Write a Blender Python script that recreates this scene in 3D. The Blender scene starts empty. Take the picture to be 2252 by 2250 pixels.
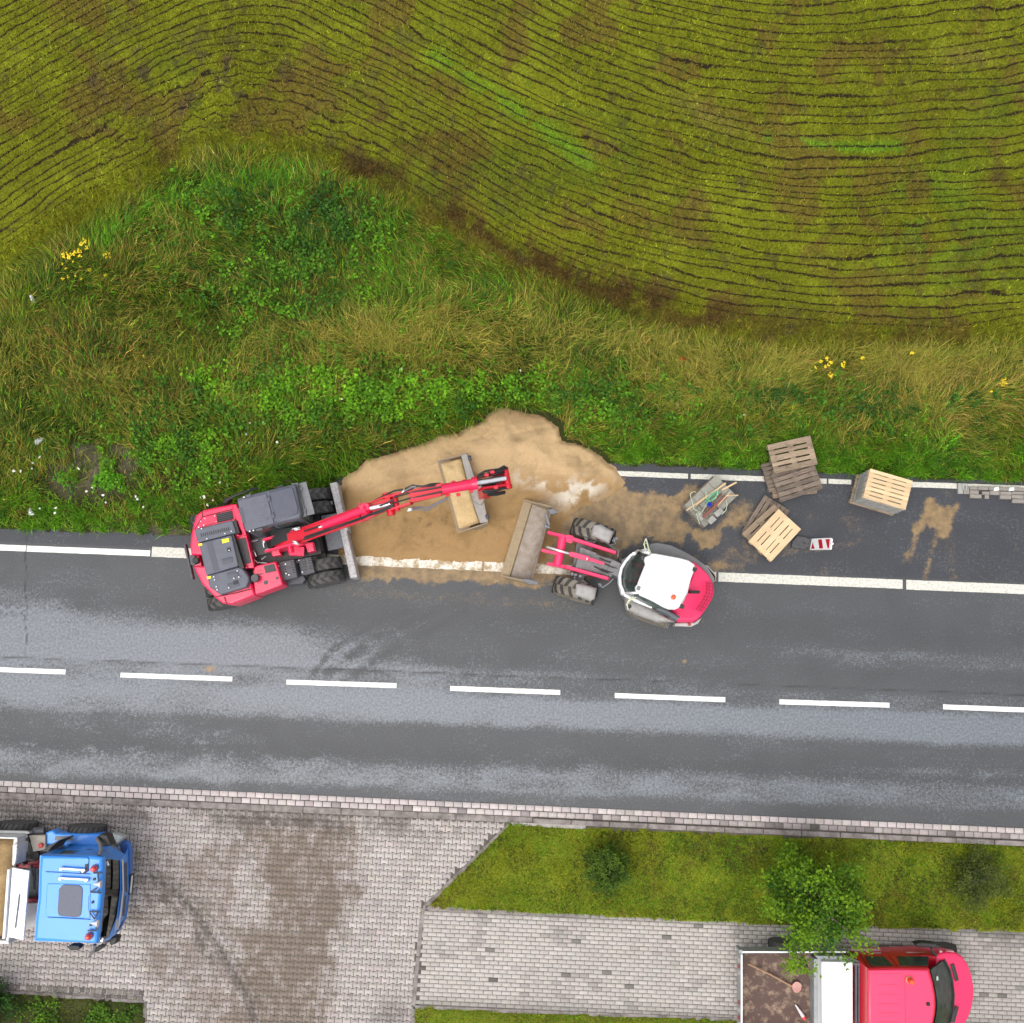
import bpy, bmesh, math, random
import numpy as np
from mathutils import Vector, Matrix

R = math.radians
scene = bpy.context.scene
COL = scene.collection
random.seed(7)
rng = np.random.default_rng(11)

# ------------------------------------------------------------------ camera
F = 2427.0                       # focal length in photo pixels (photo 2252 px wide)
CX, CY = 1126.0, 1125.0
TILT = math.atan(350.0 / F)
H = 29.66
cam_d = bpy.data.cameras.new('camera')
cam = bpy.data.objects.new('camera', cam_d)
COL.objects.link(cam)
cam.location = (0, 0, H)
cam.rotation_euler = (TILT, 0, 0)
cam_d.sensor_fit = 'HORIZONTAL'
cam_d.sensor_width = 36.0
cam_d.lens = 36.0 * F / 2252.0
cam_d.clip_end = 1000
scene.camera = cam
CT, ST = math.cos(TILT), math.sin(TILT)

# ------------------------------------------------------------------ world, sun, exposure
SUN_EL, SUN_AZ = R(70), R(215)
world = bpy.data.worlds.new('World')
scene.world = world
world.use_nodes = True
wn = world.node_tree.nodes
wl = world.node_tree.links
bg = wn['Background']
sky = wn.new('ShaderNodeTexSky')
sky.sky_type = 'NISHITA'
sky.sun_disc = False
sky.sun_elevation = SUN_EL
sky.sun_rotation = SUN_AZ
sky.dust_density = 4.0
sky.air_density = 1.0
sky.ozone_density = 1.0
hs = wn.new('ShaderNodeHueSaturation')
hs.inputs['Saturation'].default_value = 0.22
wl.new(sky.outputs[0], hs.inputs['Color'])
wl.new(hs.outputs[0], bg.inputs['Color'])
bg.inputs['Strength'].default_value = 0.15
sun_d = bpy.data.lights.new('sun', 'SUN')
sun_d.energy = 0.9
sun_d.angle = R(45)
sun_d.color = (1.0, 0.97, 0.92)
sun = bpy.data.objects.new('sun', sun_d)
COL.objects.link(sun)
sdir = Vector((math.sin(SUN_AZ) * math.cos(SUN_EL), math.cos(SUN_AZ) * math.cos(SUN_EL), math.sin(SUN_EL)))
sun.rotation_euler = sdir.to_track_quat('Z', 'Y').to_euler()
sun.location = (0, 0, 60)
scene.view_settings.view_transform = 'Standard'
scene.view_settings.look = 'None'
scene.view_settings.gamma = 1.0
scene.view_settings.exposure = 0.52
scene.cycles.max_bounces = 6

# ------------------------------------------------------------------ measuring: photo point at height z -> place in the world
def Wn(px, py, z=0.0):
    px = np.asarray(px, float); py = np.asarray(py, float)
    xc = (px - CX) / F; yc = -(py - CY) / F
    dy = yc * CT + ST; dz = yc * ST - CT
    t = (np.asarray(z, float) - H) / dz
    return xc * t, dy * t

def W(px, py, z=0.0):
    x, y = Wn(px, py, z)
    return Vector((float(x), float(y), z))

def P(x, y, z=0.0):                # world -> photo pixel
    dx = x; dy = y; dz = z - H
    yc = dy * CT + dz * ST
    zc = -dy * ST + dz * CT
    return CX + F * dx / -zc, CY - F * yc / -zc

def crop(ox, oy, s):
    def f(cx, cy, z=0.0):
        return W(ox + cx / s, oy + cy / s, z)
    return f

E = crop(380, 980, 4.6)
B = crop(700, 860, 3.864)
L = crop(1060, 1060, 3.45)
S = crop(1460, 940, 4.391)
T = crop(0, 1780, 5.676)
K = crop(1580, 1980, 2.875)
Q = crop(1800, 980, 4.274)

# ------------------------------------------------------------------ numpy noise
_tab = np.random.default_rng(3).random((256, 256))
def vnoise(x, y, s, seed=0):
    x = np.asarray(x, float); y = np.asarray(y, float)
    ca, sa = math.cos(seed * 1.7 + 0.6), math.sin(seed * 1.7 + 0.6)
    x, y = (x * ca - y * sa) / s + seed * 17.31, (x * sa + y * ca) / s + seed * 9.77
    xi = np.floor(x).astype(int); yi = np.floor(y).astype(int)
    fx = x - xi; fy = y - yi
    fx = fx * fx * (3 - 2 * fx); fy = fy * fy * (3 - 2 * fy)
    a = _tab[xi & 255, yi & 255]; b = _tab[(xi + 1) & 255, yi & 255]
    c = _tab[xi & 255, (yi + 1) & 255]; d = _tab[(xi + 1) & 255, (yi + 1) & 255]
    return (a * (1 - fx) + b * fx) * (1 - fy) + (c * (1 - fx) + d * fx) * fy

def fbm(x, y, s, seed=0, o=4):
    r = 0; a = 0.5; t = 0
    x = np.asarray(x, float); y = np.asarray(y, float)
    w1 = vnoise(x, y, s * 0.6, seed + 40) - 0.5; w2 = vnoise(x, y, s * 0.6, seed + 41) - 0.5
    x, y = x + w1 * s * 0.9, y + w2 * s * 0.9
    for i in range(o):
        r = r + a * vnoise(x, y, s, seed + i * 3); t += a
        a *= 0.55; s = s / 2.03
    return r / t

def sstep(a, b, x):
    t = np.clip((x - a) / (b - a), 0, 1)
    return t * t * (3 - 2 * t)

def poly_sd(px, py, poly):
    """distance to the outline, positive inside (photo pixels)"""
    px = np.asarray(px, float); py = np.asarray(py, float)
    inside = np.zeros(px.shape, bool); d2 = np.full(px.shape, 1e18)
    n = len(poly)
    for i in range(n):
        x0, y0 = poly[i]; x1, y1 = poly[(i + 1) % n]
        ex, ey = x1 - x0, y1 - y0
        t = np.clip(((px - x0) * ex + (py - y0) * ey) / (ex * ex + ey * ey + 1e-9), 0, 1)
        d2 = np.minimum(d2, (px - x0 - t * ex) ** 2 + (py - y0 - t * ey) ** 2)
        c = ((y0 > py) != (y1 > py))
        with np.errstate(divide='ignore', invalid='ignore'):
            xx = x0 + (py - y0) * ex / (ey if ey != 0 else 1e-9)
        inside ^= c & (px < xx)
    d = np.sqrt(d2)
    return np.where(inside, d, -d)

def seg_d(px, py, pts):
    d2 = np.full(np.shape(px), 1e18)
    for (x0, y0), (x1, y1) in zip(pts[:-1], pts[1:]):
        ex, ey = x1 - x0, y1 - y0
        t = np.clip(((px - x0) * ex + (py - y0) * ey) / (ex * ex + ey * ey + 1e-9), 0, 1)
        d2 = np.minimum(d2, (px - x0 - t * ex) ** 2 + (py - y0 - t * ey) ** 2)
    return np.sqrt(d2)

def blob(px, py, cx, cy, rx, ry, a=0.0):
    c, s = math.cos(R(a)), math.sin(R(a))
    u = (px - cx) * c + (py - cy) * s; v = -(px - cx) * s + (py - cy) * c
    return np.exp(-((u / rx) ** 2 + (v / ry) ** 2))

def curve(pts, smooth=0):
    xs = np.array([p[0] for p in pts], float); ys = np.array([p[1] for p in pts], float)
    g = np.arange(-900, 3200, 4.0)
    v = np.interp(g, xs, ys)
    if smooth:
        k = np.exp(-0.5 * (np.arange(-3 * smooth, 3 * smooth + 1, 4.0) / smooth) ** 2); k /= k.sum()
        n = len(k) // 2
        v = np.convolve(np.pad(v, n, mode='edge'), k, mode='same')[n:-n]
    return lambda x: np.interp(x, g, v)

# ------------------------------------------------------------------ mesh builder
class MB:
    def __init__(s):
        s.v = []; s.f = []
    def add(s, vs, fs):
        o = len(s.v)
        s.v += [Vector(v) for v in vs]
        s.f += [tuple(o + i for i in f) for f in fs]
        return s
    # outline given by 3D points of its TOP edge; walls go straight down to z0 (or by thick); rounded top rim of width bev
    def slab(s, top, z0=None, thick=None, bev=0.0, seg=3, flare=0.0):
        n = len(top)
        top = [Vector(p) for p in top]
        a = sum(top[i].x * top[(i + 1) % n].y - top[(i + 1) % n].x * top[i].y for i in range(n))
        if a < 0: top = top[::-1]
        # points of a corner that the rounded rim would fold over are merged first
        go = bev > 0
        while go and len(top) > 4:
            go = False
            n = len(top); tn = []
            for i in range(n):
                e1 = (top[i] - top[i - 1]).to_2d(); e2 = (top[(i + 1) % n] - top[i]).to_2d()
                g_ = math.atan2(e1.x * e2.y - e1.y * e2.x, e1.dot(e2))
                tn.append(math.tan(max(0.0, min(2.6, g_)) / 2))
            for i in range(n):
                j = (i + 1) % n
                if (top[j] - top[i]).to_2d().length < bev * (tn[i] + tn[j]) * 1.05:
                    m_ = (top[i] + top[j]) / 2
                    top[i] = m_; del top[j]
                    go = True
                    break
        n = len(top)
        nrm = []
        for i in range(n):
            p, q, r = top[i - 1], top[i], top[(i + 1) % n]
            e1 = Vector((q.x - p.x, q.y - p.y)); e2 = Vector((r.x - q.x, r.y - q.y))
            n1 = Vector((-e1.y, e1.x)).normalized() if e1.length > 1e-7 else Vector((0, 0))
            n2 = Vector((-e2.y, e2.x)).normalized() if e2.length > 1e-7 else Vector((0, 0))
            m = n1 + n2
            if m.length < 1e-5: m = n1
            m.normalize()
            k = 1.0 / max(0.45, m.dot(n1))
            nrm.append(m * k)
        rings = []
        bot = [Vector((p.x - nrm[i].x * flare, p.y - nrm[i].y * flare, (z0 if z0 is not None else p.z - thick))) for i, p in enumerate(top)]
        rings.append(bot)
        if bev > 0:
            for j in range(seg + 1):
                t = j / seg * math.pi / 2
                ins = bev * (1 - math.cos(t)); dr = bev * (1 - math.sin(t))
                rings.append([Vector((p.x + nrm[i].x * ins, p.y + nrm[i].y * ins, p.z - dr)) for i, p in enumerate(top)])
        else:
            rings.append(top)
        vs = [v for r in rings for v in r]
        fs = []
        for k in range(len(rings) - 1):
            for i in range(n):
                j = (i + 1) % n
                fs.append((k * n + i, k * n + j, (k + 1) * n + j, (k + 1) * n + i))
        fs.append(tuple(range((len(rings) - 1) * n, len(rings) * n)))
        fs.append(tuple(range(n - 1, -1, -1)))
        return s.add(vs, fs)
    def box(s, c, d, rz=0.0, M=None):
        hx, hy, hz = d[0] / 2, d[1] / 2, d[2] / 2
        vs = [Vector((x, y, z)) for z in (-hz, hz) for x, y in ((-hx, -hy), (hx, -hy), (hx, hy), (-hx, hy))]
        m = (M if M is not None else Matrix.Rotation(rz, 3, 'Z'))
        vs = [m @ v + Vector(c) for v in vs]
        return s.add(vs, [(0, 3, 2, 1), (4, 5, 6, 7), (0, 1, 5, 4), (1, 2, 6, 5), (2, 3, 7, 6), (3, 0, 4, 7)])
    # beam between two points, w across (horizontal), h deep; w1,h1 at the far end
    def bar(s, p0, p1, w, h, w1=None, h1=None, up=(0, 0, 1)):
        p0, p1 = Vector(p0), Vector(p1)
        w1 = w if w1 is None else w1; h1 = h if h1 is None else h1
        d = (p1 - p0).normalized()
        side = d.cross(Vector(up))
        if side.length < 1e-4: side = d.cross(Vector((0, 1, 0)))
        side.normalize(); u = side.cross(d)
        vs = []
        for p, ww, hh in ((p0, w, h), (p1, w1, h1)):
            vs += [p - side * ww / 2 - u * hh / 2, p + side * ww / 2 - u * hh / 2, p + side * ww / 2 + u * hh / 2, p - side * ww / 2 + u * hh / 2]
        return s.add(vs, [(0, 1, 2, 3), (7, 6, 5, 4), (0, 4, 5, 1), (1, 5, 6, 2), (2, 6, 7, 3), (3, 7, 4, 0)])
    def tube(s, pts, r, n=8, r1=None):
        pts = [Vector(p) for p in pts]
        m = len(pts); o = len(s.v)
        up = Vector((0, 0, 1))
        for k, p in enumerate(pts):
            d = (pts[min(k + 1, m - 1)] - pts[max(k - 1, 0)])
            d = d.normalized() if d.length > 1e-9 else Vector((1, 0, 0))
            a = d.cross(up)
            if a.length < 0.05: a = d.cross(Vector((0, 1, 0)))
            a.normalize(); b = a.cross(d)
            rr = r if r1 is None else r + (r1 - r) * k / max(1, m - 1)
            for i in range(n):
                t = 2 * math.pi * i / n
                s.v.append(p + a * (rr * math.cos(t)) + b * (rr * math.sin(t)))
        for k in range(m - 1):
            for i in range(n):
                j = (i + 1) % n
                s.f.append((o + k * n + i, o + k * n + j, o + (k + 1) * n + j, o + (k + 1) * n + i))
        s.f.append(tuple(o + i for i in range(n - 1, -1, -1)))
        s.f.append(tuple(o + (m - 1) * n + i for i in range(n)))
        return s
    # body of revolution about axis through c; prof = [(t along axis, radius)]
    def rev(s, c, axis, prof, n=24):
        c = Vector(c); ax = Vector(axis).normalized()
        a = ax.cross(Vector((0, 0, 1)))
        if a.length < 0.05: a = Vector((1, 0, 0))
        a.normalize(); b = a.cross(ax)
        o = len(s.v); m = len(prof)
        for t, r in prof:
            for i in range(n):
                g = 2 * math.pi * i / n
                s.v.append(c + ax * t + (a * math.cos(g) + b * math.sin(g)) * max(r, 1e-4))
        for k in range(m - 1):
            for i in range(n):
                j = (i + 1) % n
                s.f.append((o + k * n + i, o + k * n + j, o + (k + 1) * n + j, o + (k + 1) * n + i))
        s.f.append(tuple(o + i for i in range(n - 1, -1, -1)))
        s.f.append(tuple(o + (m - 1) * n + i for i in range(n)))
        return s
    def quad(s, a, b, c, d):
        return s.add([a, b, c, d], [(0, 1, 2, 3)])
    # a thin panel with thickness t below it, following 3D points
    def panel(s, pts, t=0.012):
        pts = [Vector(p) for p in pts]
        n = len(pts)
        nn = Vector((0, 0, 0))
        for i in range(n):
            p, q = pts[i], pts[(i + 1) % n]
            nn += Vector(((p.y - q.y) * (p.z + q.z), (p.z - q.z) * (p.x + q.x), (p.x - q.x) * (p.y + q.y)))
        nn.normalize()
        if nn.z < 0: nn = -nn
        vs = pts + [p - nn * t for p in pts]
        fs = [tuple(range(n)), tuple(range(2 * n - 1, n - 1, -1))] + [(i, i + n, (i + 1) % n + n, (i + 1) % n) for i in range(n)]
        return s.add(vs, fs)
    def islands(s):
        p = list(range(len(s.v)))
        def fd(i):
            while p[i] != i:
                p[i] = p[p[i]]; i = p[i]
            return i
        for f in s.f:
            a = fd(f[0])
            for j in f[1:]: p[fd(j)] = a
        out = {}
        for f in s.f: out.setdefault(fd(f[0]), []).append(f)
        res = []
        for fs in out.values():
            ids = sorted({i for f in fs for i in f}); mp = {i: k for k, i in enumerate(ids)}
            m = MB(); m.v = [s.v[i] for i in ids]; m.f = [tuple(mp[i] for i in f) for f in fs]
            res.append(m)
        return res
    # one object per separate piece
    def pieces(s, name, mat, parent=None, **kw):
        return [m.build(name, mat, parent, **kw) for m in s.islands()]
    def build(s, name, mat, parent=None, origin=None, smooth=True, ang=35, bevel=0.0, segs=2):
        me = bpy.data.meshes.new(name)
        if origin is None:
            origin = ORG.get(parent.name, Vector((0, 0, 0))) if parent is not None else Vector((0, 0, 0))
        me.from_pydata([tuple(v - origin) for v in s.v], [], s.f)
        bm = bmesh.new(); bm.from_mesh(me)
        bmesh.ops.recalc_face_normals(bm, faces=bm.faces)
        if bevel > 0:
            es = [e for e in bm.edges if len(e.link_faces) == 2 and e.calc_face_angle(0) > 0.6]
            if es:
                bmesh.ops.bevel(bm, geom=es, offset=bevel, segments=segs, affect='EDGES', clamp_overlap=True)
        bm.to_mesh(me); bm.free()
        if smooth:
            me.shade_smooth()
            me.set_sharp_from_angle(angle=R(ang))
            for p_ in me.polygons:
                if p_.loop_total > 4: p_.use_smooth = False
        me.materials.append(mat)
        o = bpy.data.objects.new(name, me)
        COL.objects.link(o)
        if parent is not None:
            o.parent = parent
            ORG[o.name] = origin
        else:
            o.location = origin
        return o

ORG = {}
def thing(name, label, cat, loc, group=None):
    o = bpy.data.objects.new(name, None)
    o.empty_display_size = 0.3
    COL.objects.link(o)
    o.location = loc
    ORG[o.name] = Vector(loc)
    o['label'] = label; o['category'] = cat
    if group: o['group'] = group
    return o

def tag(o, label, cat, group=None, kind=None):
    if label: o['label'] = label
    if cat: o['category'] = cat
    if group: o['group'] = group
    if kind: o['kind'] = kind
    return o

def struct(o):
    o['kind'] = 'structure'
    return o

def np_mesh(name, V, faces, mat, attrs=None, cols=None, smooth=False):
    """V (n,3); faces (m,k) int array, k fixed"""
    me = bpy.data.meshes.new(name)
    V = np.ascontiguousarray(V, np.float32); faces = np.ascontiguousarray(faces, np.int32)
    m, k = faces.shape
    me.vertices.add(len(V)); me.vertices.foreach_set('co', V.ravel())
    me.loops.add(m * k); me.loops.foreach_set('vertex_index', faces.ravel())
    me.polygons.add(m)
    me.polygons.foreach_set('loop_start', np.arange(0, m * k, k, dtype=np.int32))
    me.polygons.foreach_set('loop_total', np.full(m, k, np.int32))
    if smooth:
        me.polygons.foreach_set('use_smooth', np.ones(m, bool))
    me.update(calc_edges=True)
    if cols is not None:
        ca = me.color_attributes.new('Col', 'FLOAT_COLOR', 'POINT')
        c4 = np.ones((len(V), 4), np.float32); c4[:, :3] = cols
        ca.data.foreach_set('color', c4.ravel())
    for kk, vv in (attrs or {}).items():
        at = me.attributes.new(kk, 'FLOAT', 'POINT')
        at.data.foreach_set('value', np.ascontiguousarray(vv, np.float32))
    me.materials.append(mat)
    o = bpy.data.objects.new(name, me)
    COL.objects.link(o)
    return o

def grid(x0, x1, y0, y1, step):
    xs = np.arange(x0, x1 + step, step); ys = np.arange(y0, y1 + step, step)
    X, Y = np.meshgrid(xs, ys)
    ny, nx = X.shape
    i = np.arange(ny - 1)[:, None] * nx + np.arange(nx - 1)[None, :]
    i = i.ravel()
    Fc = np.stack([i, i + 1, i + nx + 1, i + nx], 1)
    return X.ravel(), Y.ravel(), Fc

# ------------------------------------------------------------------ materials
def mat(name, col, rough=0.6, metal=0.0, col2=None, nscale=3.0, namt=1.0, bump=0.0, bscale=60.0, spec=0.5, coat=0.0, alpha=None, contrast=(0.35, 0.65)):
    m = bpy.data.materials.new(name); m.use_nodes = True
    nt = m.node_tree; b = nt.nodes['Principled BSDF']
    b.inputs['Roughness'].default_value = rough
    b.inputs['Metallic'].default_value = metal
    b.inputs['Specular IOR Level'].default_value = spec
    b.inputs['Coat Weight'].default_value = coat
    b.inputs['Base Color'].default_value = (*col, 1)
    tc = nt.nodes.new('ShaderNodeNewGeometry')
    if col2 is not None:
        n = nt.nodes.new('ShaderNodeTexNoise'); n.inputs['Scale'].default_value = nscale; n.inputs['Detail'].default_value = 7; n.inputs['Roughness'].default_value = 0.65
        nt.links.new(tc.outputs['Position'], n.inputs['Vector'])
        mr = nt.nodes.new('ShaderNodeMapRange'); mr.inputs[1].default_value = contrast[0]; mr.inputs[2].default_value = contrast[1]; mr.inputs[4].default_value = namt
        nt.links.new(n.outputs[0], mr.inputs[0])
        mx = nt.nodes.new('ShaderNodeMix'); mx.data_type = 'RGBA'
        mx.inputs[6].default_value = (*col, 1); mx.inputs[7].default_value = (*col2, 1)
        nt.links.new(mr.outputs[0], mx.inputs[0]); nt.links.new(mx.outputs[2], b.inputs['Base Color'])
    if bump:
        n2 = nt.nodes.new('ShaderNodeTexNoise'); n2.inputs['Scale'].default_value = bscale; n2.inputs['Detail'].default_value = 4
        nt.links.new(tc.outputs['Position'], n2.inputs['Vector'])
        bp = nt.nodes.new('ShaderNodeBump'); bp.inputs['Strength'].default_value = bump; bp.inputs['Distance'].default_value = 0.02
        nt.links.new(n2.outputs[0], bp.inputs['Height']); nt.links.new(bp.outputs[0], b.inputs['Normal'])
    return m

def nodes_of(name):
    m = bpy.data.materials.new(name); m.use_nodes = True
    nt = m.node_tree
    return m, nt, nt.nodes['Principled BSDF'], nt.nodes.new('ShaderNodeNewGeometry')

def N(nt, kind, ins=None, **kw):
    n = nt.nodes.new(kind)
    for k, v in kw.items(): setattr(n, k, v)
    for k, v in (ins or {}).items():
        if hasattr(v, 'is_linked') or isinstance(v, bpy.types.NodeSocket): nt.links.new(v, n.inputs[k])
        else: n.inputs[k].default_value = v
    return n

def math_n(nt, op, a, b=None, clamp=False):
    n = nt.nodes.new('ShaderNodeMath'); n.operation = op; n.use_clamp = clamp
    for i, v in enumerate((a, b)):
        if v is None: continue
        if isinstance(v, bpy.types.NodeSocket): nt.links.new(v, n.inputs[i])
        else: n.inputs[i].default_value = v
    return n.outputs[0]

def noise_n(nt, vec, scale, detail=6, rough=0.6):
    n = nt.nodes.new('ShaderNodeTexNoise')
    n.inputs['Scale'].default_value = scale; n.inputs['Detail'].default_value = detail; n.inputs['Roughness'].default_value = rough
    nt.links.new(vec, n.inputs['Vector'])
    return n.outputs[0]

def ramp01(nt, v, a, b):
    n = nt.nodes.new('ShaderNodeMapRange'); n.interpolation_type = 'SMOOTHSTEP'
    n.inputs[1].default_value = a; n.inputs[2].default_value = b
    nt.links.new(v, n.inputs[0])
    return n.outputs[0]

def mix_c(nt, fac, a, b, blend='MIX'):
    n = nt.nodes.new('ShaderNodeMix'); n.data_type = 'RGBA'; n.blend_type = blend
    for sock, v in ((0, fac), (6, a), (7, b)):
        if isinstance(v, bpy.types.NodeSocket): nt.links.new(v, n.inputs[sock])
        elif sock == 0: n.inputs[0].default_value = v
        else: n.inputs[sock].default_value = (*v, 1) if len(v) == 3 else v
    return n.outputs[2]

def attr_n(nt, name, out='Fac'):
    n = nt.nodes.new('ShaderNodeAttribute'); n.attribute_name = name
    return n.outputs[out]

def bump_n(nt, h, strength, dist, bsdf):
    bp = nt.nodes.new('ShaderNodeBump'); bp.inputs['Strength'].default_value = strength; bp.inputs['Distance'].default_value = dist
    nt.links.new(h, bp.inputs['Height']); nt.links.new(bp.outputs[0], bsdf.inputs['Normal'])

def mat_vcol(name, rough=0.9, amt=0.35, scale=40.0, bump=0.3, bscale=80.0, dist=0.02, spec=0.3):
    m, nt, b, g = nodes_of(name)
    c = attr_n(nt, 'Col', 'Color')
    n = noise_n(nt, g.outputs['Position'], scale, 8, 0.7)
    f = N(nt, 'ShaderNodeMapRange', {0: n, 1: 0.3, 2: 0.7, 3: 1 - amt, 4: 1 + amt}).outputs[0]
    sc = N(nt, 'ShaderNodeVectorMath', {0: c}, operation='SCALE')
    nt.links.new(f, sc.inputs['Scale'])
    nt.links.new(sc.outputs[0], b.inputs['Base Color'])
    b.inputs['Roughness'].default_value = rough
    b.inputs['Specular IOR Level'].default_value = spec
    if bump: bump_n(nt, noise_n(nt, g.outputs['Position'], bscale, 5, 0.6), bump, dist, b)
    return m

def mat_leaf(name, amt=0.25, trans=0.3):
    m, nt, b, g = nodes_of(name)
    c = attr_n(nt, 'Col', 'Color')
    b.inputs['Roughness'].default_value = 0.65
    b.inputs['Specular IOR Level'].default_value = 0.2
    nt.links.new(c, b.inputs['Base Color'])
    tr = nt.nodes.new('ShaderNodeBsdfTranslucent'); nt.links.new(c, tr.inputs['Color'])
    mx = nt.nodes.new('ShaderNodeMixShader'); mx.inputs[0].default_value = trans
    nt.links.new(b.outputs[0], mx.inputs[1]); nt.links.new(tr.outputs[0], mx.inputs[2])
    nt.links.new(mx.outputs[0], nt.nodes['Material Output'].inputs['Surface'])
    return m
# ================================================================== SETTING
ROADDIR = (W(2252, 1820) - W(0, 1715)).normalized()
RA = math.atan2(ROADDIR.y, ROADDIR.x)

# field / verge boundary and road edge, photo pixels
fb = curve([(-400, 760), (-100, 660), (0, 610), (100, 545), (200, 490), (300, 425), (380, 372), (455, 338), (525, 330), (642, 345), (729, 375),
            (800, 410), (900, 470), (1000, 530), (1126, 590), (1250, 655), (1400, 715), (1550, 752), (1709, 770), (2059, 775), (2252, 760), (2700, 745)], 14)
base0 = curve([(-600, 950), (-300, 752), (0, 554), (146, 455), (292, 373), (380, 322), (455, 290), (525, 280), (642, 297), (729, 336), (846, 385), (992, 461), (1126, 533),
               (1243, 589), (1359, 632), (1534, 677), (1709, 706), (1855, 720), (2059, 723), (2252, 711), (2600, 680)], 16)
base1 = curve([(-600, 880), (-300, 700), (0, 545), (146, 465), (292, 388), (380, 345), (455, 308), (525, 290), (642, 300), (729, 330), (846, 385), (992, 461), (1126, 533),
               (1243, 592), (1359, 640), (1534, 690), (1709, 716), (1800, 722), (1900, 718), (2059, 705), (2252, 680), (2600, 630)], 90)
redge = curve([(-400, 1146), (0, 1166), (250, 1175), (408, 1181), (520, 1140), (640, 1092), (720, 1075), (760, 1046), (1340, 1024), (1460, 1027), (1800, 1043), (2024, 1054), (2252, 1063), (2700, 1080)], 8)

SAND = [(735, 1180), (745, 1120), (749, 1075), (757, 1046), (785, 1028), (803, 1005), (845, 997), (881, 982), (933, 966), (974, 950), (1005, 948), (1010, 938), (1057, 922), (1070, 904), (1104, 888),
        (1150, 898), (1200, 909), (1235, 932), (1238, 965), (1282, 973), (1329, 1002), (1358, 1031), (1375, 1061), (1345, 1085), (1300, 1105), (1255, 1130), (1225, 1175), (1200, 1235), (1100, 1238),
        (940, 1232), (783, 1223), (745, 1218)]
FILM = [(745, 1200), (760, 1050), (1360, 1040), (1385, 1068), (1440, 1075), (1480, 1085), (1500, 1065), (1535, 1055), (1548, 1080), (1500, 1120), (1490, 1150), (1540, 1175), (1600, 1130), (1645, 1120), (1650, 1142), (1600, 1165),
        (1585, 1205), (1545, 1205), (1520, 1165), (1490, 1190), (1400, 1190), (1350, 1250), (1180, 1300), (1000, 1290), (770, 1275)]

ISLAND = [(1122, 1808), (1290, 1822), (1668, 1838), (2252, 1859), (2700, 1874), (2700, 2068), (2252, 2050), (1668, 2033), (1126, 2007), (936, 1997)]
BOTTOM = [(909, 2213), (1126, 2225), (1621, 2242), (2700, 2283), (2700, 2560), (905, 2560)]
BED = [(-400, 2160), (0, 2178), (58, 2186), (319, 2205), (312, 2560), (-400, 2560)]

# ------------------------------------------------------------------ base ground sheet
m_soil = mat('rough grass', (0.120, 0.125, 0.016), 0.95, col2=(0.075, 0.105, 0.016), nscale=0.8)
g = MB().quad((-300, -300, -0.14), (300, -300, -0.14), (300, 300, -0.14), (-300, 300, -0.14))
struct(g.build('ground', m_soil, smooth=False))

# ------------------------------------------------------------------ field
def field_u(px, py):
    s0 = base0(px) - py
    t = np.clip(s0 / 520.0, 0, 1)
    b = base0(px) * (1 - t) + base1(px) * t
    hump = blob(px, py, 480, 250, 260, 130)
    jit = (fbm(px, py, 46, 2, 3) - 0.5) * (7 + 38 * hump) + (fbm(px, py, 160, 5, 2) - 0.5) * 10 + (fbm(px, py, 15, 8, 2) - 0.5) * (2.5 + 9 * hump)
    bunch = (fbm(px / 7.0, s0, 40, 9, 2) - 0.5) * 14 + (fbm(px / 4.0, s0, 90, 13, 2) - 0.5) * 34
    return (b - py + jit + bunch) / 20.5, s0

def field_col(px, py):
    n1 = fbm(px, py, 170, 21); n2 = fbm(px, py, 45, 22); n3 = fbm(px, py, 12, 23, 3)
    c = np.array([0.185, 0.200, 0.011])[None] * np.ones((len(px), 1))
    def mixin(col, w):
        nonlocal c
        w = np.clip(w, 0, 1)[:, None]
        c = c * (1 - w) + np.array(col)[None] * w
    mixin((0.245, 0.270, 0.016), sstep(0.5, 0.72, n2) * 0.7)
    mixin((0.125, 0.160, 0.012), sstep(0.52, 0.75, n1) * 0.7)
    mixin((0.170, 0.120, 0.024), sstep(0.52, 0.70, fbm(px, py, 90, 31)) * 0.75)
    edge = py - base0(px)
    mixin((0.105, 0.066, 0.017), sstep(-75, 0, edge) * (1 - sstep(20, 60, edge)) * sstep(0.38, 0.6, n2) * sstep(650, 800, px) * (1 - 0.6 * sstep(1500, 1900, px)))
    mixin((0.110, 0.070, 0.020), blob(px, py, 900, 300, 260, 60, 32) * sstep(0.42, 0.6, n2) * 0.8)
    mixin((0.100, 0.060, 0.018), blob(px, py, 1350, 690, 170, 45, 22) * 0.75)
    mixin((0.085, 0.060, 0.040), blob(px, py, 460, 170, 330, 120) * sstep(0.55, 0.72, fbm(px, py, 28, 41)) * 0.8)
    mixin((0.080, 0.060, 0.035), sstep(0.66, 0.76, fbm(px, py, 22, 43)) * 0.5)
    mixin((0.110, 0.215, 0.014), blob(px, py, 2050, 480, 130, 150) * sstep(0.4, 0.65, n2) * 0.55)
    st1 = np.exp(-(seg_d(px, py, [(955, 125), (1060, 190), (1180, 270), (1300, 365)]) / 20) ** 2)
    st2 = np.exp(-(seg_d(px, py, [(1690, 303), (1790, 318), (1880, 326), (1985, 322)]) / 12) ** 2)
    mixin((0.135, 0.310, 0.016), np.maximum(st1 * 0.55, st2 * 0.8) * sstep(0.25, 0.5, n2))
    mixin((0.23, 0.19, 0.045), blob(px, py, 1560, 255, 90, 26, 28) * 0.6 + blob(px, py, 2120, 125, 60, 22) * 0.6)
    mixin((0.05, 0.09, 0.012), sstep(0.6, 0.8, n3) * 0.35)
    v = 0.82 + 0.36 * fbm(px, py, 110, 51)
    return c * v[:, None]

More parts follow.
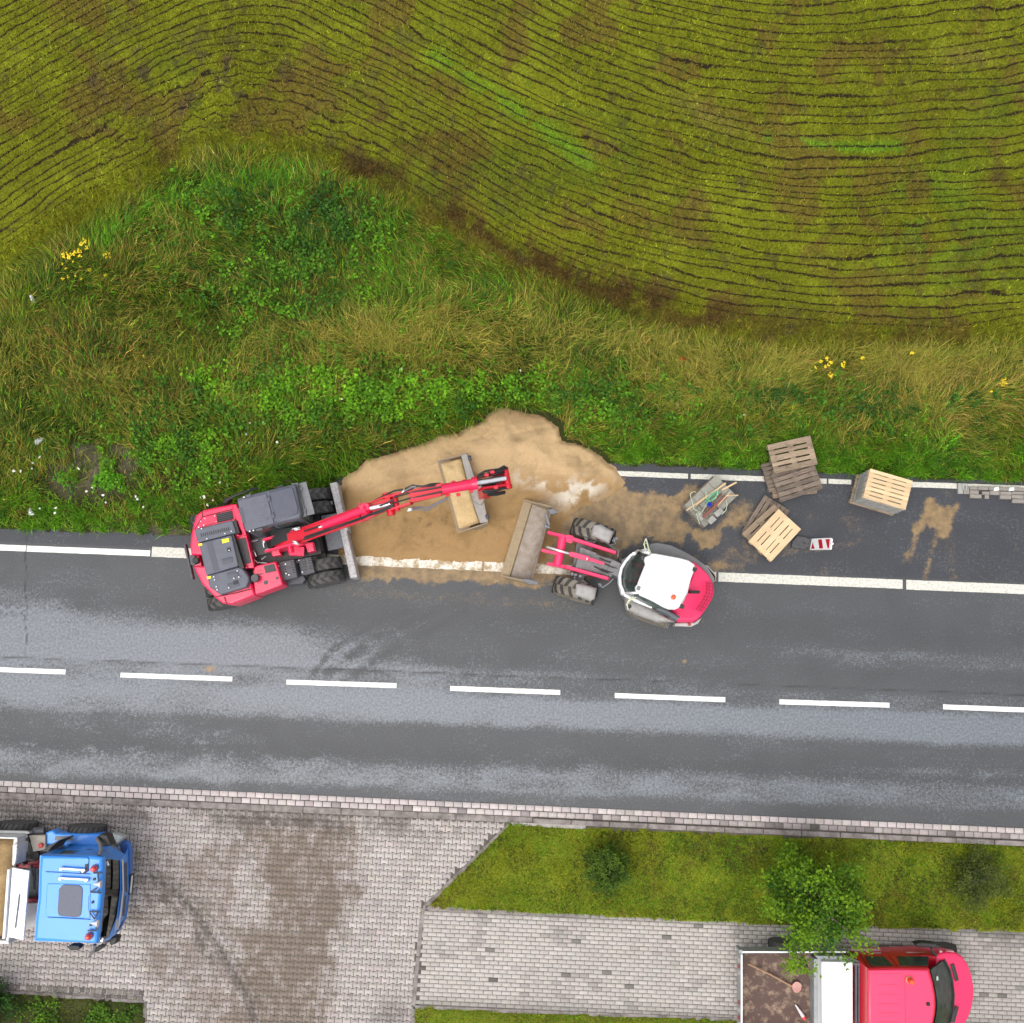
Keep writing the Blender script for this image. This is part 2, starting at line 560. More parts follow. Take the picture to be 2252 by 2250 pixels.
X, Y, Fc = grid(-18.0, 18.0, 4.5, 22.5, 0.06)
px, py = P(X, Y, 0.05)
keep = (py < fb(px) + 40)[Fc].any(1)
u, s0 = field_u(px, py)
ls = sstep(-14, 2, s0) * np.clip(1.9 * fbm(px / 2.6, py, 60, 61) + 0.25, 0.62, 1)
Z = 0.05 + 0.05 * fbm(X, Y, 2.2, 71)
m_field, nt, b_, g_ = nodes_of('mown field')
pos = g_.outputs['Position']
un = attr_n(nt, 'u')
fine = math_n(nt, 'MULTIPLY', math_n(nt, 'SUBTRACT', noise_n(nt, pos, 9.0, 6, 0.75), 0.5), 0.30)
uu = math_n(nt, 'ADD', un, fine)
d = math_n(nt, 'ABSOLUTE', math_n(nt, 'SUBTRACT', math_n(nt, 'FRACT', uu), 0.5))
wdt = math_n(nt, 'MULTIPLY', ramp01(nt, noise_n(nt, pos, 4.0, 5, 0.7), 0.25, 0.75), 0.105)
slit = math_n(nt, 'MULTIPLY', math_n(nt, 'SUBTRACT', 1.0, N(nt, 'ShaderNodeMapRange', {0: math_n(nt, 'DIVIDE', d, math_n(nt, 'ADD', wdt, 0.04)), 1: 0.55, 2: 1.15}).outputs[0]), attr_n(nt, 'ls'), clamp=True)
grassc = mix_c(nt, 1.0, attr_n(nt, 'Col', 'Color'), N(nt, 'ShaderNodeMapRange', {0: noise_n(nt, pos, 13, 8, 0.8), 1: 0.3, 2: 0.7, 3: 0.35, 4: 1.35}).outputs[0], 'MULTIPLY')
halo = math_n(nt, 'MULTIPLY', math_n(nt, 'MULTIPLY', math_n(nt, 'SUBTRACT', 1.0, ramp01(nt, d, 0.05, 0.34)), attr_n(nt, 'ls')), ramp01(nt, noise_n(nt, pos, 1.6, 5, 0.65), 0.30, 0.70))
grassc = mix_c(nt, math_n(nt, 'MULTIPLY', halo, 0.55), grassc, (0.075, 0.050, 0.016))
colr = mix_c(nt, slit, grassc, (0.028, 0.018, 0.011))
nt.links.new(colr, b_.inputs['Base Color'])
b_.inputs['Roughness'].default_value = 0.95; b_.inputs['Specular IOR Level'].default_value = 0.1
bump_n(nt, math_n(nt, 'SUBTRACT', noise_n(nt, pos, 45, 6, 0.7), math_n(nt, 'MULTIPLY', slit, 1.5)), 0.7, 0.05, b_)
fo = np_mesh('field', np.stack([X, Y, Z], 1), Fc[keep], m_field, {'u': u, 'ls': ls}, field_col(px, py), smooth=True)
struct(fo)

# ------------------------------------------------------------------ verge ground
X, Y, Fc = grid(-18.0, 18.0, 2.0, 16.5, 0.09)
px, py = P(X, Y, 0.05)
inside = (py > fb(px) - 25) & (py < redge(px) + 5 * (fbm(px, py, 14, 81) - 0.5) * 2) & (poly_sd(px, py, SAND) < 30)
VZ = lambda px, py: 0.035 + sstep(0, 90, redge(px) - py) * (0.12 + 0.30 * fbm(px, py, 150, 83)) * sstep(-10, 120, py - fb(px))
Z = VZ(px, py) * (1 - sstep(-6, 10, poly_sd(px, py, SAND))) + 0.006
bare = (0.15 + 0.75 * sstep(0.3, 0.6, fbm(px, py, 22, 84))) * np.clip(blob(px, py, 240, 1005, 110, 30) + blob(px, py, 190, 1030, 60, 40) * 0.9 + blob(px, py, 330, 1165, 130, 16) * 1.1 + blob(px, py, 350, 1180, 200, 8) + 0.8 * blob(px, py, 195, 1050, 70, 40), 0, 1)
c = np.array([0.040, 0.045, 0.014])[None] * (1 - bare[:, None]) + np.array([0.135, 0.108, 0.082])[None] * bare[:, None]
vo = np_mesh('verge', np.stack([X, Y, Z], 1), Fc[inside[Fc].all(1)], mat_vcol('verge earth', 0.95, 0.45, 18, 0.8, 50, 0.04, 0.1), None, c, smooth=True)
struct(vo)

# ------------------------------------------------------------------ road
X, Y, Fc = grid(-18.0, 18.0, -4.6, 6.6, 0.045)
px, py = P(X, Y, 0)
ktop = lambda x: 1715 + (x / 2252.0) * 105
inside = (py < ktop(px) + 14) & (py > redge(px) - 200)
kk = np.stack([px, py], 1)
lane = (py - (1473 + px * 84 / 2252.0))              # distance from the centre line, px
n1 = fbm(px / 3.2, py, 42, 101); n2 = fbm(px, py, 60, 102); n3 = fbm(px / 2, py, 14, 103)
c = np.array([0.058, 0.0605, 0.0640])[None] * np.ones((len(px), 1))
layby_line = 1192 + px * 0.0403
lb = sstep(-4, 4, layby_line - py)
c = c * (1 - lb[:, None]) + np.array([0.034, 0.036, 0.043])[None] * lb[:, None]
c *= (0.88 + 0.24 * n2)[:, None]
wheel = np.exp(-((lane + 150) / 38) ** 2) * 0.12 + np.exp(-((lane - 165) / 40) ** 2) * 0.22 + np.exp(-((lane + 60) / 18) ** 2) * 0.06
c *= (1 - wheel)[:, None]
def band(c0, w, x0, x1, fx, slope=0.0373):
    yy = c0 + px * slope
    return np.exp(-((py - yy) / w) ** 2) * sstep(x0 - fx, x0 + fx, px) * (1 - sstep(x1 - fx, x1 + fx, px))
sheen_silt = (band(1440, 17, -400, 900, 250) * 0.95 + band(1412, 40, -400, 520, 200) * 0.85 + band(1385, 36, 100, 800, 180) * 0.50 + band(1442, 12, 850, 1500, 160) * 0.7  # sky sheen on the damp road painted in as pale bands, with silt prints
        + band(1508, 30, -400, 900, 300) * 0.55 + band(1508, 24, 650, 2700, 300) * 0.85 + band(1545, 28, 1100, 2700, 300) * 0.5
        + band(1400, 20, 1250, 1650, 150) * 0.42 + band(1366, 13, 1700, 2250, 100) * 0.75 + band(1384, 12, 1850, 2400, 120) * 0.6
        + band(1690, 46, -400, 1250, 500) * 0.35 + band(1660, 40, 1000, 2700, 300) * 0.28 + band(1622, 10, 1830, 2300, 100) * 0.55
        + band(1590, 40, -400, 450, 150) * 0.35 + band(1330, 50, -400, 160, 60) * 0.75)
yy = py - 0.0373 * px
sheen_silt = sheen_silt * 0.45
sheen_silt += 0.50 * sstep(1318, 1385, yy) * (1 - sstep(1434, 1448, yy)) * (1 - sstep(500, 1150, px))
sheen_silt += 0.46 * sstep(1446, 1460, yy) * (1 - sstep(1545, 1572, yy)) * (1 - 0.5 * sstep(700, 1300, px))
sheen_silt += 0.40 * sstep(1485, 1510, yy) * (1 - sstep(1535, 1572, yy)) * sstep(700, 1200, px)
sheen_silt += 0.34 * sstep(1625, 1665, yy) * (1 - sstep(1690, 1716, yy))
sheen_silt += 0.30 * sstep(0.60, 0.75, fbm(px / 2, py, 20, 104)) * sstep(1575, 1590, yy) * (1 - sstep(1640, 1670, yy)) * (1 - sstep(500, 900, px))
sheen_silt = sheen_silt * (0.60 + 0.80 * n1) + 0.20 * sstep(0.35, 0.75, fbm(px / 2.5, py, 34, 106))
# wiped tyre tracks crossing the wet strip
trk = np.zeros(len(px))
for pts, w in (([(1075, 1285), (960, 1340), (830, 1400), (720, 1480)], 11), ([(1110, 1300), (990, 1365), (860, 1430), (760, 1500)], 10), ([(930, 1330), (850, 1360), (740, 1420), (690, 1480)], 8)):
    trk = np.maximum(trk, np.exp(-(seg_d(px, py, pts) / w) ** 2))
trk *= sstep(0.25, 0.6, fbm(px, py, 30, 105))
sheen_silt *= 1 - 0.8 * trk
c *= (1 - 0.10 * trk)[:, None]
# lug prints at the left edge
lug = np.zeros(len(px))
for yy in (1340, 1362, 1386, 1408):
    w = np.abs(py - (yy + 5 * np.sin((px + (yy % 3) * 9) / 9.0 * 2.2) + px * 0.03))
    lug = np.maximum(lug, np.exp(-(w / 4.0) ** 2) * (1 - sstep(60, 120, px)))
sheen_silt = np.maximum(sheen_silt, lug * 1.3)
# sand and mud film
sd = poly_sd(px, py, FILM) + (fbm(px, py, 55, 111) - 0.5) * 50 + (fbm(px, py, 13, 112, 3) - 0.5) * 16
film = sstep(-8, 14, sd) * sstep(0.0, 0.2, 1 - 0.9 * sstep(1220, 1300, py - 0.03 * (px - 780)) * 1.0)
film *= np.clip(0.45 + 0.9 * fbm(px, py, 70, 113), 0, 1)
film *= 1 - blob(px, py, 1440, 1058, 62, 20, 4) * 0.9
RB = [(2018, 1130), (2050, 1100), (2075, 1115), (2110, 1108), (2105, 1150), (2080, 1178), (2062, 1180), (2055, 1160), (2035, 1160), (2015, 1180), (1998, 1228), (1990, 1220), (2008, 1175)]
f2 = sstep(-12, 12, poly_sd(px, py, RB) + (fbm(px, py, 22, 114) - 0.5) * 34) * 0.85
for pts, w, a in (([(2022, 1170), (2000, 1225)], 7, 0.6), ([(2060, 1170), (2045, 1225), (2035, 1270)], 9, 0.5), ([(2040, 1060), (2090, 1090)], 6, 0.35), ([(2085, 1180), (2095, 1270)], 22, 0.26), ([(1985, 1235), (2000, 1220)], 12, 0.3)):
    f2 = np.maximum(f2, np.exp(-(seg_d(px, py, pts) / w) ** 2) * a * (0.4 + fbm(px, py, 15, 116)))
f3 = np.exp(-(seg_d(px, py, [(1560, 1200), (1700, 1215), (1760, 1212), (1880, 1196)]) / 10) ** 2) * 0.35 * (0.2 + 1.3 * fbm(px, py, 12, 117))
f3 = np.maximum(f3, np.exp(-(seg_d(px, py, [(820, 1380), (1030, 1315)]) / 3.5) ** 2) * 0.22)
f3 = np.maximum(f3, np.exp(-(seg_d(px, py, [(900, 1385), (1040, 1325)]) / 3.0) ** 2) * 0.25)
f3 = np.maximum(f3, blob(px, py, 462, 1471, 14, 9) * 0.8)
f3 = np.maximum(f3, blob(px, py, 1505, 1455, 7, 6) * 0.7)
f3 = np.maximum(f3, blob(px, py, 1620, 1130, 50, 26, -30) * 0.75 * (0.3 + fbm(px, py, 16, 118)))
f3 = np.maximum(f3, blob(px, py, 1580, 1243, 26, 14) * 0.85)
f3 = np.maximum(f3, 0.34 * sstep(0.42, 0.7, fbm(px, py, 40, 120)) * sstep(1370, 1430, px) * (1 - sstep(1850, 1960, px)) * (py < layby_line) * sstep(1080, 1160, py))
f3 = np.maximum(f3, 0.30 * np.exp(-(seg_d(px, py, [(760, 1300), (900, 1310), (1250, 1330)]) / 24) ** 2) * (0.3 + fbm(px / 2, py, 20, 124)))
f3 = np.maximum(f3, 0.30 * sstep(0.62, 0.8, fbm(px, py, 7, 119, 3)) * sstep(1950, 2010, px) * (py < layby_line))
film = np.clip(np.maximum(np.maximum(film, f2), f3), 0, 1)
# cracks
crk = np.zeros(len(px))
crk = np.maximum(crk, np.exp(-(np.abs(px - 57 - 2 * np.sin(py / 11.0)) / 1.3) ** 2) * (py < 1440) * 0.9)
yj = 1445 + px * 0.037 + 4 * (fbm(px, py * 0, 60, 121) - 0.5)
crk = np.maximum(crk, np.exp(-(np.abs(py - yj) / 1.4) ** 2) * 0.75 * sstep(0.3, 0.5, fbm(px, py * 0, 120, 122)))
m_road, nt, b_, g_ = nodes_of('wet asphalt')
pos = g_.outputs['Position']
ca = attr_n(nt, 'Col', 'Color')
grit = noise_n(nt, pos, 30, 6, 0.8)
mott = noise_n(nt, pos, 7, 7, 0.75)
gf = N(nt, 'ShaderNodeMapRange', {0: grit, 1: 0.3, 2: 0.7, 3: 0.58, 4: 1.45}).outputs[0]
c1 = mix_c(nt, 1.0, ca, gf, 'MULTIPLY')
c1 = mix_c(nt, ramp01(nt, noise_n(nt, pos, 150, 3, 0.5), 0.70, 0.78), c1, (0.16, 0.16, 0.155))
sa = attr_n(nt, 'sheen_silt')
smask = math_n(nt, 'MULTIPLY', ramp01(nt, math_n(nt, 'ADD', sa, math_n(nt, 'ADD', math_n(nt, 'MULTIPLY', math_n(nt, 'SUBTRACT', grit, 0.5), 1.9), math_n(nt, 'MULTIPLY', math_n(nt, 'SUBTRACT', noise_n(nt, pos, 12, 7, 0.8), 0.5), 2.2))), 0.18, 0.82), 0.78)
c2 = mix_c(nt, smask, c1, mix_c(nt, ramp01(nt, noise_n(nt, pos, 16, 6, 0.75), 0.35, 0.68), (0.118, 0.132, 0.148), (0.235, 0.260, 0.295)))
fa = attr_n(nt, 'film')
fmask = ramp01(nt, math_n(nt, 'ADD', fa, math_n(nt, 'ADD', math_n(nt, 'MULTIPLY', math_n(nt, 'SUBTRACT', grit, 0.5), 1.1), math_n(nt, 'MULTIPLY', math_n(nt, 'SUBTRACT', mott, 0.5), 0.9))), 0.18, 0.78)
sandc = mix_c(nt, ramp01(nt, noise_n(nt, pos, 3.5, 8, 0.7), 0.3, 0.7), (0.150, 0.100, 0.048), (0.330, 0.215, 0.095))
c3 = mix_c(nt, math_n(nt, 'MULTIPLY', fmask, 0.93), c2, sandc)
c4 = mix_c(nt, attr_n(nt, 'crack'), c3, (0.014, 0.014, 0.015))
nt.links.new(c4, b_.inputs['Base Color'])
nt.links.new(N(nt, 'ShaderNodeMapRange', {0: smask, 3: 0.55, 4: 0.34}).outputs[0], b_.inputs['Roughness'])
bump_n(nt, grit, 0.35, 0.008, b_)
ro = np_mesh('road', np.stack([X, Y, 0.0 * X], 1), Fc[inside[Fc].all(1)], m_road, {'sheen_silt': sheen_silt, 'film': film, 'crack': crk}, c, smooth=True)
struct(ro)

# ------------------------------------------------------------------ painted lines
m_paint, nt, b_, g_ = nodes_of('road paint')
pos = g_.outputs['Position']
w1 = ramp01(nt, noise_n(nt, pos, 14, 8, 0.75), 0.50, 0.72)
w2 = ramp01(nt, noise_n(nt, pos, 1.3, 4, 0.6), 0.42, 0.72)
cc = mix_c(nt, math_n(nt, 'MULTIPLY', w1, 0.35), (0.80, 0.79, 0.74), (0.42, 0.40, 0.36))
cc = mix_c(nt, math_n(nt, 'MULTIPLY', w2, 0.18), cc, (0.45, 0.44, 0.40))
cc = mix_c(nt, ramp01(nt, noise_n(nt, pos, 60, 5, 0.7), 0.64, 0.74), cc, (0.25, 0.25, 0.25))
nt.links.new(cc, b_.inputs['Base Color']); b_.inputs['Roughness'].default_value = 0.6
bump_n(nt, noise_n(nt, pos, 60, 4, 0.6), 0.3, 0.01, b_)

m_paint2, nt, b_, g_ = nodes_of('sandy worn road paint')
pos = g_.outputs['Position']
w1 = ramp01(nt, noise_n(nt, pos, 3.2, 8, 0.75), 0.42, 0.60)
cc = mix_c(nt, w1, (0.78, 0.73, 0.64), (0.34, 0.24, 0.12))
cc = mix_c(nt, ramp01(nt, noise_n(nt, pos, 30, 6, 0.7), 0.5, 0.75), cc, (0.40, 0.32, 0.22))
nt.links.new(cc, b_.inputs['Base Color']); b_.inputs['Roughness'].default_value = 0.8
m_paint3, nt, b_, g_ = nodes_of('trodden road paint')
pos = g_.outputs['Position']
w1 = ramp01(nt, noise_n(nt, pos, 16, 8, 0.7), 0.40, 0.68)
cc = mix_c(nt, math_n(nt, 'MULTIPLY', w1, 0.70), (0.66, 0.645, 0.575), (0.36, 0.335, 0.28))
cc = mix_c(nt, ramp01(nt, noise_n(nt, pos, 45, 6, 0.75), 0.58, 0.72), cc, (0.30, 0.28, 0.24))
nt.links.new(cc, b_.inputs['Base Color']); b_.inputs['Roughness'].default_value = 0.8

def strip(mb, x0, y0, x1, y1, wpx, z=0.004, nseg=40, rough=0.0):
    """painted strip with its centre line from (x0,y0) to (x1,y1)"""
    a = W(x0, y0); b = W(x1, y1)
    d = (b - a); Ln = d.length; d.normalize(); s = Vector((-d.y, d.x, 0)); hw = wpx / 81.0 / 2
    nseg = max(2, int(Ln / 0.12))
    vs = []
    for i in range(nseg + 1):
        p = a + d * (Ln * i / nseg)
        j1 = random.uniform(-1, 1) * rough; j2 = random.uniform(-1, 1) * rough
        vs += [(p.x + s.x * (hw + j1), p.y + s.y * (hw + j1), z), (p.x - s.x * (hw + j2), p.y - s.y * (hw + j2), z)]
    mb.add(vs, [(2 * i, 2 * i + 1, 2 * i + 3, 2 * i + 2) for i in range(nseg)])

dash = MB()
for x0, y0, x1, y1 in ((-240, 1464, 144, 1478), (265, 1484.5, 511, 1493.5), (630, 1500, 872, 1508), (990, 1514, 1232, 1523), (1352, 1529.5, 1595, 1539), (1714, 1543.5, 1956, 1551), (2074, 1554.5, 2320, 1564)):
    strip(dash, x0, y0, x1, y1, 10.5, rough=0.003)
struct(dash.build('centre_line', m_paint, smooth=False))
ed = MB()
strip(ed, -300, 1193, 57, 1206.3, 13, rough=0.003); strip(ed, 59, 1206.5, 330, 1217, 13, rough=0.003)
struct(ed.build('edge_line', m_paint, smooth=False))
ed = MB()
strip(ed, 334, 1213.5, 700, 1229, 22, rough=0.004)
struct(ed.build('broad_line', m_paint3, smooth=False))
ed = MB()
strip(ed, 705, 1229, 1060, 1245, 21, rough=0.012); strip(ed, 1064, 1245, 1575, 1268, 21, rough=0.012)
struct(ed.build('broad_line', m_paint2, smooth=False))
ed = MB()
strip(ed, 1580, 1269, 1985, 1285, 20, rough=0.004); strip(ed, 1993, 1286, 2500, 1306, 21, rough=0.004)
struct(ed.build('broad_line', m_paint3, smooth=False))
ed = MB()
strip(ed, 1355, 1041, 1513, 1047.5, 11.5, rough=0.004); strip(ed, 1519, 1047.7, 1700, 1054, 11.5, rough=0.004); strip(ed, 1706, 1054, 1818, 1058.5, 11.5, rough=0.004); strip(ed, 1822, 1058.6, 1872, 1060.5, 10.5, rough=0.004); strip(ed, 1880, 1061, 2500, 1083, 12, rough=0.004)
struct(ed.build('layby_line', m_paint3, smooth=False))

# ------------------------------------------------------------------ pavers
UD = Vector((math.cos(RA), math.sin(RA), 0)); VD = Vector((-math.sin(RA), math.cos(RA), 0))
ORI = W(0, 1758)

def stain(px, py):
    """dirt and tracks on the driveway stones, darker under the truck: 1 = clean"""
    n = fbm(px, py, 60, 131); n2 = fbm(px, py, 16, 132, 3)
    kb = 1758 + px * 0.0418
    s = np.ones(len(px))
    near = np.exp(-((py - kb - 18) / 36) ** 2) * sstep(1150, 900, px)
    s *= 1 - 0.62 * near * sstep(0.25, 0.6, n)
    brown = sstep(-50, 40, poly_sd(px, py, [(540, 1800), (800, 1800), (770, 1950), (735, 2120), (730, 2300), (480, 2300), (520, 2120), (590, 1980)]) + (n - 0.5) * 90 + (n2 - 0.5) * 50)
    brown = np.maximum(brown * 0.80, 0.55 * sstep(-40, 60, poly_sd(px, py, [(290, 1880), (560, 1830), (560, 2300), (400, 2300), (300, 2100)]) + (n - 0.5) * 150 + (n2 - 0.5) * 120))
    brown *= 0.70 + 0.45 * sstep(0.3, 0.6, n2)
    t = np.exp(-(seg_d(px, py, [(325, 1925), (385, 1960), (440, 2020), (500, 2120), (545, 2200), (575, 2290)]) / 13) ** 2) * 0.9
    t = t * (0.72 + 0.28 * np.sin(seg_d(px, py, [(300, 1945), (365, 1985), (420, 2045), (478, 2140), (520, 2215), (550, 2300)]) / 1.6))
    t = np.maximum(t, 0.6 * np.exp(-(seg_d(px, py, [(345, 1915), (415, 1955), (475, 2030), (530, 2125), (575, 2210)]) / 4) ** 2))
    t = np.maximum(t, np.exp(-(seg_d(px, py, [(330, 1950), (390, 2005), (440, 2070), (465, 2110)]) / 14) ** 2) * 0.7 * sstep(0.3, 0.6, n2))
    low = sstep(1960, 2240, py) * (1 - sstep(200, 420, px)) * 0.45 * sstep(0.3, 0.6, n)
    truck = blob(px, py, 120, 1850, 200, 60) * 0.5  # darkens the stones under the truck
    rain = 0.5 * blob(px, py, 860, 2230, 60, 50)
    return s, np.clip(brown, 0, 1), np.clip(np.maximum(np.maximum(t, low), np.maximum(truck, rain)), 0, 1)

def lay(name, shape, pu, pv, off, test, colf, matl, z=0.03, k0=-5, u0=-60, u1=260, v0=-5, v1=60, ori=None, jig=0.0, vstain=None):
    """stones of one outline in running bond; every stone keeps its own tint"""
    ori = ori or ORI
    uu, vv = np.meshgrid(np.arange(u0, u1), np.arange(v0, v1))
    uu = uu.ravel(); vv = vv.ravel()
    cu = uu * pu + (vv % 2) * off; cv = -(vv + 0.5) * pv
    cx = ori.x + UD.x * cu + VD.x * cv; cy = ori.y + UD.y * cu + VD.y * cv
    px, py = P(cx, cy, z)
    ok = test(px, py)
    cx, cy, px, py = cx[ok], cy[ok], px[ok], py[ok]
    sh = np.array(shape); k = len(sh); n = len(cx)
    rs = np.random.default_rng(len(cx))
    ja = rs.normal(0, jig, n)
    du = sh[None, :, 0] - ja[:, None] * sh[None, :, 1]; dv = sh[None, :, 1] + ja[:, None] * sh[None, :, 0]
    VX = cx[:, None] + UD.x * du + VD.x * dv; VY = cy[:, None] + UD.y * du + VD.y * dv
    zt = np.repeat((z + rs.normal(0, 0.0025, n))[:, None], k, 1)
    # top ring inset a little, skirt down to the bed
    top = np.stack([VX, VY, zt], 2)
    cen = np.stack([cx, cy, zt[:, 0]], 1)[:, None]
    topi = cen + (top - cen) * np.array([0.955, 0.955, 1]); low = top.copy(); low[:, :, 2] -= 0.006
    col = colf(px, py, rs)                        # (n,3)
    colv = np.repeat(col[:, None], k, 1)
    V = np.concatenate([topi.reshape(-1, 3), low.reshape(-1, 3)]); Cc = np.concatenate([colv.reshape(-1, 3), colv.reshape(-1, 3) * 0.92])
    me = bpy.data.meshes.new(name)
    tot = n * k
    me.vertices.add(2 * tot); me.vertices.foreach_set('co', V.astype(np.float32).ravel())
    idx = np.arange(tot).reshape(n, k)
    nxt = np.roll(idx, -1, 1)
    quads = np.stack([idx, idx + tot, nxt + tot, nxt], 2).reshape(-1, 4)
    loops = np.concatenate([idx.ravel(), quads.ravel()]).astype(np.int32)
    me.loops.add(len(loops)); me.loops.foreach_set('vertex_index', loops)
    st = np.concatenate([np.arange(n) * k, n * k + np.arange(len(quads)) * 4]).astype(np.int32)
    tt = np.concatenate([np.full(n, k), np.full(len(quads), 4)]).astype(np.int32)
    me.polygons.add(len(st)); me.polygons.foreach_set('loop_start', st); me.polygons.foreach_set('loop_total', tt)
    me.update(calc_edges=True)
    ca = me.color_attributes.new('Col', 'FLOAT_COLOR', 'POINT')
    c4 = np.ones((2 * tot, 4), np.float32); c4[:, :3] = Cc
    ca.data.foreach_set('color', c4.ravel())
    if vstain is not None:
        vx, vy = P(V[:, 0], V[:, 1], z)
        for nm, val in zip(('br', 'dk'), vstain(vx, vy)):
            at = me.attributes.new(nm, 'FLOAT', 'POINT'); at.data.foreach_set('value', np.ascontiguousarray(val, np.float32))
    me.materials.append(matl)
    o = bpy.data.objects.new(name, me); COL.objects.link(o)
    return struct(o)

def mk_stone(name, lo=(0.10, 0.085, 0.07)):
    m, nt, b, g = nodes_of(name)
    pos = g.outputs['Position']
    c = attr_n(nt, 'Col', 'Color')
    f = N(nt, 'ShaderNodeMapRange', {0: noise_n(nt, pos, 28, 8, 0.7), 1: 0.3, 2: 0.7, 3: 0.76, 4: 1.2}).outputs[0]
    c = mix_c(nt, 1.0, c, f, 'MULTIPLY')
    c = mix_c(nt, math_n(nt, 'MULTIPLY', ramp01(nt, noise_n(nt, pos, 5.5, 7, 0.7), 0.56, 0.78), 0.5), c, lo)
    nz = math_n(nt, 'ADD', math_n(nt, 'MULTIPLY', math_n(nt, 'SUBTRACT', noise_n(nt, pos, 9, 7, 0.75), 0.5), 1.1), math_n(nt, 'MULTIPLY', math_n(nt, 'SUBTRACT', noise_n(nt, pos, 34, 5, 0.7), 0.5), 0.9))
    br = math_n(nt, 'MULTIPLY', ramp01(nt, math_n(nt, 'ADD', attr_n(nt, 'br'), math_n(nt, 'MULTIPLY', nz, math_n(nt, 'GREATER_THAN', attr_n(nt, 'br'), 0.02))), 0.05, 0.95), 0.92)
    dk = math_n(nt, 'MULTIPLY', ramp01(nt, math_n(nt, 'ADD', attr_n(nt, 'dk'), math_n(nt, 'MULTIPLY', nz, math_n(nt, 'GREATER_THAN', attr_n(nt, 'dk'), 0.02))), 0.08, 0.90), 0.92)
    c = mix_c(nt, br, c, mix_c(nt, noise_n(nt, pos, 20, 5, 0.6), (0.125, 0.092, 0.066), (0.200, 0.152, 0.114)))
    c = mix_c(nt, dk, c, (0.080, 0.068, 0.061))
    nt.links.new(c, b.inputs['Base Color'])
    b.inputs['Roughness'].default_value = 0.75
    bump_n(nt, noise_n(nt, pos, 60, 5, 0.6), 0.3, 0.008, b)
    return m
m_stone = mk_stone('grey pink concrete stone')

jn = MB()   # bedding under all the stones
for poly in ([(-420, 1735), (1500, 1800), (2700, 1842), (2700, 2600), (-420, 2600)],):
    jn.add([W(x, y, -0.0) for x, y in poly], [tuple(range(len(poly)))])
jb = jn.build('paving_bed', mat('joint sand', (0.080, 0.070, 0.060), 0.95, col2=(0.130, 0.115, 0.095), nscale=6), smooth=False)
jb.location.z = 0.018
struct(jb)

gp = 0.0075
w_, h_, a_ = 0.205, 0.147, 0.017
xo, xi = 0.30 * w_, 0.17 * w_
bone = [(-w_ / 2 + gp, h_ / 2 + a_ - gp), (-xo + gp * .0, h_ / 2 + a_ - gp), (-xi, h_ / 2 - a_ - gp), (xi, h_ / 2 - a_ - gp), (xo, h_ / 2 + a_ - gp), (w_ / 2 - gp, h_ / 2 + a_ - gp)]
bone = bone + [(x, -y) for x, y in bone[::-1]]
bone = bone[::-1]
splitx = lambda y: 930 - (y - 1994) * 0.0972
def drive_test(px, py):
    kb = 1757 + px * 0.0418
    diag = 1122 - (py - 1802) * 1.0
    return (py > kb + 3) & (px > -420) & (py < 2420) & (px < np.where(py < 1994, diag - 2, splitx(py)))
def drive_col(px, py, rs):
    s, br, dk = stain(px, py)
    n = len(px)
    c = np.array([0.425, 0.378, 0.355])[None] * (rs.normal(1, 0.07, n)[:, None]) * (1 + rs.normal(0, 0.012, (n, 3)))
    odd = (rs.random(n) < 0.04)[:, None]
    c = np.where(odd, c * 0.78, c)
    c = c * (0.9 + 0.22 * fbm(px, py, 130, 141))[:, None]
    return c
lay('driveway', bone, w_, h_, w_ / 2, drive_test, drive_col, m_stone, z=0.03, u0=-30, u1=90, v0=-2, v1=60, vstain=lambda x, y: (lambda s, b, d: (b, np.maximum(d, 1 - s)))(*stain(x, y)))

pw, ph = 0.232, 0.104
rect = [(-pw / 2 + .005, -ph / 2 + .005), (pw / 2 - .005, -ph / 2 + .005), (pw / 2 - .005, ph / 2 - .005), (-pw / 2 + .005, ph / 2 - .005)]
def park_test(px, py):
    return (px >= splitx(py) + 4) & (py > 1970) & (px < 2700) & (py < 1985 + (px - 900) * 0.041 + 250) & (py > 1985 + (px - 930) * 0.041)
def park_col(px, py, rs):
    n = len(px)
    c = np.array([0.435, 0.398, 0.365])[None] * rs.normal(1, 0.045, n)[:, None] * (1 + rs.normal(0, 0.01, (n, 3)))
    c *= (0.90 + 0.2 * fbm(px, py, 90, 151))[:, None]
    dirt = sstep(0.60, 0.74, fbm(px, py, 40, 152)) * 0.28
    edge = np.maximum(np.exp(-((py - (2215 + (px - 909) * 0.0405)) / 20) ** 2), np.exp(-((py - (1998 + (px - 936) * 0.041)) / 9) ** 2)) * 0.4
    wet = sstep(1980, 2252, px) * 0.22
    c = c * (1 - np.clip(dirt + edge + wet, 0, 0.8))[:, None]
    dark = (rs.random(n) < 0.012) & (fbm(px, py, 120, 153) > 0.42)
    c = np.where(dark[:, None], np.array([0.13, 0.12, 0.105])[None] * rs.uniform(0.8, 1.4, n)[:, None], c)
    return c
lay('parking_bay', rect, pw, ph, pw / 2, park_test, park_col, m_stone, z=0.031, u0=40, u1=180, v0=8, v1=60)

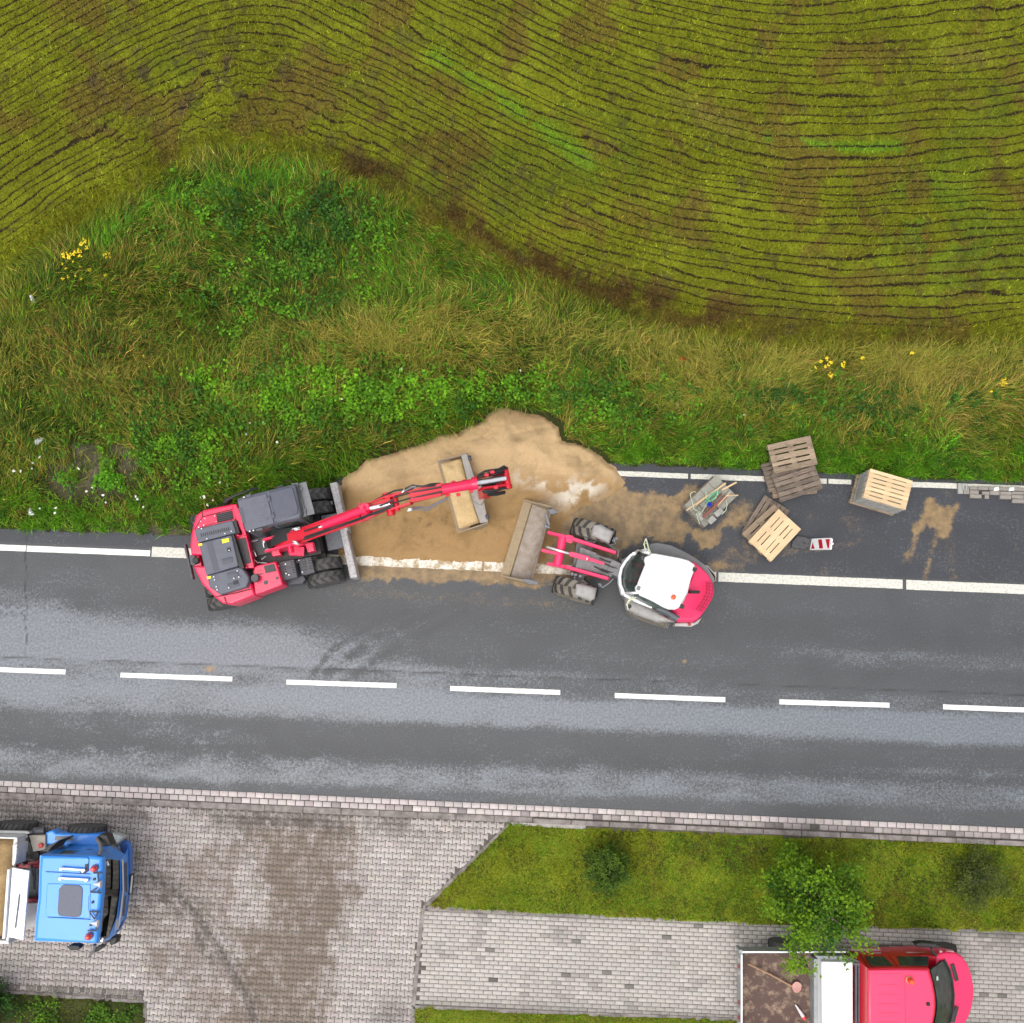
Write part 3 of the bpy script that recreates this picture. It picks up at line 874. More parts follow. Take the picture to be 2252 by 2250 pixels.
kw, kh = 0.236, 0.150
kst = [(-kw / 2 + .008, -kh / 2 + .008), (kw / 2 - .008, -kh / 2 + .008), (kw / 2 - .008, kh / 2 - .008), (-kw / 2 + .008, kh / 2 - .008)]
KO = W(0, 1716)
def kerb_col(px, py, rs):
    n = len(px)
    c = np.array([0.48, 0.42, 0.405])[None] * rs.normal(1, 0.085, n)[:, None] * (1 + rs.normal(0, 0.012, (n, 3)))
    row2 = py > 1729 + px * 0.0466
    d = (rs.random(n) < np.where(row2, 0.24, 0.03))
    c = np.where(d[:, None], c * rs.uniform(0.45, 0.8, n)[:, None], c)
    return c * (1 - 0.25 * sstep(1150, 1500, px) * row2)[:, None]
lay('gutter', kst, kw, kh, kw / 2, lambda px, py: (px > -420) & (px < 2700), kerb_col, m_stone, z=0.026, u0=-20, u1=140, v0=0, v1=2, ori=KO, jig=0.006)

m_kerb = mat('kerb concrete', (0.30, 0.265, 0.25), 0.8, col2=(0.13, 0.11, 0.10), nscale=4.0, bump=0.3)
kb = MB()
Ls = 0.98
a0 = KO - VD * 0.302 - UD * 5
i = 0
while i * 1.0 < 40:
    p = a0 + UD * (i * 1.0 + 0.5) - VD * 0.085
    px_, py_ = P(p.x, p.y, 0)
    hgt = 0.035 if px_ < 1130 else 0.10
    kb.box((p.x, p.y, hgt / 2 + 0.0), (Ls, 0.155 if px_ < 1130 else 0.125, hgt), RA)
    i += 1
struct(kb.build('kerb', m_kerb, bevel=0.008, smooth=False))
kb = MB()
for (x0, y0, x1, y1) in ((1128, 1806, 932, 1996), (930, 1998, 909, 2212), (909, 2212, 905, 2600), (936, 1995, 1300, 2014), (909, 2214, 1640, 2243), (1640, 2243, 2700, 2284), (-400, 2162, 58, 2184), (58, 2184, 319, 2204), (319, 2204, 313, 2600)):
    pa, pb = W(x0, y0), W(x1, y1)
    nn = max(1, int((pb - pa).length / 1.0))
    for j in range(nn):
        q0 = pa.lerp(pb, j / nn); q1 = pa.lerp(pb, (j + 0.985) / nn)
        q0.z = q1.z = 0.022
        kb.bar(q0, q1, 0.10, 0.06)
struct(kb.build('edging', m_kerb, bevel=0.006, smooth=False))
sl = MB()
pa, pb = W(1124, 1812, 0.03), W(1288, 1819, 0.03)
sl.bar(pa, pb, 0.10, 0.08)
struct(sl.build('pale_kerb', mat('pale kerb stone', (0.42, 0.39, 0.36), 0.8, col2=(0.30, 0.27, 0.25), nscale=5), bevel=0.006))
# row of square stones along the bed at the lower left
lay('bed_edge', [(-.062, -.062), (.062, -.062), (.062, .062), (-.062, .062)], 0.138, 0.138, 0.02, lambda px, py: (py > 2157 + px * 0.06) & (py < 2184 + px * 0.06) & (px < 318) & (px > -420),
    lambda px, py, rs: np.array([0.16, 0.14, 0.125])[None] * rs.uniform(0.6, 1.35, len(px))[:, None], m_stone, z=0.037, u0=-40, u1=40, v0=0, v1=60)

# ------------------------------------------------------------------ ground of the planted strips
def turf(name, poly, z, colr, step=0.09):
    xs, ys = Wn(np.array([p[0] for p in poly]), np.array([p[1] for p in poly]))
    X, Y, Fc = grid(xs.min() - .3, xs.max() + .3, ys.min() - .3, ys.max() + .3, step)
    px, py = P(X, Y, z)
    sd = poly_sd(px, py, poly) + (fbm(px, py, 14, 161) - 0.5) * 10
    Z = np.where(sd > 0, 0.03 + sstep(0, 10, sd) * (z - 0.03) + 0.04 * fbm(X, Y, .7, 163), -0.02)
    n = fbm(px, py, 40, 164)
    c = np.array(colr)[None] * (0.6 + 0.9 * n)[:, None]
    return struct(np_mesh(name, np.stack([X, Y, Z], 1), Fc[(sd > -7)[Fc].any(1)], mat_vcol(name + ' earth', 0.95, 0.4, 22, 0.7, 60, 0.03, 0.1), None, c, smooth=True))
turf('planting_strip', ISLAND, 0.07, (0.150, 0.175, 0.016))
turf('lawn', BOTTOM, 0.07, (0.13, 0.15, 0.016))
turf('planting_bed', BED, 0.07, (0.05, 0.055, 0.018))

# ------------------------------------------------------------------ sand
X, Y, Fc = grid(-5.2, 3.6, 2.2, 7.6, 0.04)
px, py = P(X, Y, 0.1)
sd = poly_sd(px, py, SAND) + (fbm(px, py, 34, 171) - 0.5) * 14 + (fbm(px, py, 10, 172, 3) - 0.5) * 9
north = sstep(1210, 930, py)
mound = 0.42 * blob(px, py, 1110, 985, 190, 75, 5) + 0.18 * blob(px, py, 900, 1060, 130, 60, -20) + 0.20 * blob(px, py, 1280, 1040, 80, 50, 20) + 0.10
bumpy = 0.07 * (fbm(px, py, 60, 173) - 0.5) + 0.026 * (fbm(px, py, 17, 174) - 0.5) + 0.022 * (fbm(px, py, 6, 175, 2) - 0.5)
ridge = 0.05 * np.exp(-(seg_d(px, py, [(800, 1090), (880, 1060), (1000, 1045), (1120, 1035), (1250, 1050), (1330, 1075)]) / 9) ** 2)
ridge = ridge - 0.05 * np.exp(-(seg_d(px, py, [(985, 945), (970, 985), (955, 1020)]) / 4.5) ** 2) - 0.04 * np.exp(-(seg_d(px, py, [(975, 985), (1000, 1005)]) / 4) ** 2) - 0.04 * np.exp(-(seg_d(px, py, [(1130, 960), (1240, 930)]) / 5) ** 2)
for k in range(18):
    cx_ = rng.uniform(800, 1180); cy_ = rng.uniform(1130, 1215); an = rng.uniform(0, 360)
    ridge += rng.choice([-1, 1]) * 0.03 * blob(px, py, cx_, cy_, rng.uniform(14, 50), rng.uniform(4, 9), an)
dd = sstep(0, 16, sd) * (0.35 + 0.65 * sstep(0, 90, sd))
Z = np.where(sd > 0, 0.008 + dd * (0.05 + mound + bumpy + ridge), -0.05 + 0.05 * sstep(-8, 0, sd))
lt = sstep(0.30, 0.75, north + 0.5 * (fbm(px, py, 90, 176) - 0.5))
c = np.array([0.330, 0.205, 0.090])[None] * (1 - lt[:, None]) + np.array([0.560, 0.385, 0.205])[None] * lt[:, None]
wet = sstep(0.5, 0.72, fbm(px, py, 42, 177)) * 0.16
c *= (1 - wet)[:, None]
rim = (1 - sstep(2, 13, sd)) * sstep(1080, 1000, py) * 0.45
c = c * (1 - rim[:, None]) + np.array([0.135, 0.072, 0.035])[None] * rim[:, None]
rd = blob(px, py, 1150, 915, 80, 14, 4) * 0.5
c = c * (1 - rd[:, None]) + np.array([0.23, 0.135, 0.07])[None] * rd[:, None]
pale = np.clip(blob(px, py, 1270, 1085, 60, 22, -22) * 1.2 + blob(px, py, 1190, 1062, 80, 16, 8) * 0.9, 0, 1) * sstep(0.35, 0.62, fbm(px, py, 18, 178))
c = c * (1 - pale[:, None]) + np.array([0.62, 0.55, 0.45])[None] * pale[:, None]
spoil = sstep(0.62, 0.75, fbm(px, py, 9, 179, 3)) * blob(px, py, 960, 1150, 150, 60) * 0.5 + blob(px, py, 1135, 975, 16, 9) * 0.6
c = c * (1 - spoil[:, None]) + np.array([0.13, 0.085, 0.04])[None] * spoil[:, None]
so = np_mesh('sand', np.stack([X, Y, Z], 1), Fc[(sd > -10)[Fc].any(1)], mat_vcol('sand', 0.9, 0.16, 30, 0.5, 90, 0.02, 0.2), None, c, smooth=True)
tag(so, None, None, kind='stuff')
SAND_Z = lambda x, y: 0.25
# ================================================================== VEGETATION
def blades(name, px, py, z0, Ln, wd, az, lean, col, matl, seg=2):
    """a curved strip per blade; col is the blade's own colour"""
    x, y = Wn(px, py, z0)
    n = len(x)
    dx, dy = np.cos(az), np.sin(az)
    sx, sy = -dy * wd / 2, dx * wd / 2
    l1 = lean * 0.55; l2 = lean
    h1 = Ln * 0.5 * np.sin(l1); v1 = Ln * 0.5 * np.cos(l1)
    h2 = h1 + Ln * 0.5 * np.sin(np.minimum(l2 * 1.15, 1.75)); v2 = v1 + Ln * 0.5 * np.cos(np.minimum(l2 * 1.15, 1.75))
    if seg == 1:
        V = np.stack([np.stack([x - sx, y - sy, z0], 1), np.stack([x + sx, y + sy, z0], 1), np.stack([x + dx * h2, y + dy * h2, z0 + v2], 1)], 1)
        Fc = np.arange(3 * n).reshape(n, 3); k = 3
    else:
        V = np.stack([np.stack([x - sx, y - sy, z0], 1), np.stack([x + sx, y + sy, z0], 1),
                      np.stack([x + dx * h1 - sx, y + dy * h1 - sy, z0 + v1], 1), np.stack([x + dx * h1 + sx, y + dy * h1 + sy, z0 + v1], 1),
                      np.stack([x + dx * h2, y + dy * h2, z0 + v2], 1)], 1)
        o = np.arange(n)[:, None] * 5
        Fc = np.concatenate([o + np.array([[0, 1, 3]]), o + np.array([[0, 3, 2]]), o + np.array([[2, 3, 4]])]); k = 5
    C3 = np.repeat(col[:, None], k, 1).reshape(-1, 3)
    return np_mesh(name, V.reshape(-1, 3), Fc, matl, None, C3)

def leaves(cen, nrm_tilt, size, col, aspect=0.6):
    """leaf quads (kite shaped, folded along the rib): returns V, faces, colours"""
    n = len(cen)
    az = rng.uniform(0, 2 * np.pi, n)
    t = nrm_tilt
    d = np.stack([np.cos(az) * np.cos(t), np.sin(az) * np.cos(t), -np.sin(t)], 1)
    s = np.stack([-np.sin(az), np.cos(az), np.zeros(n)], 1)
    roll = rng.normal(0, 0.5, n)
    upv = np.cross(d, s)
    s2 = s * np.cos(roll)[:, None] - upv * np.sin(roll)[:, None]
    L_ = size[:, None]; w_ = (size * aspect)[:, None]
    a = cen - d * L_ * 0.5; b = cen + s2 * w_ * 0.5 + np.array([0, 0, .12]) * L_ * 0.5; c = cen + d * L_ * 0.5; e = cen - s2 * w_ * 0.5 + np.array([0, 0, .12]) * L_ * 0.5
    V = np.stack([a, b, c, e], 1).reshape(-1, 3)
    o = np.arange(n)[:, None] * 4
    Fc = np.concatenate([o + np.array([[0, 1, 2]]), o + np.array([[0, 2, 3]])])
    return V, Fc, np.repeat(col[:, None], 4, 1).reshape(-1, 3)

m_leaf = mat_leaf('blade')
PAL = np.array([[0.090, 0.165, 0.014], [0.038, 0.092, 0.013], [0.125, 0.330, 0.014], [0.40, 0.31, 0.070], [0.215, 0.240, 0.018], [0.250, 0.150, 0.036]])
def tall_weights(px, py):
    n = [fbm(px, py, s, 200 + i * 7) for i, s in enumerate((110, 90, 70, 60, 80, 60))]
    w = np.zeros((len(px), 6))
    d_edge = py - fb(px); d_road = redge(px) - py
    w[:, 0] = 0.30 + 0.5 * n[0]
    w[:, 1] = 0.14 + 1.1 * sstep(0.45, 0.7, n[1]) * 0.6 + 1.5 * blob(px, py, 640, 620, 200, 130) + 0.9 * blob(px, py, 250, 760, 180, 70) + 0.9 * blob(px, py, 1250, 790, 90, 40) + 0.8 * blob(px, py, 60, 930, 150, 40)
    w[:, 2] = 0.14 + 1.2 * sstep(110, 20, d_road) * sstep(0.3, 0.55, n[2]) + 1.0 * blob(px, py, 880, 610, 70, 130, 20) + 0.9 * blob(px, py, 850, 880, 330, 45) + 0.4 * blob(px, py, 1000, 650, 140, 90)
    w[:, 3] = 0.05 + 0.35 * sstep(0.5, 0.7, n[3]) + 1.2 * blob(px, py, 850, 745, 160, 45, -5) + 0.9 * blob(px, py, 1750, 785, 420, 35, 2) + 0.6 * blob(px, py, 1560, 850, 180, 40) + 1.2 * blob(px, py, 2060, 860, 180, 60) + 0.6 * blob(px, py, 1050, 760, 150, 60)
    arc = np.exp(-(seg_d(px, py, [(230, 535), (330, 455), (450, 425), (600, 405), (670, 392)]) / 22) ** 2)
    w[:, 2] += 2.5 * arc
    w[:, 3] *= 1 - 0.85 * sstep(70, 10, d_road)
    w[:, 4] = 0.25 + 0.6 * n[4] + 1.2 * sstep(60, 0, d_edge)
    w[:, 5] = 0.05 + 0.4 * sstep(0.5, 0.7, n[5]) + 1.0 * blob(px, py, 200, 780, 160, 90) + 0.5 * blob(px, py, 1400, 740, 120, 30)
    w[:, 5] *= 1 - 0.85 * sstep(70, 10, d_road)
    return w / w.sum(1, keepdims=True)

bare_f = lambda px, py: (0.25 + 0.75 * sstep(0.3, 0.55, fbm(px, py, 24, 246))) * np.clip(blob(px, py, 240, 1005, 110, 28) + blob(px, py, 195, 1045, 85, 46) + blob(px, py, 330, 1170, 130, 13) * 1.1 + 1.3 * blob(px, py, 238, 1058, 62, 58) + 1.3 * blob(px, py, 152, 1056, 56, 52), 0, 1)
def flow(px, py):
    a = fbm(px, py, 170, 231, 2); b = fbm(px, py, 60, 233, 2)
    return R(55) + (a - 0.5) * 6.5 + (b - 0.5) * 3.0

def verge_pts(n):
    px = rng.uniform(-330, 2580, n); py = rng.uniform(300, 1190, n)
    ok = (py > fb(px) - 8 + 30 * (fbm(px, py, 30, 241) - 0.5)) & (py < redge(px) - 3 + 9 * (fbm(px, py, 10, 243) - 0.5)) & (poly_sd(px, py, SAND) < 3 - 12 * fbm(px, py, 12, 244)) & (rng.random(n) > bare_f(px, py) * 0.93)
    return px[ok], py[ok]

px, py = verge_pts(460000)
n = len(px)
W6 = tall_weights(px, py)
cls = (rng.random(n)[:, None] > np.cumsum(W6, 1)).sum(1).clip(0, 5)
d_edge = py - fb(px); d_road = redge(px) - py
short = np.clip(sstep(70, 0, d_road) * 0.7 + 0.9 * blob(px, py, 330, 1065, 130, 60) + 0.6 * blob(px, py, 130, 1100, 200, 50) + sstep(40, -8, d_edge) * 0.6, 0, 0.8)
Ln = (0.22 + 0.42 * rng.random(n) ** 1.3 + 0.12 * (cls == 3)) * (1 - 0.72 * short)
wd = rng.uniform(0.008, 0.018, n) * np.where(cls == 3, 0.8, 1)
az = flow(px, py) + rng.normal(0, 0.62, n)
lean = np.clip(rng.normal(1.0, 0.32, n), 0.1, 1.5)
col = PAL[cls] * rng.lognormal(0, 0.42, n)[:, None] * (1 + rng.normal(0, 0.07, (n, 3)))
col *= (0.68 + 0.64 * fbm(px, py, 50, 251))[:, None]
o = blades('verge_grass', px, py, VZ(px, py) - 0.01, Ln, wd, az, lean, col, m_leaf)
tag(o, None, None, kind='stuff')

# leafy weeds in the verge
def weed_mask(px, py):
    m = 1.3 * blob(px, py, 850, 875, 330, 48) + 1.0 * blob(px, py, 1330, 880, 190, 50, 5) + 1.2 * blob(px, py, 1700, 880, 70, 45) + 1.1 * blob(px, py, 330, 990, 150, 60) + 0.8 * blob(px, py, 640, 880, 160, 60)
    m += 0.9 * blob(px, py, 720, 480, 110, 70) + 0.7 * blob(px, py, 480, 470, 100, 60) + 0.5 * blob(px, py, 640, 640, 160, 120) + 0.5 * blob(px, py, 430, 1000, 60, 60) + 0.5 * blob(px, py, 1950, 900, 200, 40)
    return np.clip(m, 0, 1) * (1 - bare_f(px, py)) * (1 - 0.9 * blob(px, py, 330, 1075, 90, 50))
n0 = 36000
px = rng.uniform(-300, 2500, n0); py = rng.uniform(330, 1160, n0)
ok = (rng.random(n0) < weed_mask(px, py) * sstep(0.34, 0.52, fbm(px, py, 26, 261))) & (py < redge(px) - 8) & (poly_sd(px, py, SAND) < -4) & (py > fb(px))
px, py = px[ok], py[ok]
hx = 0.15 + 0.35 * fbm(px, py, 30, 262)
x, y = Wn(px, py, 0.3)
k = 9
cen = np.repeat(np.stack([x, y, VZ(px, py) + hx], 1), k, 0) + np.concatenate([rng.normal(0, 0.07, (len(px) * k, 2)), rng.normal(0, 0.06, (len(px) * k, 1))], 1)
pq = np.repeat(px, k); qq = np.repeat(py, k)
t = np.clip(fbm(pq, qq, 60, 263) * 1.6 - 0.4 + rng.normal(0, 0.12, len(pq)), 0, 1)
dk = np.clip(blob(pq, qq, 1700, 880, 90, 50) + blob(pq, qq, 1330, 860, 140, 40) * 0.6 + blob(pq, qq, 720, 480, 120, 80) * 0.7, 0, 1)
t = np.clip(t + 0.45 * blob(pq, qq, 870, 865, 190, 45) + 0.3 * blob(pq, qq, 620, 900, 80, 40), 0, 1) * (1 - 0.8 * dk)
col = np.array([0.026, 0.090, 0.013])[None] * (1 - t[:, None]) + np.array([0.185, 0.420, 0.016])[None] * t[:, None]
col *= rng.lognormal(0, 0.25, len(pq))[:, None]
V, Fc, C3 = leaves(cen, rng.normal(0.25, 0.45, len(cen)), rng.uniform(0.06, 0.135, len(cen)), col)
tag(np_mesh('leafy_weeds', V, Fc, m_leaf, None, C3), None, None, kind='stuff')

# tussocks of dry straw lying in fans
px0 = np.concatenate([rng.normal(860, 110, 34), rng.normal(1560, 110, 26), rng.uniform(1450, 2252, 44), rng.normal(1250, 110, 18), rng.normal(1700, 40, 6), rng.normal(2020, 60, 14), rng.uniform(0, 700, 24)])
py0 = np.concatenate([rng.normal(740, 36, 34), rng.normal(840, 36, 26), rng.normal(785, 18, 44), rng.normal(760, 40, 18), rng.normal(830, 20, 6), rng.normal(850, 36, 14), rng.uniform(700, 900, 24)])
k = 55
px = np.repeat(px0, k) + rng.normal(0, 22, len(px0) * k); py = np.repeat(py0, k) + rng.normal(0, 14, len(px0) * k)
az = np.repeat(rng.uniform(0, 2 * np.pi, len(px0)), k) + rng.normal(0, 0.5, len(px))
ok = (poly_sd(px, py, SAND) < -25) & (py < redge(px) - 45) & (py > fb(px) - 5)
px, py, az = px[ok], py[ok], az[ok]; n = len(px)
tt = rng.random(n)
col = (np.array([0.47, 0.38, 0.080])[None] * tt[:, None] + np.array([0.24, 0.29, 0.025])[None] * (1 - tt[:, None])) * rng.lognormal(0, 0.25, n)[:, None]
o = blades('dry_straw', px, py, VZ(px, py) + 0.10, rng.uniform(0.3, 0.85, n), rng.uniform(0.005, 0.010, n), az, np.clip(rng.normal(1.15, 0.22, n), 0.3, 1.5), col, m_leaf)
tag(o, None, None, kind='stuff')

# green tussocks along the road edge
px0 = np.concatenate([rng.uniform(-200, 720, 110), rng.uniform(1360, 2480, 190), rng.uniform(300, 1100, 60)])
d0 = rng.uniform(6, 95, len(px0))
py0 = np.where(np.arange(len(px0)) < 300, redge(px0) - d0, rng.uniform(480, 760, len(px0)))
k = 75
px = np.repeat(px0, k) + rng.normal(0, 5, len(px0) * k); py = np.repeat(py0, k) + rng.normal(0, 5, len(px0) * k)
az = rng.uniform(0, 2 * np.pi, len(px)); tn = np.repeat(rng.random(len(px0)), k)
ok = (poly_sd(px, py, SAND) < -8) & (py < redge(px) - 4) & (py > fb(px)) & (rng.random(len(px)) > bare_f(px, py) * 1.2)
px, py, az, tn = px[ok], py[ok], az[ok], tn[ok]; n = len(px)
col = (np.array([0.050, 0.135, 0.013])[None] * (1 - tn[:, None]) + np.array([0.150, 0.350, 0.015])[None] * tn[:, None]) * rng.lognormal(0, 0.3, n)[:, None]
o = blades('green_tussocks', px, py, VZ(px, py) + 0.02, rng.uniform(0.18, 0.42, n), rng.uniform(0.010, 0.020, n), az, np.clip(rng.normal(0.85, 0.3, n), 0.2, 1.4), col, m_leaf)
tag(o, None, None, kind='stuff')

# short grass of the field
n = 420000
px = rng.uniform(-330, 2580, n); py = rng.uniform(-220, 800, n)
u, s0 = field_u(px, py)
fr = np.abs(u - np.floor(u) - 0.5)
ok = (py < fb(px) + 12) & ((fr > 0.085) | (s0 < -6) | (rng.random(n) < 0.10))
px, py = px[ok], py[ok]; n = len(px)
col = field_col(px, py) * rng.lognormal(0, 0.42, n)[:, None] * (1 + rng.normal(0, 0.08, (n, 3))) * (0.70 + 0.6 * fbm(px, py, 7, 291, 2))[:, None]
edge = sstep(-30, 10, py - base0(px))
o = blades('field_grass', px, py, np.full(n, 0.065), rng.uniform(0.07, 0.15, n) * (1 + 1.0 * edge), rng.uniform(0.014, 0.026, n), rng.uniform(0, 2 * np.pi, n), np.clip(rng.normal(0.95, 0.35, n), 0.1, 1.5), col, m_leaf, seg=1)
tag(o, None, None, kind='stuff')

# grass of the strips beside the parking bay
def strip_grass(name, poly, n, palette, hmul=1.0):
    xs = [p[0] for p in poly]; ys = [p[1] for p in poly]
    px = rng.uniform(max(-380, min(xs)), min(2640, max(xs)), n); py = rng.uniform(min(ys), min(2430, max(ys)), n)
    ok = poly_sd(px, py, poly) + (fbm(px, py, 9, 271) - 0.5) * 12 > 4
    px, py = px[ok], py[ok]; n = len(px)
    nA = fbm(px, py, 75, 272); nB = fbm(px, py, 28, 273)
    pal = np.array(palette)
    w = np.stack([0.4 + 0 * nA, 1.2 * sstep(0.42, 0.66, nA), 1.0 * sstep(0.45, 0.65, nB), 0.9 * sstep(0.50, 0.68, fbm(px, py, 50, 274)), 0.9 * sstep(0.52, 0.7, fbm(px, py, 34, 275))], 1)
    w /= w.sum(1, keepdims=True)
    cls = (rng.random(n)[:, None] > np.cumsum(w, 1)).sum(1).clip(0, 4)
    col = pal[cls] * rng.lognormal(0, 0.3, n)[:, None] * (1 + rng.normal(0, 0.07, (n, 3)))
    o = blades(name, px, py, np.full(n, 0.07), rng.uniform(0.05, 0.14, n) * hmul, rng.uniform(0.012, 0.026, n), rng.uniform(0, 2 * np.pi, n), np.clip(rng.normal(0.9, 0.4, n), 0.1, 1.5), col, m_leaf, seg=1)
    return tag(o, None, None, kind='stuff')
PALS = [[0.215, 0.245, 0.015], [0.135, 0.280, 0.014], [0.270, 0.310, 0.014], [0.165, 0.115, 0.032], [0.060, 0.075, 0.018]]
strip_grass('strip_grass', ISLAND, 150000, PALS)
strip_grass('lawn_grass', BOTTOM, 60000, PALS)
strip_grass('bed_grass', BED, 20000, [[0.06, 0.10, 0.012], [0.075, 0.19, 0.012], [0.13, 0.17, 0.012], [0.075, 0.055, 0.022], [0.03, 0.05, 0.014]])

def clump_cloud(name, pts, k, spread, size, c0, c1, scale=26, z=0.1, kind='stuff', flat=0.35):
    """ground cover: leaf clumps round the given pixels"""
    px, py = pts
    x, y = Wn(px, py, z)
    cen = np.repeat(np.stack([x, y, np.full(len(px), z)], 1), k, 0) + np.concatenate([rng.normal(0, spread, (len(px) * k, 2)), np.abs(rng.normal(0, spread * 0.7, (len(px) * k, 1)))], 1)
    pq = np.repeat(px, k); qq = np.repeat(py, k)
    t = np.clip(fbm(pq, qq, scale, 281) * 1.8 - 0.4 + rng.normal(0, 0.15, len(pq)), 0, 1)
    col = (np.array(c0)[None] * (1 - t[:, None]) + np.array(c1)[None] * t[:, None]) * rng.lognormal(0, 0.25, len(pq))[:, None]
    V, Fc, C3 = leaves(cen, rng.normal(0.2, flat, len(cen)), rng.uniform(size * 0.6, size * 1.3, len(cen)), col)
    return tag(np_mesh(name, V, Fc, m_leaf, None, C3), None, None, kind=kind)
def pts_in(poly, n, mask=None):
    xs = [p[0] for p in poly]; ys = [p[1] for p in poly]
    px = rng.uniform(max(-380, min(xs)), min(2640, max(xs)), n); py = rng.uniform(min(ys), min(2430, max(ys)), n)
    ok = poly_sd(px, py, poly) > 12
    if mask is not None: ok &= rng.random(n) < mask(px, py)
    return px[ok], py[ok]
clump_cloud('strip_weeds', pts_in(ISLAND, 5200, lambda x, y: np.clip(sstep(1350, 1700, x) * sstep(0.42, 0.6, fbm(x, y, 40, 283)) + 0.06, 0, 1)), 10, 0.055, 0.05, (0.045, 0.085, 0.013), (0.180, 0.250, 0.015))
clump_cloud('brown_weeds', pts_in(ISLAND, 2500, lambda x, y: np.clip(blob(x, y, 2060, 1955, 75, 45) + blob(x, y, 1640, 1875, 90, 25) + blob(x, y, 2150, 1905, 70, 26), 0, 1) * 0.9), 8, 0.06, 0.045, (0.040, 0.030, 0.018), (0.125, 0.080, 0.022))
clump_cloud('bed_leaves', pts_in(BED, 2600, lambda x, y: sstep(0.36, 0.55, fbm(x, y, 40, 285)) * sstep(30, 80, x)), 12, 0.07, 0.075, (0.035, 0.095, 0.012), (0.120, 0.240, 0.014), z=0.16)
# ================================================================== MACHINES
m_red = mat('sky tinted machine red', (0.84, 0.010, 0.085), 0.32, col2=(0.74, 0.012, 0.070), nscale=3.0, coat=0.35)  # skylight on the flat tops is put into this pinker red
m_redd = mat('boom red without sky tint', (0.60, 0.004, 0.022), 0.38, coat=0.2)  # the excavator's red without the skylight pink put into its body
m_pink = mat('pinkish red paint', (0.90, 0.030, 0.140), 0.34, col2=(0.80, 0.035, 0.125), nscale=2.0, coat=0.3)
m_hood = mat('slate grey plastic', (0.112, 0.118, 0.150), 0.5, col2=(0.090, 0.095, 0.120), nscale=5.0)
m_hood2 = mat('darker slate panel', (0.070, 0.074, 0.095), 0.5)
m_glassy = mat('dark tinted roof glass', (0.055, 0.062, 0.095), 0.25, col2=(0.07, 0.075, 0.10), nscale=9)
m_black = mat('black steel', (0.012, 0.012, 0.014), 0.55, col2=(0.03, 0.027, 0.025), nscale=8)
m_rub = mat('tyre rubber', (0.075, 0.073, 0.070), 0.8, col2=(0.11, 0.105, 0.095), nscale=7, contrast=(0.45, 0.75))
m_lug = mat('dark tyre lugs', (0.022, 0.022, 0.023), 0.75, col2=(0.05, 0.048, 0.045), nscale=9)
m_lugg = mat('dusty grey tyre lugs', (0.13, 0.125, 0.12), 0.8, col2=(0.20, 0.19, 0.175), nscale=9)
m_rubd = mat('mud filled tyre rubber', (0.22, 0.195, 0.16), 0.85, col2=(0.15, 0.125, 0.09), nscale=6)
m_step = mat('dark grey step plate', (0.055, 0.057, 0.068), 0.55, col2=(0.09, 0.09, 0.10), nscale=12)
m_hose = mat('hydraulic hose', (0.022, 0.022, 0.024), 0.45)
m_hose2 = mat('grey hose sleeve', (0.16, 0.15, 0.155), 0.5)
m_chrome = mat('bright chrome rod', (0.80, 0.82, 0.84), 0.22, metal=0.6)
m_worn = mat('worn bare steel', (0.30, 0.285, 0.285), 0.6, col2=(0.47, 0.45, 0.45), nscale=14, metal=0.1, contrast=(0.4, 0.6), bump=0.2)
m_dirtst = mat('sand caked steel', (0.335, 0.245, 0.135), 0.8, col2=(0.25, 0.205, 0.155), nscale=6, bump=0.3)
m_yel = mat('yellow sticker', (0.85, 0.78, 0.02), 0.5)
m_white = mat('white plastic', (0.80, 0.80, 0.80), 0.4)
m_whitep = mat('white gloss paint', (0.84, 0.84, 0.84), 0.35, coat=0.3)
m_grate = mat('dark grating', (0.018, 0.016, 0.016), 0.6)
m_orange = mat('orange beacon lens', (0.75, 0.09, 0.015), 0.25, coat=0.6)
m_redlens = mat('red beacon lens', (0.62, 0.045, 0.030), 0.25, coat=0.6)
m_glass = mat('cab glass', (0.018, 0.030, 0.028), 0.3, col2=(0.045, 0.075, 0.065), nscale=5, contrast=(0.4, 0.6))
m_greym = mat('grey painted metal', (0.185, 0.19, 0.205), 0.5, col2=(0.15, 0.15, 0.16), nscale=6)
m_sandb = mat('dry pale sand', (0.62, 0.45, 0.235), 0.95, col2=(0.50, 0.345, 0.165), nscale=6, bump=0.7, bscale=22)
m_sandl = mat('loose sand', (0.40, 0.275, 0.135), 0.95, col2=(0.30, 0.195, 0.085), nscale=7, bump=0.7, bscale=22)

def pl(f, pts, z):
    if isinstance(z, (int, float)): return [f(x, y, z) for x, y in pts]
    return [f(p[0], p[1], zz) for p, zz in zip(pts, z)]

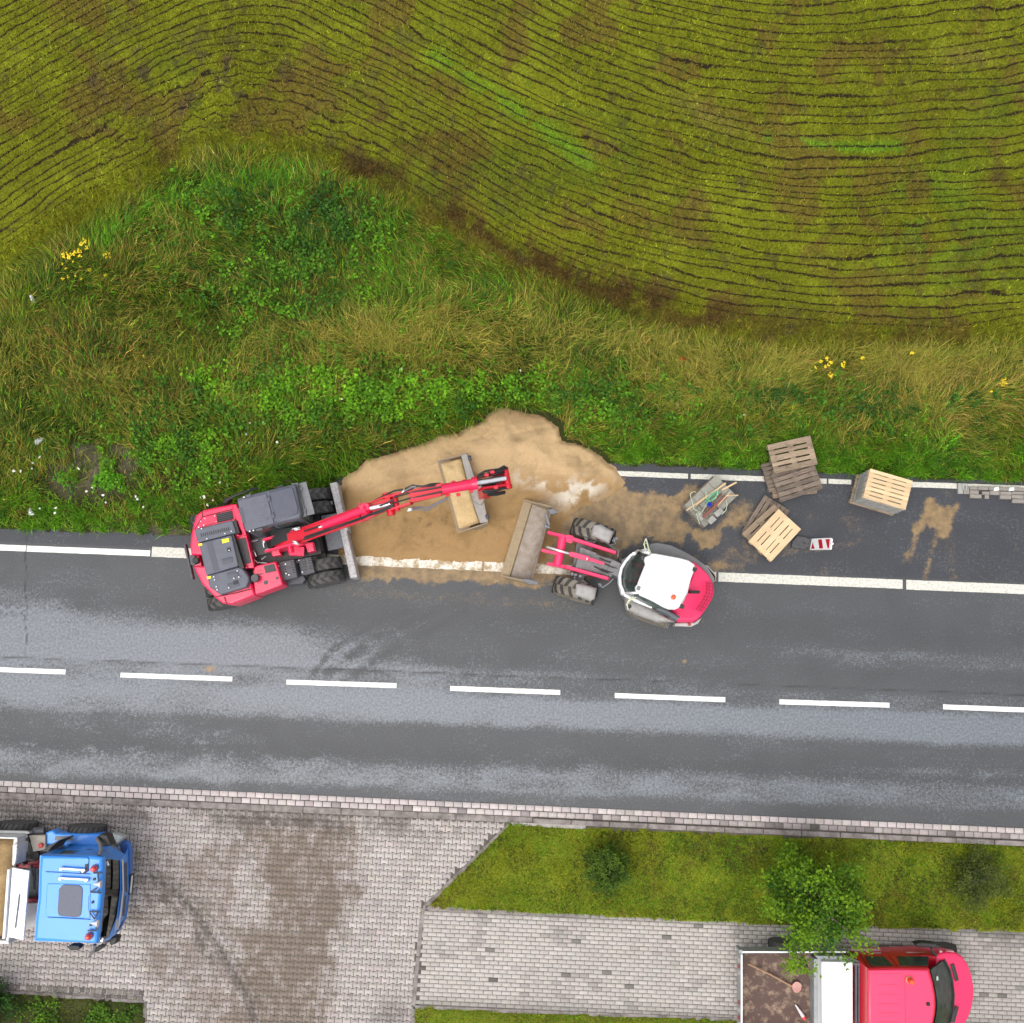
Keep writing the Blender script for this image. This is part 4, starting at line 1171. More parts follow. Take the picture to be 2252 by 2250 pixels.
def wheel(parent, c, axis, Rr, wd, lugs=14, tm=None, rim_m=None, lug_h=0.035, twin=False, n=36, lug_m=None):
    """tyre with chevron lugs; the rim is its child. axis is horizontal"""
    tm = tm or m_rub; rim_m = rim_m or m_black
    ax = Vector(axis).normalized(); fw = Vector((-ax.y, ax.x, 0))
    mb = MB(); lg = MB()
    offs = [-wd * 0.27, wd * 0.27] if twin else [0]
    ww = wd * 0.46 if twin else wd
    for of in offs:
        cc = Vector(c) + ax * of
        h = ww / 2
        mb.rev(cc, ax, [(-h * 0.86, Rr * 0.52), (-h, Rr * 0.66), (-h, Rr * 0.84), (-h * 0.93, Rr * 0.92), (-h * 0.6, Rr * 0.955), (0, Rr * 0.965), (h * 0.6, Rr * 0.955), (h * 0.93, Rr * 0.92), (h, Rr * 0.84), (h, Rr * 0.66), (h * 0.86, Rr * 0.52)], n)
        for side in (-1, 1):
            for k in range(lugs):
                a0 = 2 * math.pi * (k + (0.5 if side > 0 else 0)) / lugs
                da = 2 * math.pi / lugs
                vs = []
                for (t, a, wa) in ((-0.03 * h, 0.0, 0.16), (0.55 * h, 0.22, 0.17), (h * 0.99, 0.50, 0.19)):
                    for rr in (Rr * 0.90, Rr + (0 if t < h * 0.9 else -0.012)):
                        for e in (-1, 1):
                            an = a0 + da * (a + e * wa)
                            vs.append(cc + ax * (t * side) + (fw * math.cos(an) + Vector((0, 0, 1)) * math.sin(an)) * rr)
                fs = []
                for q in (0, 4):
                    fs += [(q + 2, q + 3, q + 7, q + 6), (q, q + 2, q + 6, q + 4), (q + 1, q + 5, q + 7, q + 3)]
                fs += [(0, 1, 3, 2), (8, 10, 11, 9)]
                lg.add(vs, fs)
    w = mb.build('wheel', tm, parent)
    lg.build('tread', lug_m or m_lug, w)
    r = MB()
    h = wd / 2
    r.rev(c, ax, [(-h * 0.80, 0.03), (-h * 0.80, Rr * 0.16), (-h * 0.55, Rr * 0.22), (-h * 0.55, Rr * 0.46), (-h * 0.86, Rr * 0.55), (h * 0.86, Rr * 0.55), (h * 0.55, Rr * 0.46), (h * 0.55, Rr * 0.22), (h * 0.80, Rr * 0.16), (h * 0.80, 0.03)], n)
    r.build('rim', rim_m, w)
    return w

def bolts(mb, f, pts, z, r=0.014, h=0.012):
    for x, y in pts:
        p = f(x, y, z)
        mb.rev(p, (0, 0, 1), [(-0.004, r), (h * 0.6, r), (h, r * 0.6)], 8)

# ------------------------------------------------------------------ wheeled excavator
ex = thing('wheeled_excavator', 'red and slate grey wheeled excavator reaching its boom over the sand heap', 'excavator', E(960, 1040, 0))
ua = R(12.5)
uax = Vector((math.cos(ua), math.sin(ua), 0)); uay = Vector((-math.sin(ua), math.cos(ua), 0))
for (x, y) in ((1510, 1270), (1400, 565), (490, 1500), (335, 800)):
    c = E(x, y, 0.95); c.z = 0.50
    wheel(ex, c, uay, 0.50, 0.66, lugs=13, twin=True)
ch = MB()
c0 = E(420, 1150, 0.8); c1 = E(1500, 915, 0.8)
ch.bar(Vector((c0.x, c0.y, 0.72)), Vector((c1.x, c1.y, 0.72)), 0.85, 0.45)
for (a, b) in (((1510, 1270), (1400, 565)), ((490, 1500), (335, 800))):
    p, q = E(*a, 0.9), E(*b, 0.9); p.z = q.z = 0.5
    ch.bar(p, q, 0.22, 0.24)
cm = c0.lerp(c1, 0.5)
ch.rev((cm.x, cm.y, 0.9), (0, 0, 1), [(0, 0.55), (0.22, 0.55)], 24)
ch.build('chassis', m_black, ex, bevel=0.01)
bl = MB()
bl.slab(pl(E, [(1588, 382), (1660, 366), (1742, 760), (1682, 775)], 0.80), thick=0.62)
bl.slab(pl(E, [(1690, 838), (1748, 826), (1868, 1330), (1795, 1342)], 0.80), thick=0.62)
bl.slab(pl(E, [(1680, 700), (1745, 690), (1775, 860), (1700, 870)], 0.79), thick=0.60)
bl.build('dozer_blade', m_worn, ex, bevel=0.012)
st = MB()
st.slab(pl(E, [(1500, 712), (1680, 680), (1752, 1025), (1572, 1065)], 0.72), thick=0.06)
for a, b in (((1520, 760), (1690, 735)), ((1570, 1010), (1740, 985)), ((1545, 600), (1620, 580))):
    p, q = E(*a, 0.60), E(*b, 0.60)
    st.bar(p, q, 0.10, 0.16)
st.build('blade_platform', mat('blue grey plate', (0.085, 0.09, 0.115), 0.5, col2=(0.14, 0.14, 0.15), nscale=12), ex, bevel=0.006)

# upper structure
up = MB()
up.slab(pl(E, [(610, 590), (640, 880), (745, 905), (1290, 760), (1480, 960), (1500, 1090), (1060, 1190), (820, 1240), (640, 1300), (330, 1300), (240, 1000), (240, 800), (300, 660)], 1.22), thick=0.30)
up.build('deck_frame', m_black, ex, bevel=0.01)
cw = MB()
cw.slab(pl(E, [(300, 652), (238, 700), (205, 800), (182, 920), (174, 1010), (184, 1105), (420, 1110), (640, 1100), (660, 900), (640, 640), (615, 585)], 1.78), z0=0.82, bev=0.05, seg=4)
cw.slab(pl(E, [(208, 1215), (420, 1215), (640, 1300), (800, 1400), (830, 1515), (590, 1606), (500, 1596), (425, 1535), (300, 1405), (235, 1285)], 1.74), z0=0.82, bev=0.05, seg=4)
cw.slab(pl(E, [(184, 1100), (262, 1105), (300, 1222), (215, 1225)], 1.55), z0=0.85, bev=0.03)
cwo = cw.build('counterweight', m_red, ex)
dk = MB()
for i, x in enumerate(np.linspace(352, 560, 15)):
    y = 660 - (x - 352) * 0.245
    p = E(x, y - 12, 1.62); q = E(x + 3, y - 28, 1.50)
    if i in (0, 6): q = E(x + 10, y - 12, 1.62)
    dk.bar(p + Vector((0, 0.03, 0)), q + Vector((0, 0.03, 0)), 0.018, 0.02)
dk.build('dark_lettering', m_black, cwo)
sd_ = MB()
sd_.slab(pl(E, [(232, 832), (300, 722), (440, 690), (450, 775), (330, 815), (228, 850)], 1.80), thick=0.30, bev=0.012)
sd_.slab(pl(E, [(590, 600), (640, 590), (690, 700), (745, 905), (715, 912), (640, 760)], 1.86), thick=0.4, bev=0.02)
sd_.slab(pl(E, [(618, 905), (745, 895), (825, 1238), (705, 1245), (650, 1150)], 1.72), thick=0.4, bev=0.02)
bolts(sd_, E, [(628, 738), (660, 908), (708, 894), (745, 1235), (812, 1215), (600, 605)], 1.87, 0.022)
sd_.build('body_frame', m_red, ex)
sm_ = MB()
for pts in ([(218, 850), (232, 828), (300, 720), (450, 682), (612, 642)], [(430, 1530), (640, 1490), (800, 1448)], [(520, 1528), (530, 1570), (552, 1600)], [(296, 655), (300, 722)]):
    sm_.tube([E(x, y, 1.785) for x, y in pts], 0.010, 5)
sm_.pieces('panel_seam', m_black, cwo)
gr = MB()
gr.slab(pl(E, [(440, 692), (596, 658), (610, 742), (452, 778)], 1.812), thick=0.03)
gr.build('air_intake', m_grate, ex)
g2 = MB()
for t in (0.2, 0.42, 0.64, 0.86):
    a = E(440 + 12 * t, 692 + 86 * t, 1.822); b = E(596 + 14 * t, 658 + 84 * t, 1.822)
    g2.bar(a, b, 0.012, 0.03)
g2.build('intake_slat', m_step, ex)
mt_ = MB()
mt_.slab(pl(E, [(650, 950), (735, 930), (792, 1185), (715, 1200)], 1.745), thick=0.03)
mt_.slab(pl(E, [(918, 1218), (1020, 1196), (1042, 1268), (940, 1290)], 1.70), thick=0.04)
mt_.pieces('anti_slip_mat', mat('anti slip mat', (0.075, 0.07, 0.078), 0.9, col2=(0.12, 0.11, 0.11), nscale=30, bump=0.6, bscale=120), ex)

ho = MB()
ho.slab(pl(E, [(218, 858), (236, 842), (590, 756), (608, 768), (640, 872), (630, 886), (262, 982), (246, 970)], 2.02), thick=0.30, bev=0.03)
hood = ho.build('hood_vent_panel', m_hood, ex)
lv = MB()
for i in range(14):
    x = 285 + i * 21.2; y = 906 - i * 4.9
    lv.bar(E(x, y - 16, 2.022), E(x + 8, y + 18, 2.022), 0.022, 0.012)
lv.build('louver', m_black, hood)
ho = MB()
ho.slab(pl(E, [(262, 990), (580, 905), (600, 915), (662, 1205), (650, 1222), (345, 1312), (332, 1296)], 2.04), thick=0.34, bev=0.03)
ho.slab(pl(E, [(346, 1316), (660, 1228), (705, 1240), (768, 1325), (772, 1365), (742, 1432), (480, 1508), (370, 1430)], 1.98), thick=0.4, bev=0.035)
ho = ho.build('engine_hood', m_hood, ex)
dn = MB()
dn.slab(pl(E, [(335, 975), (395, 960), (470, 1262), (415, 1278)], 2.047), thick=0.012)
dn.slab(pl(E, [(492, 1150), (600, 1122), (608, 1172), (505, 1202)], 2.052), thick=0.02, bev=0.008)
dn.slab(pl(E, [(545, 1290), (650, 1262), (668, 1320), (560, 1345)], 2.0), thick=0.03, bev=0.008)
dn.slab(pl(E, [(548, 1400), (660, 1368), (676, 1415), (560, 1440)], 1.996), thick=0.03, bev=0.008)
dn.pieces('hood_recess', m_hood2, ho)
lt_ = MB()
lt_.slab(pl(E, [(546, 1036), (582, 1028), (590, 1068), (554, 1078)], 2.052), thick=0.02)
lt_.slab(pl(E, [(608, 1372), (655, 1360), (662, 1396), (615, 1410)], 2.004), thick=0.02)
lt_.slab(pl(E, [(592, 905), (616, 900), (720, 1240), (690, 1245), (664, 1215)], 2.0), thick=0.25)
lt_.slab(pl(E, [(610, 760), (636, 752), (676, 885), (642, 880)], 1.98), thick=0.3)
lt_.pieces('latch', m_black, ho)
bt = MB()
bolts(bt, E, [(312, 805), (290, 840), (262, 826), (592, 866), (345, 942), (528, 890), (415, 1328), (422, 1358), (440, 1428), (448, 1458), (566, 1438), (618, 1342), (668, 1330), (652, 1268), (570, 1060)], 2.045, 0.017)
bolts(bt, E, [(325, 738), (282, 766), (424, 712), (440, 770)], 1.80, 0.014)
bt.pieces('bolt_head', m_white, ho)
yl = MB()
yl.slab(pl(E, [(494, 950), (564, 935), (572, 972), (503, 990)], 2.048), thick=0.008)
yl.slab(pl(E, [(256, 996), (294, 986), (300, 1008), (262, 1018)], 2.048), thick=0.008)
yl.slab(pl(E, [(342, 1328), (382, 1318), (388, 1342), (350, 1352)], 1.988), thick=0.008)
yl.pieces('warning_sticker', m_yel, ho)

# cab
cb = MB()
cb.slab(pl(E, [(645, 535), (720, 508), (1205, 390), (1240, 400), (1300, 690), (1285, 735), (735, 865), (720, 850)], 2.93), z0=1.15, bev=0.07, seg=4)
cab = cb.build('cab', m_hood, ex)
cg = MB()
for a, b in (((700, 520), (1180, 402)),):
    pass
cg.slab(pl(E, [(1225, 400), (1262, 392), (1318, 690), (1296, 735), (1272, 715)], 2.80), z0=1.3)
cg.build('windscreen', m_glass, cab)
for (a, b, o_) in (((665, 530), (1190, 394), 0.012), ((752, 861), (1270, 738), -0.012), ((652, 560), (722, 835), None)):
    p, q = E(*a, 2.93), E(*b, 2.93)
    n_ = Vector((-(q - p).y, (q - p).x, 0)).normalized()
    if o_ is None: n_ = n_ if n_.x < 0 else -n_
    elif (n_.y > 0) != (o_ > 0): n_ = -n_
    for t0, t1 in (((0.06, 0.46), (0.54, 0.94)) if o_ is not None else ((0.12, 0.88),)):
        g_w = MB(); s0 = p.lerp(q, t0) + n_ * 0.008; s1 = p.lerp(q, t1) + n_ * 0.008
        g_w.add([Vector((s0.x, s0.y, 1.75)), Vector((s1.x, s1.y, 1.75)), Vector((s1.x, s1.y, 2.72)), Vector((s0.x, s0.y, 2.72))] +
                [Vector((s0.x, s0.y, 1.75)) - n_ * .02, Vector((s1.x, s1.y, 1.75)) - n_ * .02, Vector((s1.x, s1.y, 2.72)) - n_ * .02, Vector((s0.x, s0.y, 2.72)) - n_ * .02],
                [(0, 1, 2, 3), (7, 6, 5, 4), (0, 4, 5, 1), (1, 5, 6, 2), (2, 6, 7, 3), (3, 7, 4, 0)])
        g_w.build('side_window', m_glass, cab)
r1 = MB()
r1.slab(pl(E, [(652, 562), (690, 545), (948, 482), (1026, 785), (742, 868)], 2.965), thick=0.05, bev=0.02)
for k in range(4):
    y = 575 + k * 62
    r1.bar(E(815 + k * 14, y, 2.966), E(925 + k * 14, y - 26, 2.966), 0.075, 0.022)
r1.build('roof_hatch', m_hood, cab, bevel=0.006)
r2 = MB()
r2.slab(pl(E, [(972, 470), (1185, 415), (1215, 425), (1270, 640), (1262, 690), (1035, 772)], 2.952), thick=0.04, bev=0.02)
r2.build('skylight', m_glassy, cab)
hg = MB()
for (x, y) in ((962, 545), (1005, 715)):
    hg.slab(pl(E, [(x - 22, y - 26), (x + 18, y - 36), (x + 30, y + 10), (x - 10, y + 26)], 2.985), thick=0.05, bev=0.008)
hg.slab(pl(E, [(662, 632), (700, 622), (738, 778), (705, 788)], 2.972), thick=0.02)
hg.slab(pl(E, [(735, 500), (790, 488), (792, 515), (740, 528)], 2.95), thick=0.04)
hg.slab(pl(E, [(842, 845), (905, 830), (908, 852), (846, 866)], 2.95), thick=0.04)
hg.pieces('hatch_hinge', m_hood2, cab)
bt = MB()
bolts(bt, E, [(720, 522), (778, 866), (816, 858)], 2.94, 0.02)
bt.pieces('bolt_head', m_white, cab)
gd = MB()
gd.slab(pl(E, [(1252, 388), (1348, 362), (1438, 690), (1338, 712)], 2.62), thick=0.03, bev=0.01)
gd.slab(pl(E, [(1235, 380), (1265, 374), (1350, 705), (1312, 715)], 2.70), thick=0.05)
for (x, y) in ((1290, 440), (1330, 655), (1215, 395), (1330, 705)):
    gd.slab(pl(E, [(x - 16, y - 12), (x + 16, y - 18), (x + 20, y + 10), (x - 12, y + 16)], 2.68), thick=0.06)
gd.build('cab_guard', m_greym, ex, bevel=0.006)
rl = MB()
rl.tube([E(520, 575, 1.9), E(560, 540, 1.95), E(640, 500, 1.97), E(800, 445, 1.97), E(860, 432, 1.9)], 0.035)
rl.tube([E(530, 590, 1.6), E(520, 560, 1.75), E(560, 535, 1.85)], 0.03)
rl.slab(pl(E, [(510, 545), (560, 520), (585, 545), (540, 585)], 1.75), thick=0.25)
rl.pieces('mirror', m_black, ex)
rl = MB()
rl.tube([E(1130, 372, 2.0), E(1195, 350, 2.05)], 0.02)
rl.slab(pl(E, [(1050, 415), (1110, 395), (1118, 415), (1060, 432)], 2.85), thick=0.05)
rl.pieces('grab_rail', m_black, ex)
# rear mirror / step bracket at the tail
rb = MB()
rb.bar(E(128, 1000, 1.5), E(208, 1352, 1.5), 0.05, 0.22)
rb.slab(pl(E, [(160, 1110), (215, 1105), (262, 1150), (262, 1180), (215, 1210), (180, 1210)], 1.62), thick=0.10, bev=0.02)
rb.build('tail_bracket', m_step, ex, bevel=0.01)
rb = MB()
rb.rev(E(235, 1163, 1.66), (0, 0, 1), [(-0.06, 0.085), (0.03, 0.085), (0.05, 0.06)], 18)
rb.build('rear_camera', m_black, ex)

# right side deck
rd_ = MB()
rd_.slab(pl(E, [(820, 1232), (848, 1212), (1040, 1172), (1062, 1235), (1112, 1402), (1090, 1418), (832, 1512), (805, 1330)], 1.66), z0=0.95, bev=0.03)
bolts(rd_, E, [(865, 1265), (888, 1260), (1052, 1330), (1032, 1265), (820, 1275), (1085, 1415)], 1.66, 0.018)
rdo = rd_.build('tank_cover', m_red, ex)
sm = MB()
sm.bar(E(826, 1312, 1.662), E(1068, 1262, 1.662), 0.012, 0.012)
sm.rev(E(940, 1385, 1.66), (0, 0, 1), [(0, 0.055), (0.035, 0.05)], 16)
sm.rev(E(1055, 1340, 1.66), (0, 0, 1), [(0, 0.04), (0.03, 0.035)], 14)
sm.pieces('filler_cap', m_step, rdo)
ft = MB()
ft.rev(E(845, 1345, 1.70), (0, 0, 1), [(-0.05, 0.09), (0.16, 0.105), (0.20, 0.09)], 20)
ft.build('air_filter', m_step, rdo)
wk = MB()
wk.tube([E(832, 1500, 1.50), E(1000, 1450, 1.5), E(1110, 1408, 1.5)], 0.022)
wk.build('hand_rail', m_worn, ex)
sp = MB()
sp.slab(pl(E, [(1070, 1182), (1225, 1150), (1258, 1312), (1262, 1330), (1108, 1368)], 1.42), thick=0.25, bev=0.015)
sp.slab(pl(E, [(1268, 1150), (1398, 1120), (1435, 1280), (1332, 1308), (1300, 1305)], 1.18), thick=0.25, bev=0.015)
sp.slab(pl(E, [(1105, 1368), (1320, 1310), (1340, 1352), (1310, 1395), (1112, 1412)], 1.0), thick=0.35, bev=0.015)
spo = sp.pieces('step', m_step, ex)[0]
hol = MB()
for (ox, oy, zz) in ((1108, 1200, 1.425), (1200, 1178, 1.425), (1310, 1150, 1.185), (1375, 1140, 1.185)):
    for j in range(5):
        for i in range(2):
            hol.rev(E(ox + i * 22 + j * 6, oy + j * 26, zz - 0.02), (0, 0, 1), [(0, 0.02), (0.024, 0.02)], 8)
hol.pieces('step_hole', m_black, spo)
bt = MB()
bolts(bt, E, [(1140, 1200), (1175, 1308), (1145, 1295), (1072, 1218)], 1.43, 0.02)
bolts(bt, E, [(1275, 1160), (1310, 1280)], 1.19, 0.02)
bt.pieces('bolt_head', m_white, spo)

# boom foot, valve block, hoses
bf = MB()
bf.bar(E(1000, 1075, 1.55), E(1330, 985, 1.85), 0.06, 0.7)
bf.bar(E(980, 960, 1.55), E(1290, 870, 1.85), 0.06, 0.7)
bf.bar(E(1180, 1070, 1.55), E(1330, 1075, 1.5), 0.22, 0.25)
bf.rev(E(1130, 812, 1.8), uay, [(-0.09, 0.07), (0.09, 0.07)], 14)
bf.rev(E(1190, 1050, 1.75), uay, [(-0.09, 0.07), (0.09, 0.07)], 14)
bf.slab(pl(E, [(1336, 990), (1415, 972), (1435, 1062), (1365, 1080)], 1.72), thick=0.3, bev=0.02)
bf.slab(pl(E, [(1272, 738), (1336, 722), (1350, 775), (1290, 795)], 2.1), thick=0.3, bev=0.02)
bf.slab(pl(E, [(980, 1060), (1060, 1040), (1100, 1105), (1010, 1120)], 1.5), thick=0.3, bev=0.02)
bf.pieces('boom_bracket', m_red, ex, bevel=0.008)
vb = MB()
for (x, y, dx, dy) in ((800, 970, 60, -14), (905, 960, 18, 70), (815, 1060, 30, 60), (900, 1150, 40, -30), (960, 1050, 30, 16), (820, 1150, 40, 40), (865, 1183, 90, 8)):
    vb.tube([E(x, y, 1.45), E(x + dx * .5, y + dy * .4, 1.5), E(x + dx, y + dy, 1.45)], 0.016, 6)
vb.rev(E(965, 1055, 1.75), (1, 0.3, 0), [(-0.06, 0.04), (0.06, 0.04)], 8)
vb.rev(E(925, 965, 1.75), (0.3, 1, 0), [(-0.06, 0.03), (0.06, 0.03)], 8)
vb.pieces('hydraulic_fitting', m_chrome, ex)
hs_ = MB()
hs_.box(E(900, 1020, 1.3), (0.5, 0.45, 0.12), ua)
for i in range(9):
    o = i * 15
    hs_.tube([E(945 + i * 3, 930 + o * 1.1, 1.4), E(1000, 880 + o * 1.15, 1.95), E(1100, 850 + o, 2.1), E(1230, 830 + o * 0.8, 2.15), E(1400, 800 + o * 0.5, 2.35), E(1530, 745 + o * 0.6, 2.6)], 0.022, 6)
hs_.pieces('hose', m_hose, ex)

# boom
A0 = E(1060, 985, 1.75); A1 = B(386, 1051, 3.15); A2 = B(640, 940, 3.45)
bm_ = MB()
bm_.bar(A0, E(1400, 880, 2.30), 0.24, 0.30, 0.26, 0.40)
bm_.bar(E(1400, 880, 2.30), A1, 0.26, 0.40, 0.28, 0.36)
bm_.bar(A1, A2, 0.28, 0.36, 0.22, 0.28)
for off in (-0.165, 0.165):
    d = (A1 - A0).normalized(); s_ = Vector((-d.y, d.x, 0)).normalized()
    bm_.bar(E(1300, 910, 2.36) + s_ * off, A1 + s_ * off + Vector((0, 0, 0.22)), 0.035, 0.10)
    bm_.bar(A1 + s_ * off + Vector((0, 0, 0.22)), A2 + s_ * off * 0.9 + Vector((0, 0, 0.2)), 0.035, 0.10)
for x, y in ((1610, 745), (1715, 830), (1890, 590), (1890, 640)):
    bm_.box(E(x, y, 2.9), (0.06, 0.06, 0.10), ua)
boom = bm_.build('boom', m_redd, ex, bevel=0.008)
cy = MB()
zc = 0.28
cy.tube([E(1520, 808, 2.75), B(430, 990, 3.52)], 0.105, 16)
cy.rev(B(405, 1005, 3.5), B(430, 990, 3.52) - E(1520, 808, 2.75), [(-0.05, 0.13), (0.06, 0.13)], 18)
cy.slab(pl(B, [(335, 975), (400, 945), (430, 960), (440, 1010), (360, 1010)], 3.6), thick=0.25, bev=0.02)
cyo = cy.build('boom_cylinder', m_red, ex)
gap_hoses = MB()  # black hoses added to paint the dark gaps beside the boom rails
for o1, o2 in ((-30, -22), (18, 16), (34, 30)):
    gap_hoses.tube([E(1330, 905 + o1 * 1.3, 2.55), E(1600, 812 + o1 * 1.2, 2.85), E(1932, 702 + o1, 3.36), B(560, 985 + o2, 3.66), B(640, 945 + o2, 3.70)], 0.022, 6)
gap_hoses.pieces('hose', m_hose, ex)
gap_hoses = MB()  # more black lines for the shaded gaps along the upper boom
for o1 in (-20, 26):
    gap_hoses.tube([B(640, 925 + o1, 3.66), B(780, 885 + o1, 3.86), B(1060, 830 + o1 * .9, 3.93), B(1330, 782 + o1 * .8, 3.80), B(1560, 742 + o1, 3.5)], 0.020, 6)
gap_hoses.pieces('hose', m_hose, ex)
rd2 = MB(); rd2.tube([B(425, 1000, 3.52), B(612, 960, 3.60)], 0.05, 12)
rd2.build('piston_rod', m_chrome, cyo)
ub = MB()
U0 = B(600, 962, 3.45); U1 = B(780, 900, 3.62); U2 = B(1080, 830, 3.70); U3 = B(1360, 785, 3.55); U4 = B(1600, 742, 3.20)
ub.bar(U1, U2, 0.27, 0.36, 0.24, 0.36)
ub.bar(U2, U3, 0.20, 0.34, 0.18, 0.30)
for off in (-0.155, 0.155):
    for (p, q, hh) in ((U0, U1, 0.34), (U3, U4, 0.30)):
        d = (q - p).normalized(); s_ = Vector((-d.y, d.x, 0)).normalized()
        ub.bar(p + s_ * off, q + s_ * off * (1.15 if p is U3 else 1), 0.055, hh, 0.055, 0.22)
ub.slab(pl(B, [(775, 862), (1030, 815), (1045, 890), (790, 945)], 3.88), thick=0.05)
ub.rev(U0, Vector((-0.25, 0.97, 0)), [(-0.28, 0.10), (0.28, 0.10)], 16)
ub.rev(B(660, 945, 3.55), Vector((-0.2, 0.97, 0)), [(-0.22, 0.07), (0.22, 0.07)], 14)
ub.rev(U4 + Vector((0, 0, 0.05)), Vector((-0.18, 0.98, 0)), [(-0.27, 0.085), (0.27, 0.085)], 16)
for x, y in ((1080, 800), (1150, 775), (1240, 765), (1100, 885), (1190, 880), (1300, 850), (1480, 690), (1510, 820), (1320, 745), (1430, 715)):
    ub.box(B(x, y, 3.72), (0.10, 0.07, 0.10), R(8))
uo = ub.build('upper_boom', m_redd, ex, bevel=0.010)
cy = MB()
cy.tube([B(1050, 838, 3.90), B(1340, 785, 3.82)], 0.125, 18)
cy.rev(B(1330, 787, 3.82), Vector((1, 0.18, 0)), [(-0.07, 0.15), (0.07, 0.15)], 18)
c2 = cy.build('stick_cylinder', m_red, ex)
rd2 = MB(); rd2.tube([B(1345, 782, 3.80), B(1590, 742, 3.45)], 0.055, 12)
rd2.build('piston_rod', m_chrome, c2)
bk = MB(); bk.bar(B(1400, 810, 3.3), B(1580, 775, 3.0), 0.22, 0.12)
bk.build('boom_cover', m_black, ex)
stk = MB()
stk.bar(B(1560, 752, 3.15), B(1400, 880, 1.2), 0.30, 0.42, 0.24, 0.26)
stk.build('stick', m_redd, ex, bevel=0.01)
hs_ = MB()
hs_.tube([B(480, 930, 3.4), B(560, 890, 3.6), B(640, 850, 3.8), B(720, 835, 3.85)], 0.022, 6)
hs_.tube([B(740, 830, 3.8), B(800, 800, 3.9), B(880, 812, 3.9), B(960, 790, 3.9), B(1040, 785, 3.8)], 0.022, 6)
hs_.tube([B(760, 845, 3.8), B(830, 812, 3.9), B(930, 808, 3.9), B(1050, 800, 3.8)], 0.022, 6)
hs_.tube([B(1350, 720, 3.7), B(1420, 680, 3.7), B(1530, 665, 3.6), B(1580, 640, 3.5), B(1602, 660, 3.3), B(1590, 700, 3.0)], 0.028, 6)
hs_.tube([B(1360, 735, 3.7), B(1440, 700, 3.7), B(1540, 680, 3.6), B(1596, 655, 3.4), B(1600, 700, 3.0)], 0.028, 6)
hs_.tube([B(1390, 850, 3.5), B(1480, 845, 3.5), B(1560, 830, 3.4), B(1640, 820, 3.2), B(1600, 830, 2.6)], 0.028, 6)
hs_.tube([B(1400, 865, 3.4), B(1500, 855, 3.4), B(1640, 800, 3.2), B(1590, 800, 2.6)], 0.028, 6)
hs_.tube([B(1440, 880, 3.2), B(1520, 875, 3.1), B(1585, 860, 3.0)], 0.045, 6)
hs_.tube([B(1450, 720, 3.5), B(1580, 690, 3.4)], 0.03, 6)
hs_.pieces('hose', m_hose, ex)
hs_ = MB()
hs_.tube([B(790, 1010, 3.5), B(880, 1000, 3.6), B(900, 1015, 3.6), B(935, 1010, 3.6), B(1010, 960, 3.6), B(1090, 920, 3.6)], 0.026, 6)
hs_.tube([B(800, 990, 3.5), B(890, 985, 3.6), B(940, 985, 3.6), B(1030, 940, 3.6), B(1100, 905, 3.6)], 0.022, 6)
hs_.tube([B(735, 850, 3.75), B(800, 812, 3.9), B(830, 815, 3.9)], 0.03, 6)
hs_.pieces('hose_sleeve', m_hose2, ex)
fi = MB()
for a, b in (((715, 850), (745, 840)), ((705, 862), (735, 852)), ((755, 1020), (800, 1008)), ((760, 1005), (795, 998)), ((0, 1160), (35, 1150))):
    fi.tube([B(*a, 3.75), B(*b, 3.75)], 0.022, 8)
for a, b in (((1205, 845), (1285, 828)), ((1228, 855), (1290, 843)), ((1212, 965), (1262, 980)), ((1215, 985), (1275, 998)), ((1475, 828), (1510, 818))):
    fi.tube([E(*a, 2.5), E(*b, 2.5)], 0.02, 8)
fi.pieces('hose_fitting', m_chrome, ex)
# bucket: cutting lip on the left, back plate on the right, two end plates
bk = MB()
z_l, z_b = 0.72, 0.98
la, lb_ = B(1012, 602, z_l), B(1182, 1200, z_l)
ra, rb_ = B(1270, 532, z_b), B(1440, 1112, z_b)
n_ = 9
prof = [(0.0, 0.0), (0.10, -0.02), (0.42, -0.10), (0.52, -0.36), (0.66, -0.50), (0.82, -0.46), (0.93, -0.22), (1.0, 0.22)]
vs = []
for (t, dz) in prof:
    for (pa, pb) in ((la, ra), (lb_, rb_)):
        p = Vector((pa.x + (pb.x - pa.x) * t, pa.y + (pb.y - pa.y) * t, z_l + dz)); vs.append(p)
k = len(prof)
vs2 = [v - Vector((0, 0, 0.03)) for v in vs]
fs = [(2 * i, 2 * i + 1, 2 * i + 3, 2 * i + 2) for i in range(k - 1)] + [(2 * k + 2 * i + 2, 2 * k + 2 * i + 3, 2 * k + 2 * i + 1, 2 * k + 2 * i) for i in range(k - 1)]
fs += [(0, 2 * k, 2 * k + 1, 1)]
bk.add(vs + vs2, fs)
for e in (0, 1):
    pts = [vs[2 * i + e] for i in range(k)]
    dirv = (vs[1] - vs[0]).normalized() * (0.03 if e else -0.03)
    o = pts + [p + dirv for p in pts]
    bk.add(o, [tuple(range(k)), tuple(range(2 * k - 1, k - 1, -1))] + [(i, i + k, (i + 1) % k + k, (i + 1) % k) for i in range(k)])
bucket = bk.build('bucket', m_dirtst, ex)
bb = MB()
bb.slab([B(1212, 545, z_b + .02), B(1262, 530, z_b + .02), B(1338, 770, z_b + .02), B(1392, 850, z_b + 0.02), B(1442, 1112, z_b + .02), B(1376, 1122, z_b + .02), B(1320, 960, z_b + .02)], thick=0.05, bev=0.01)
bb.bar(B(1300, 780, z_b + 0.1), B(1385, 895, z_b + 0.1), 0.30, 0.16)
bb.bar(B(1330, 900, z_b + 0.16), B(1400, 940, z_b + 0.16), 0.22, 0.12)
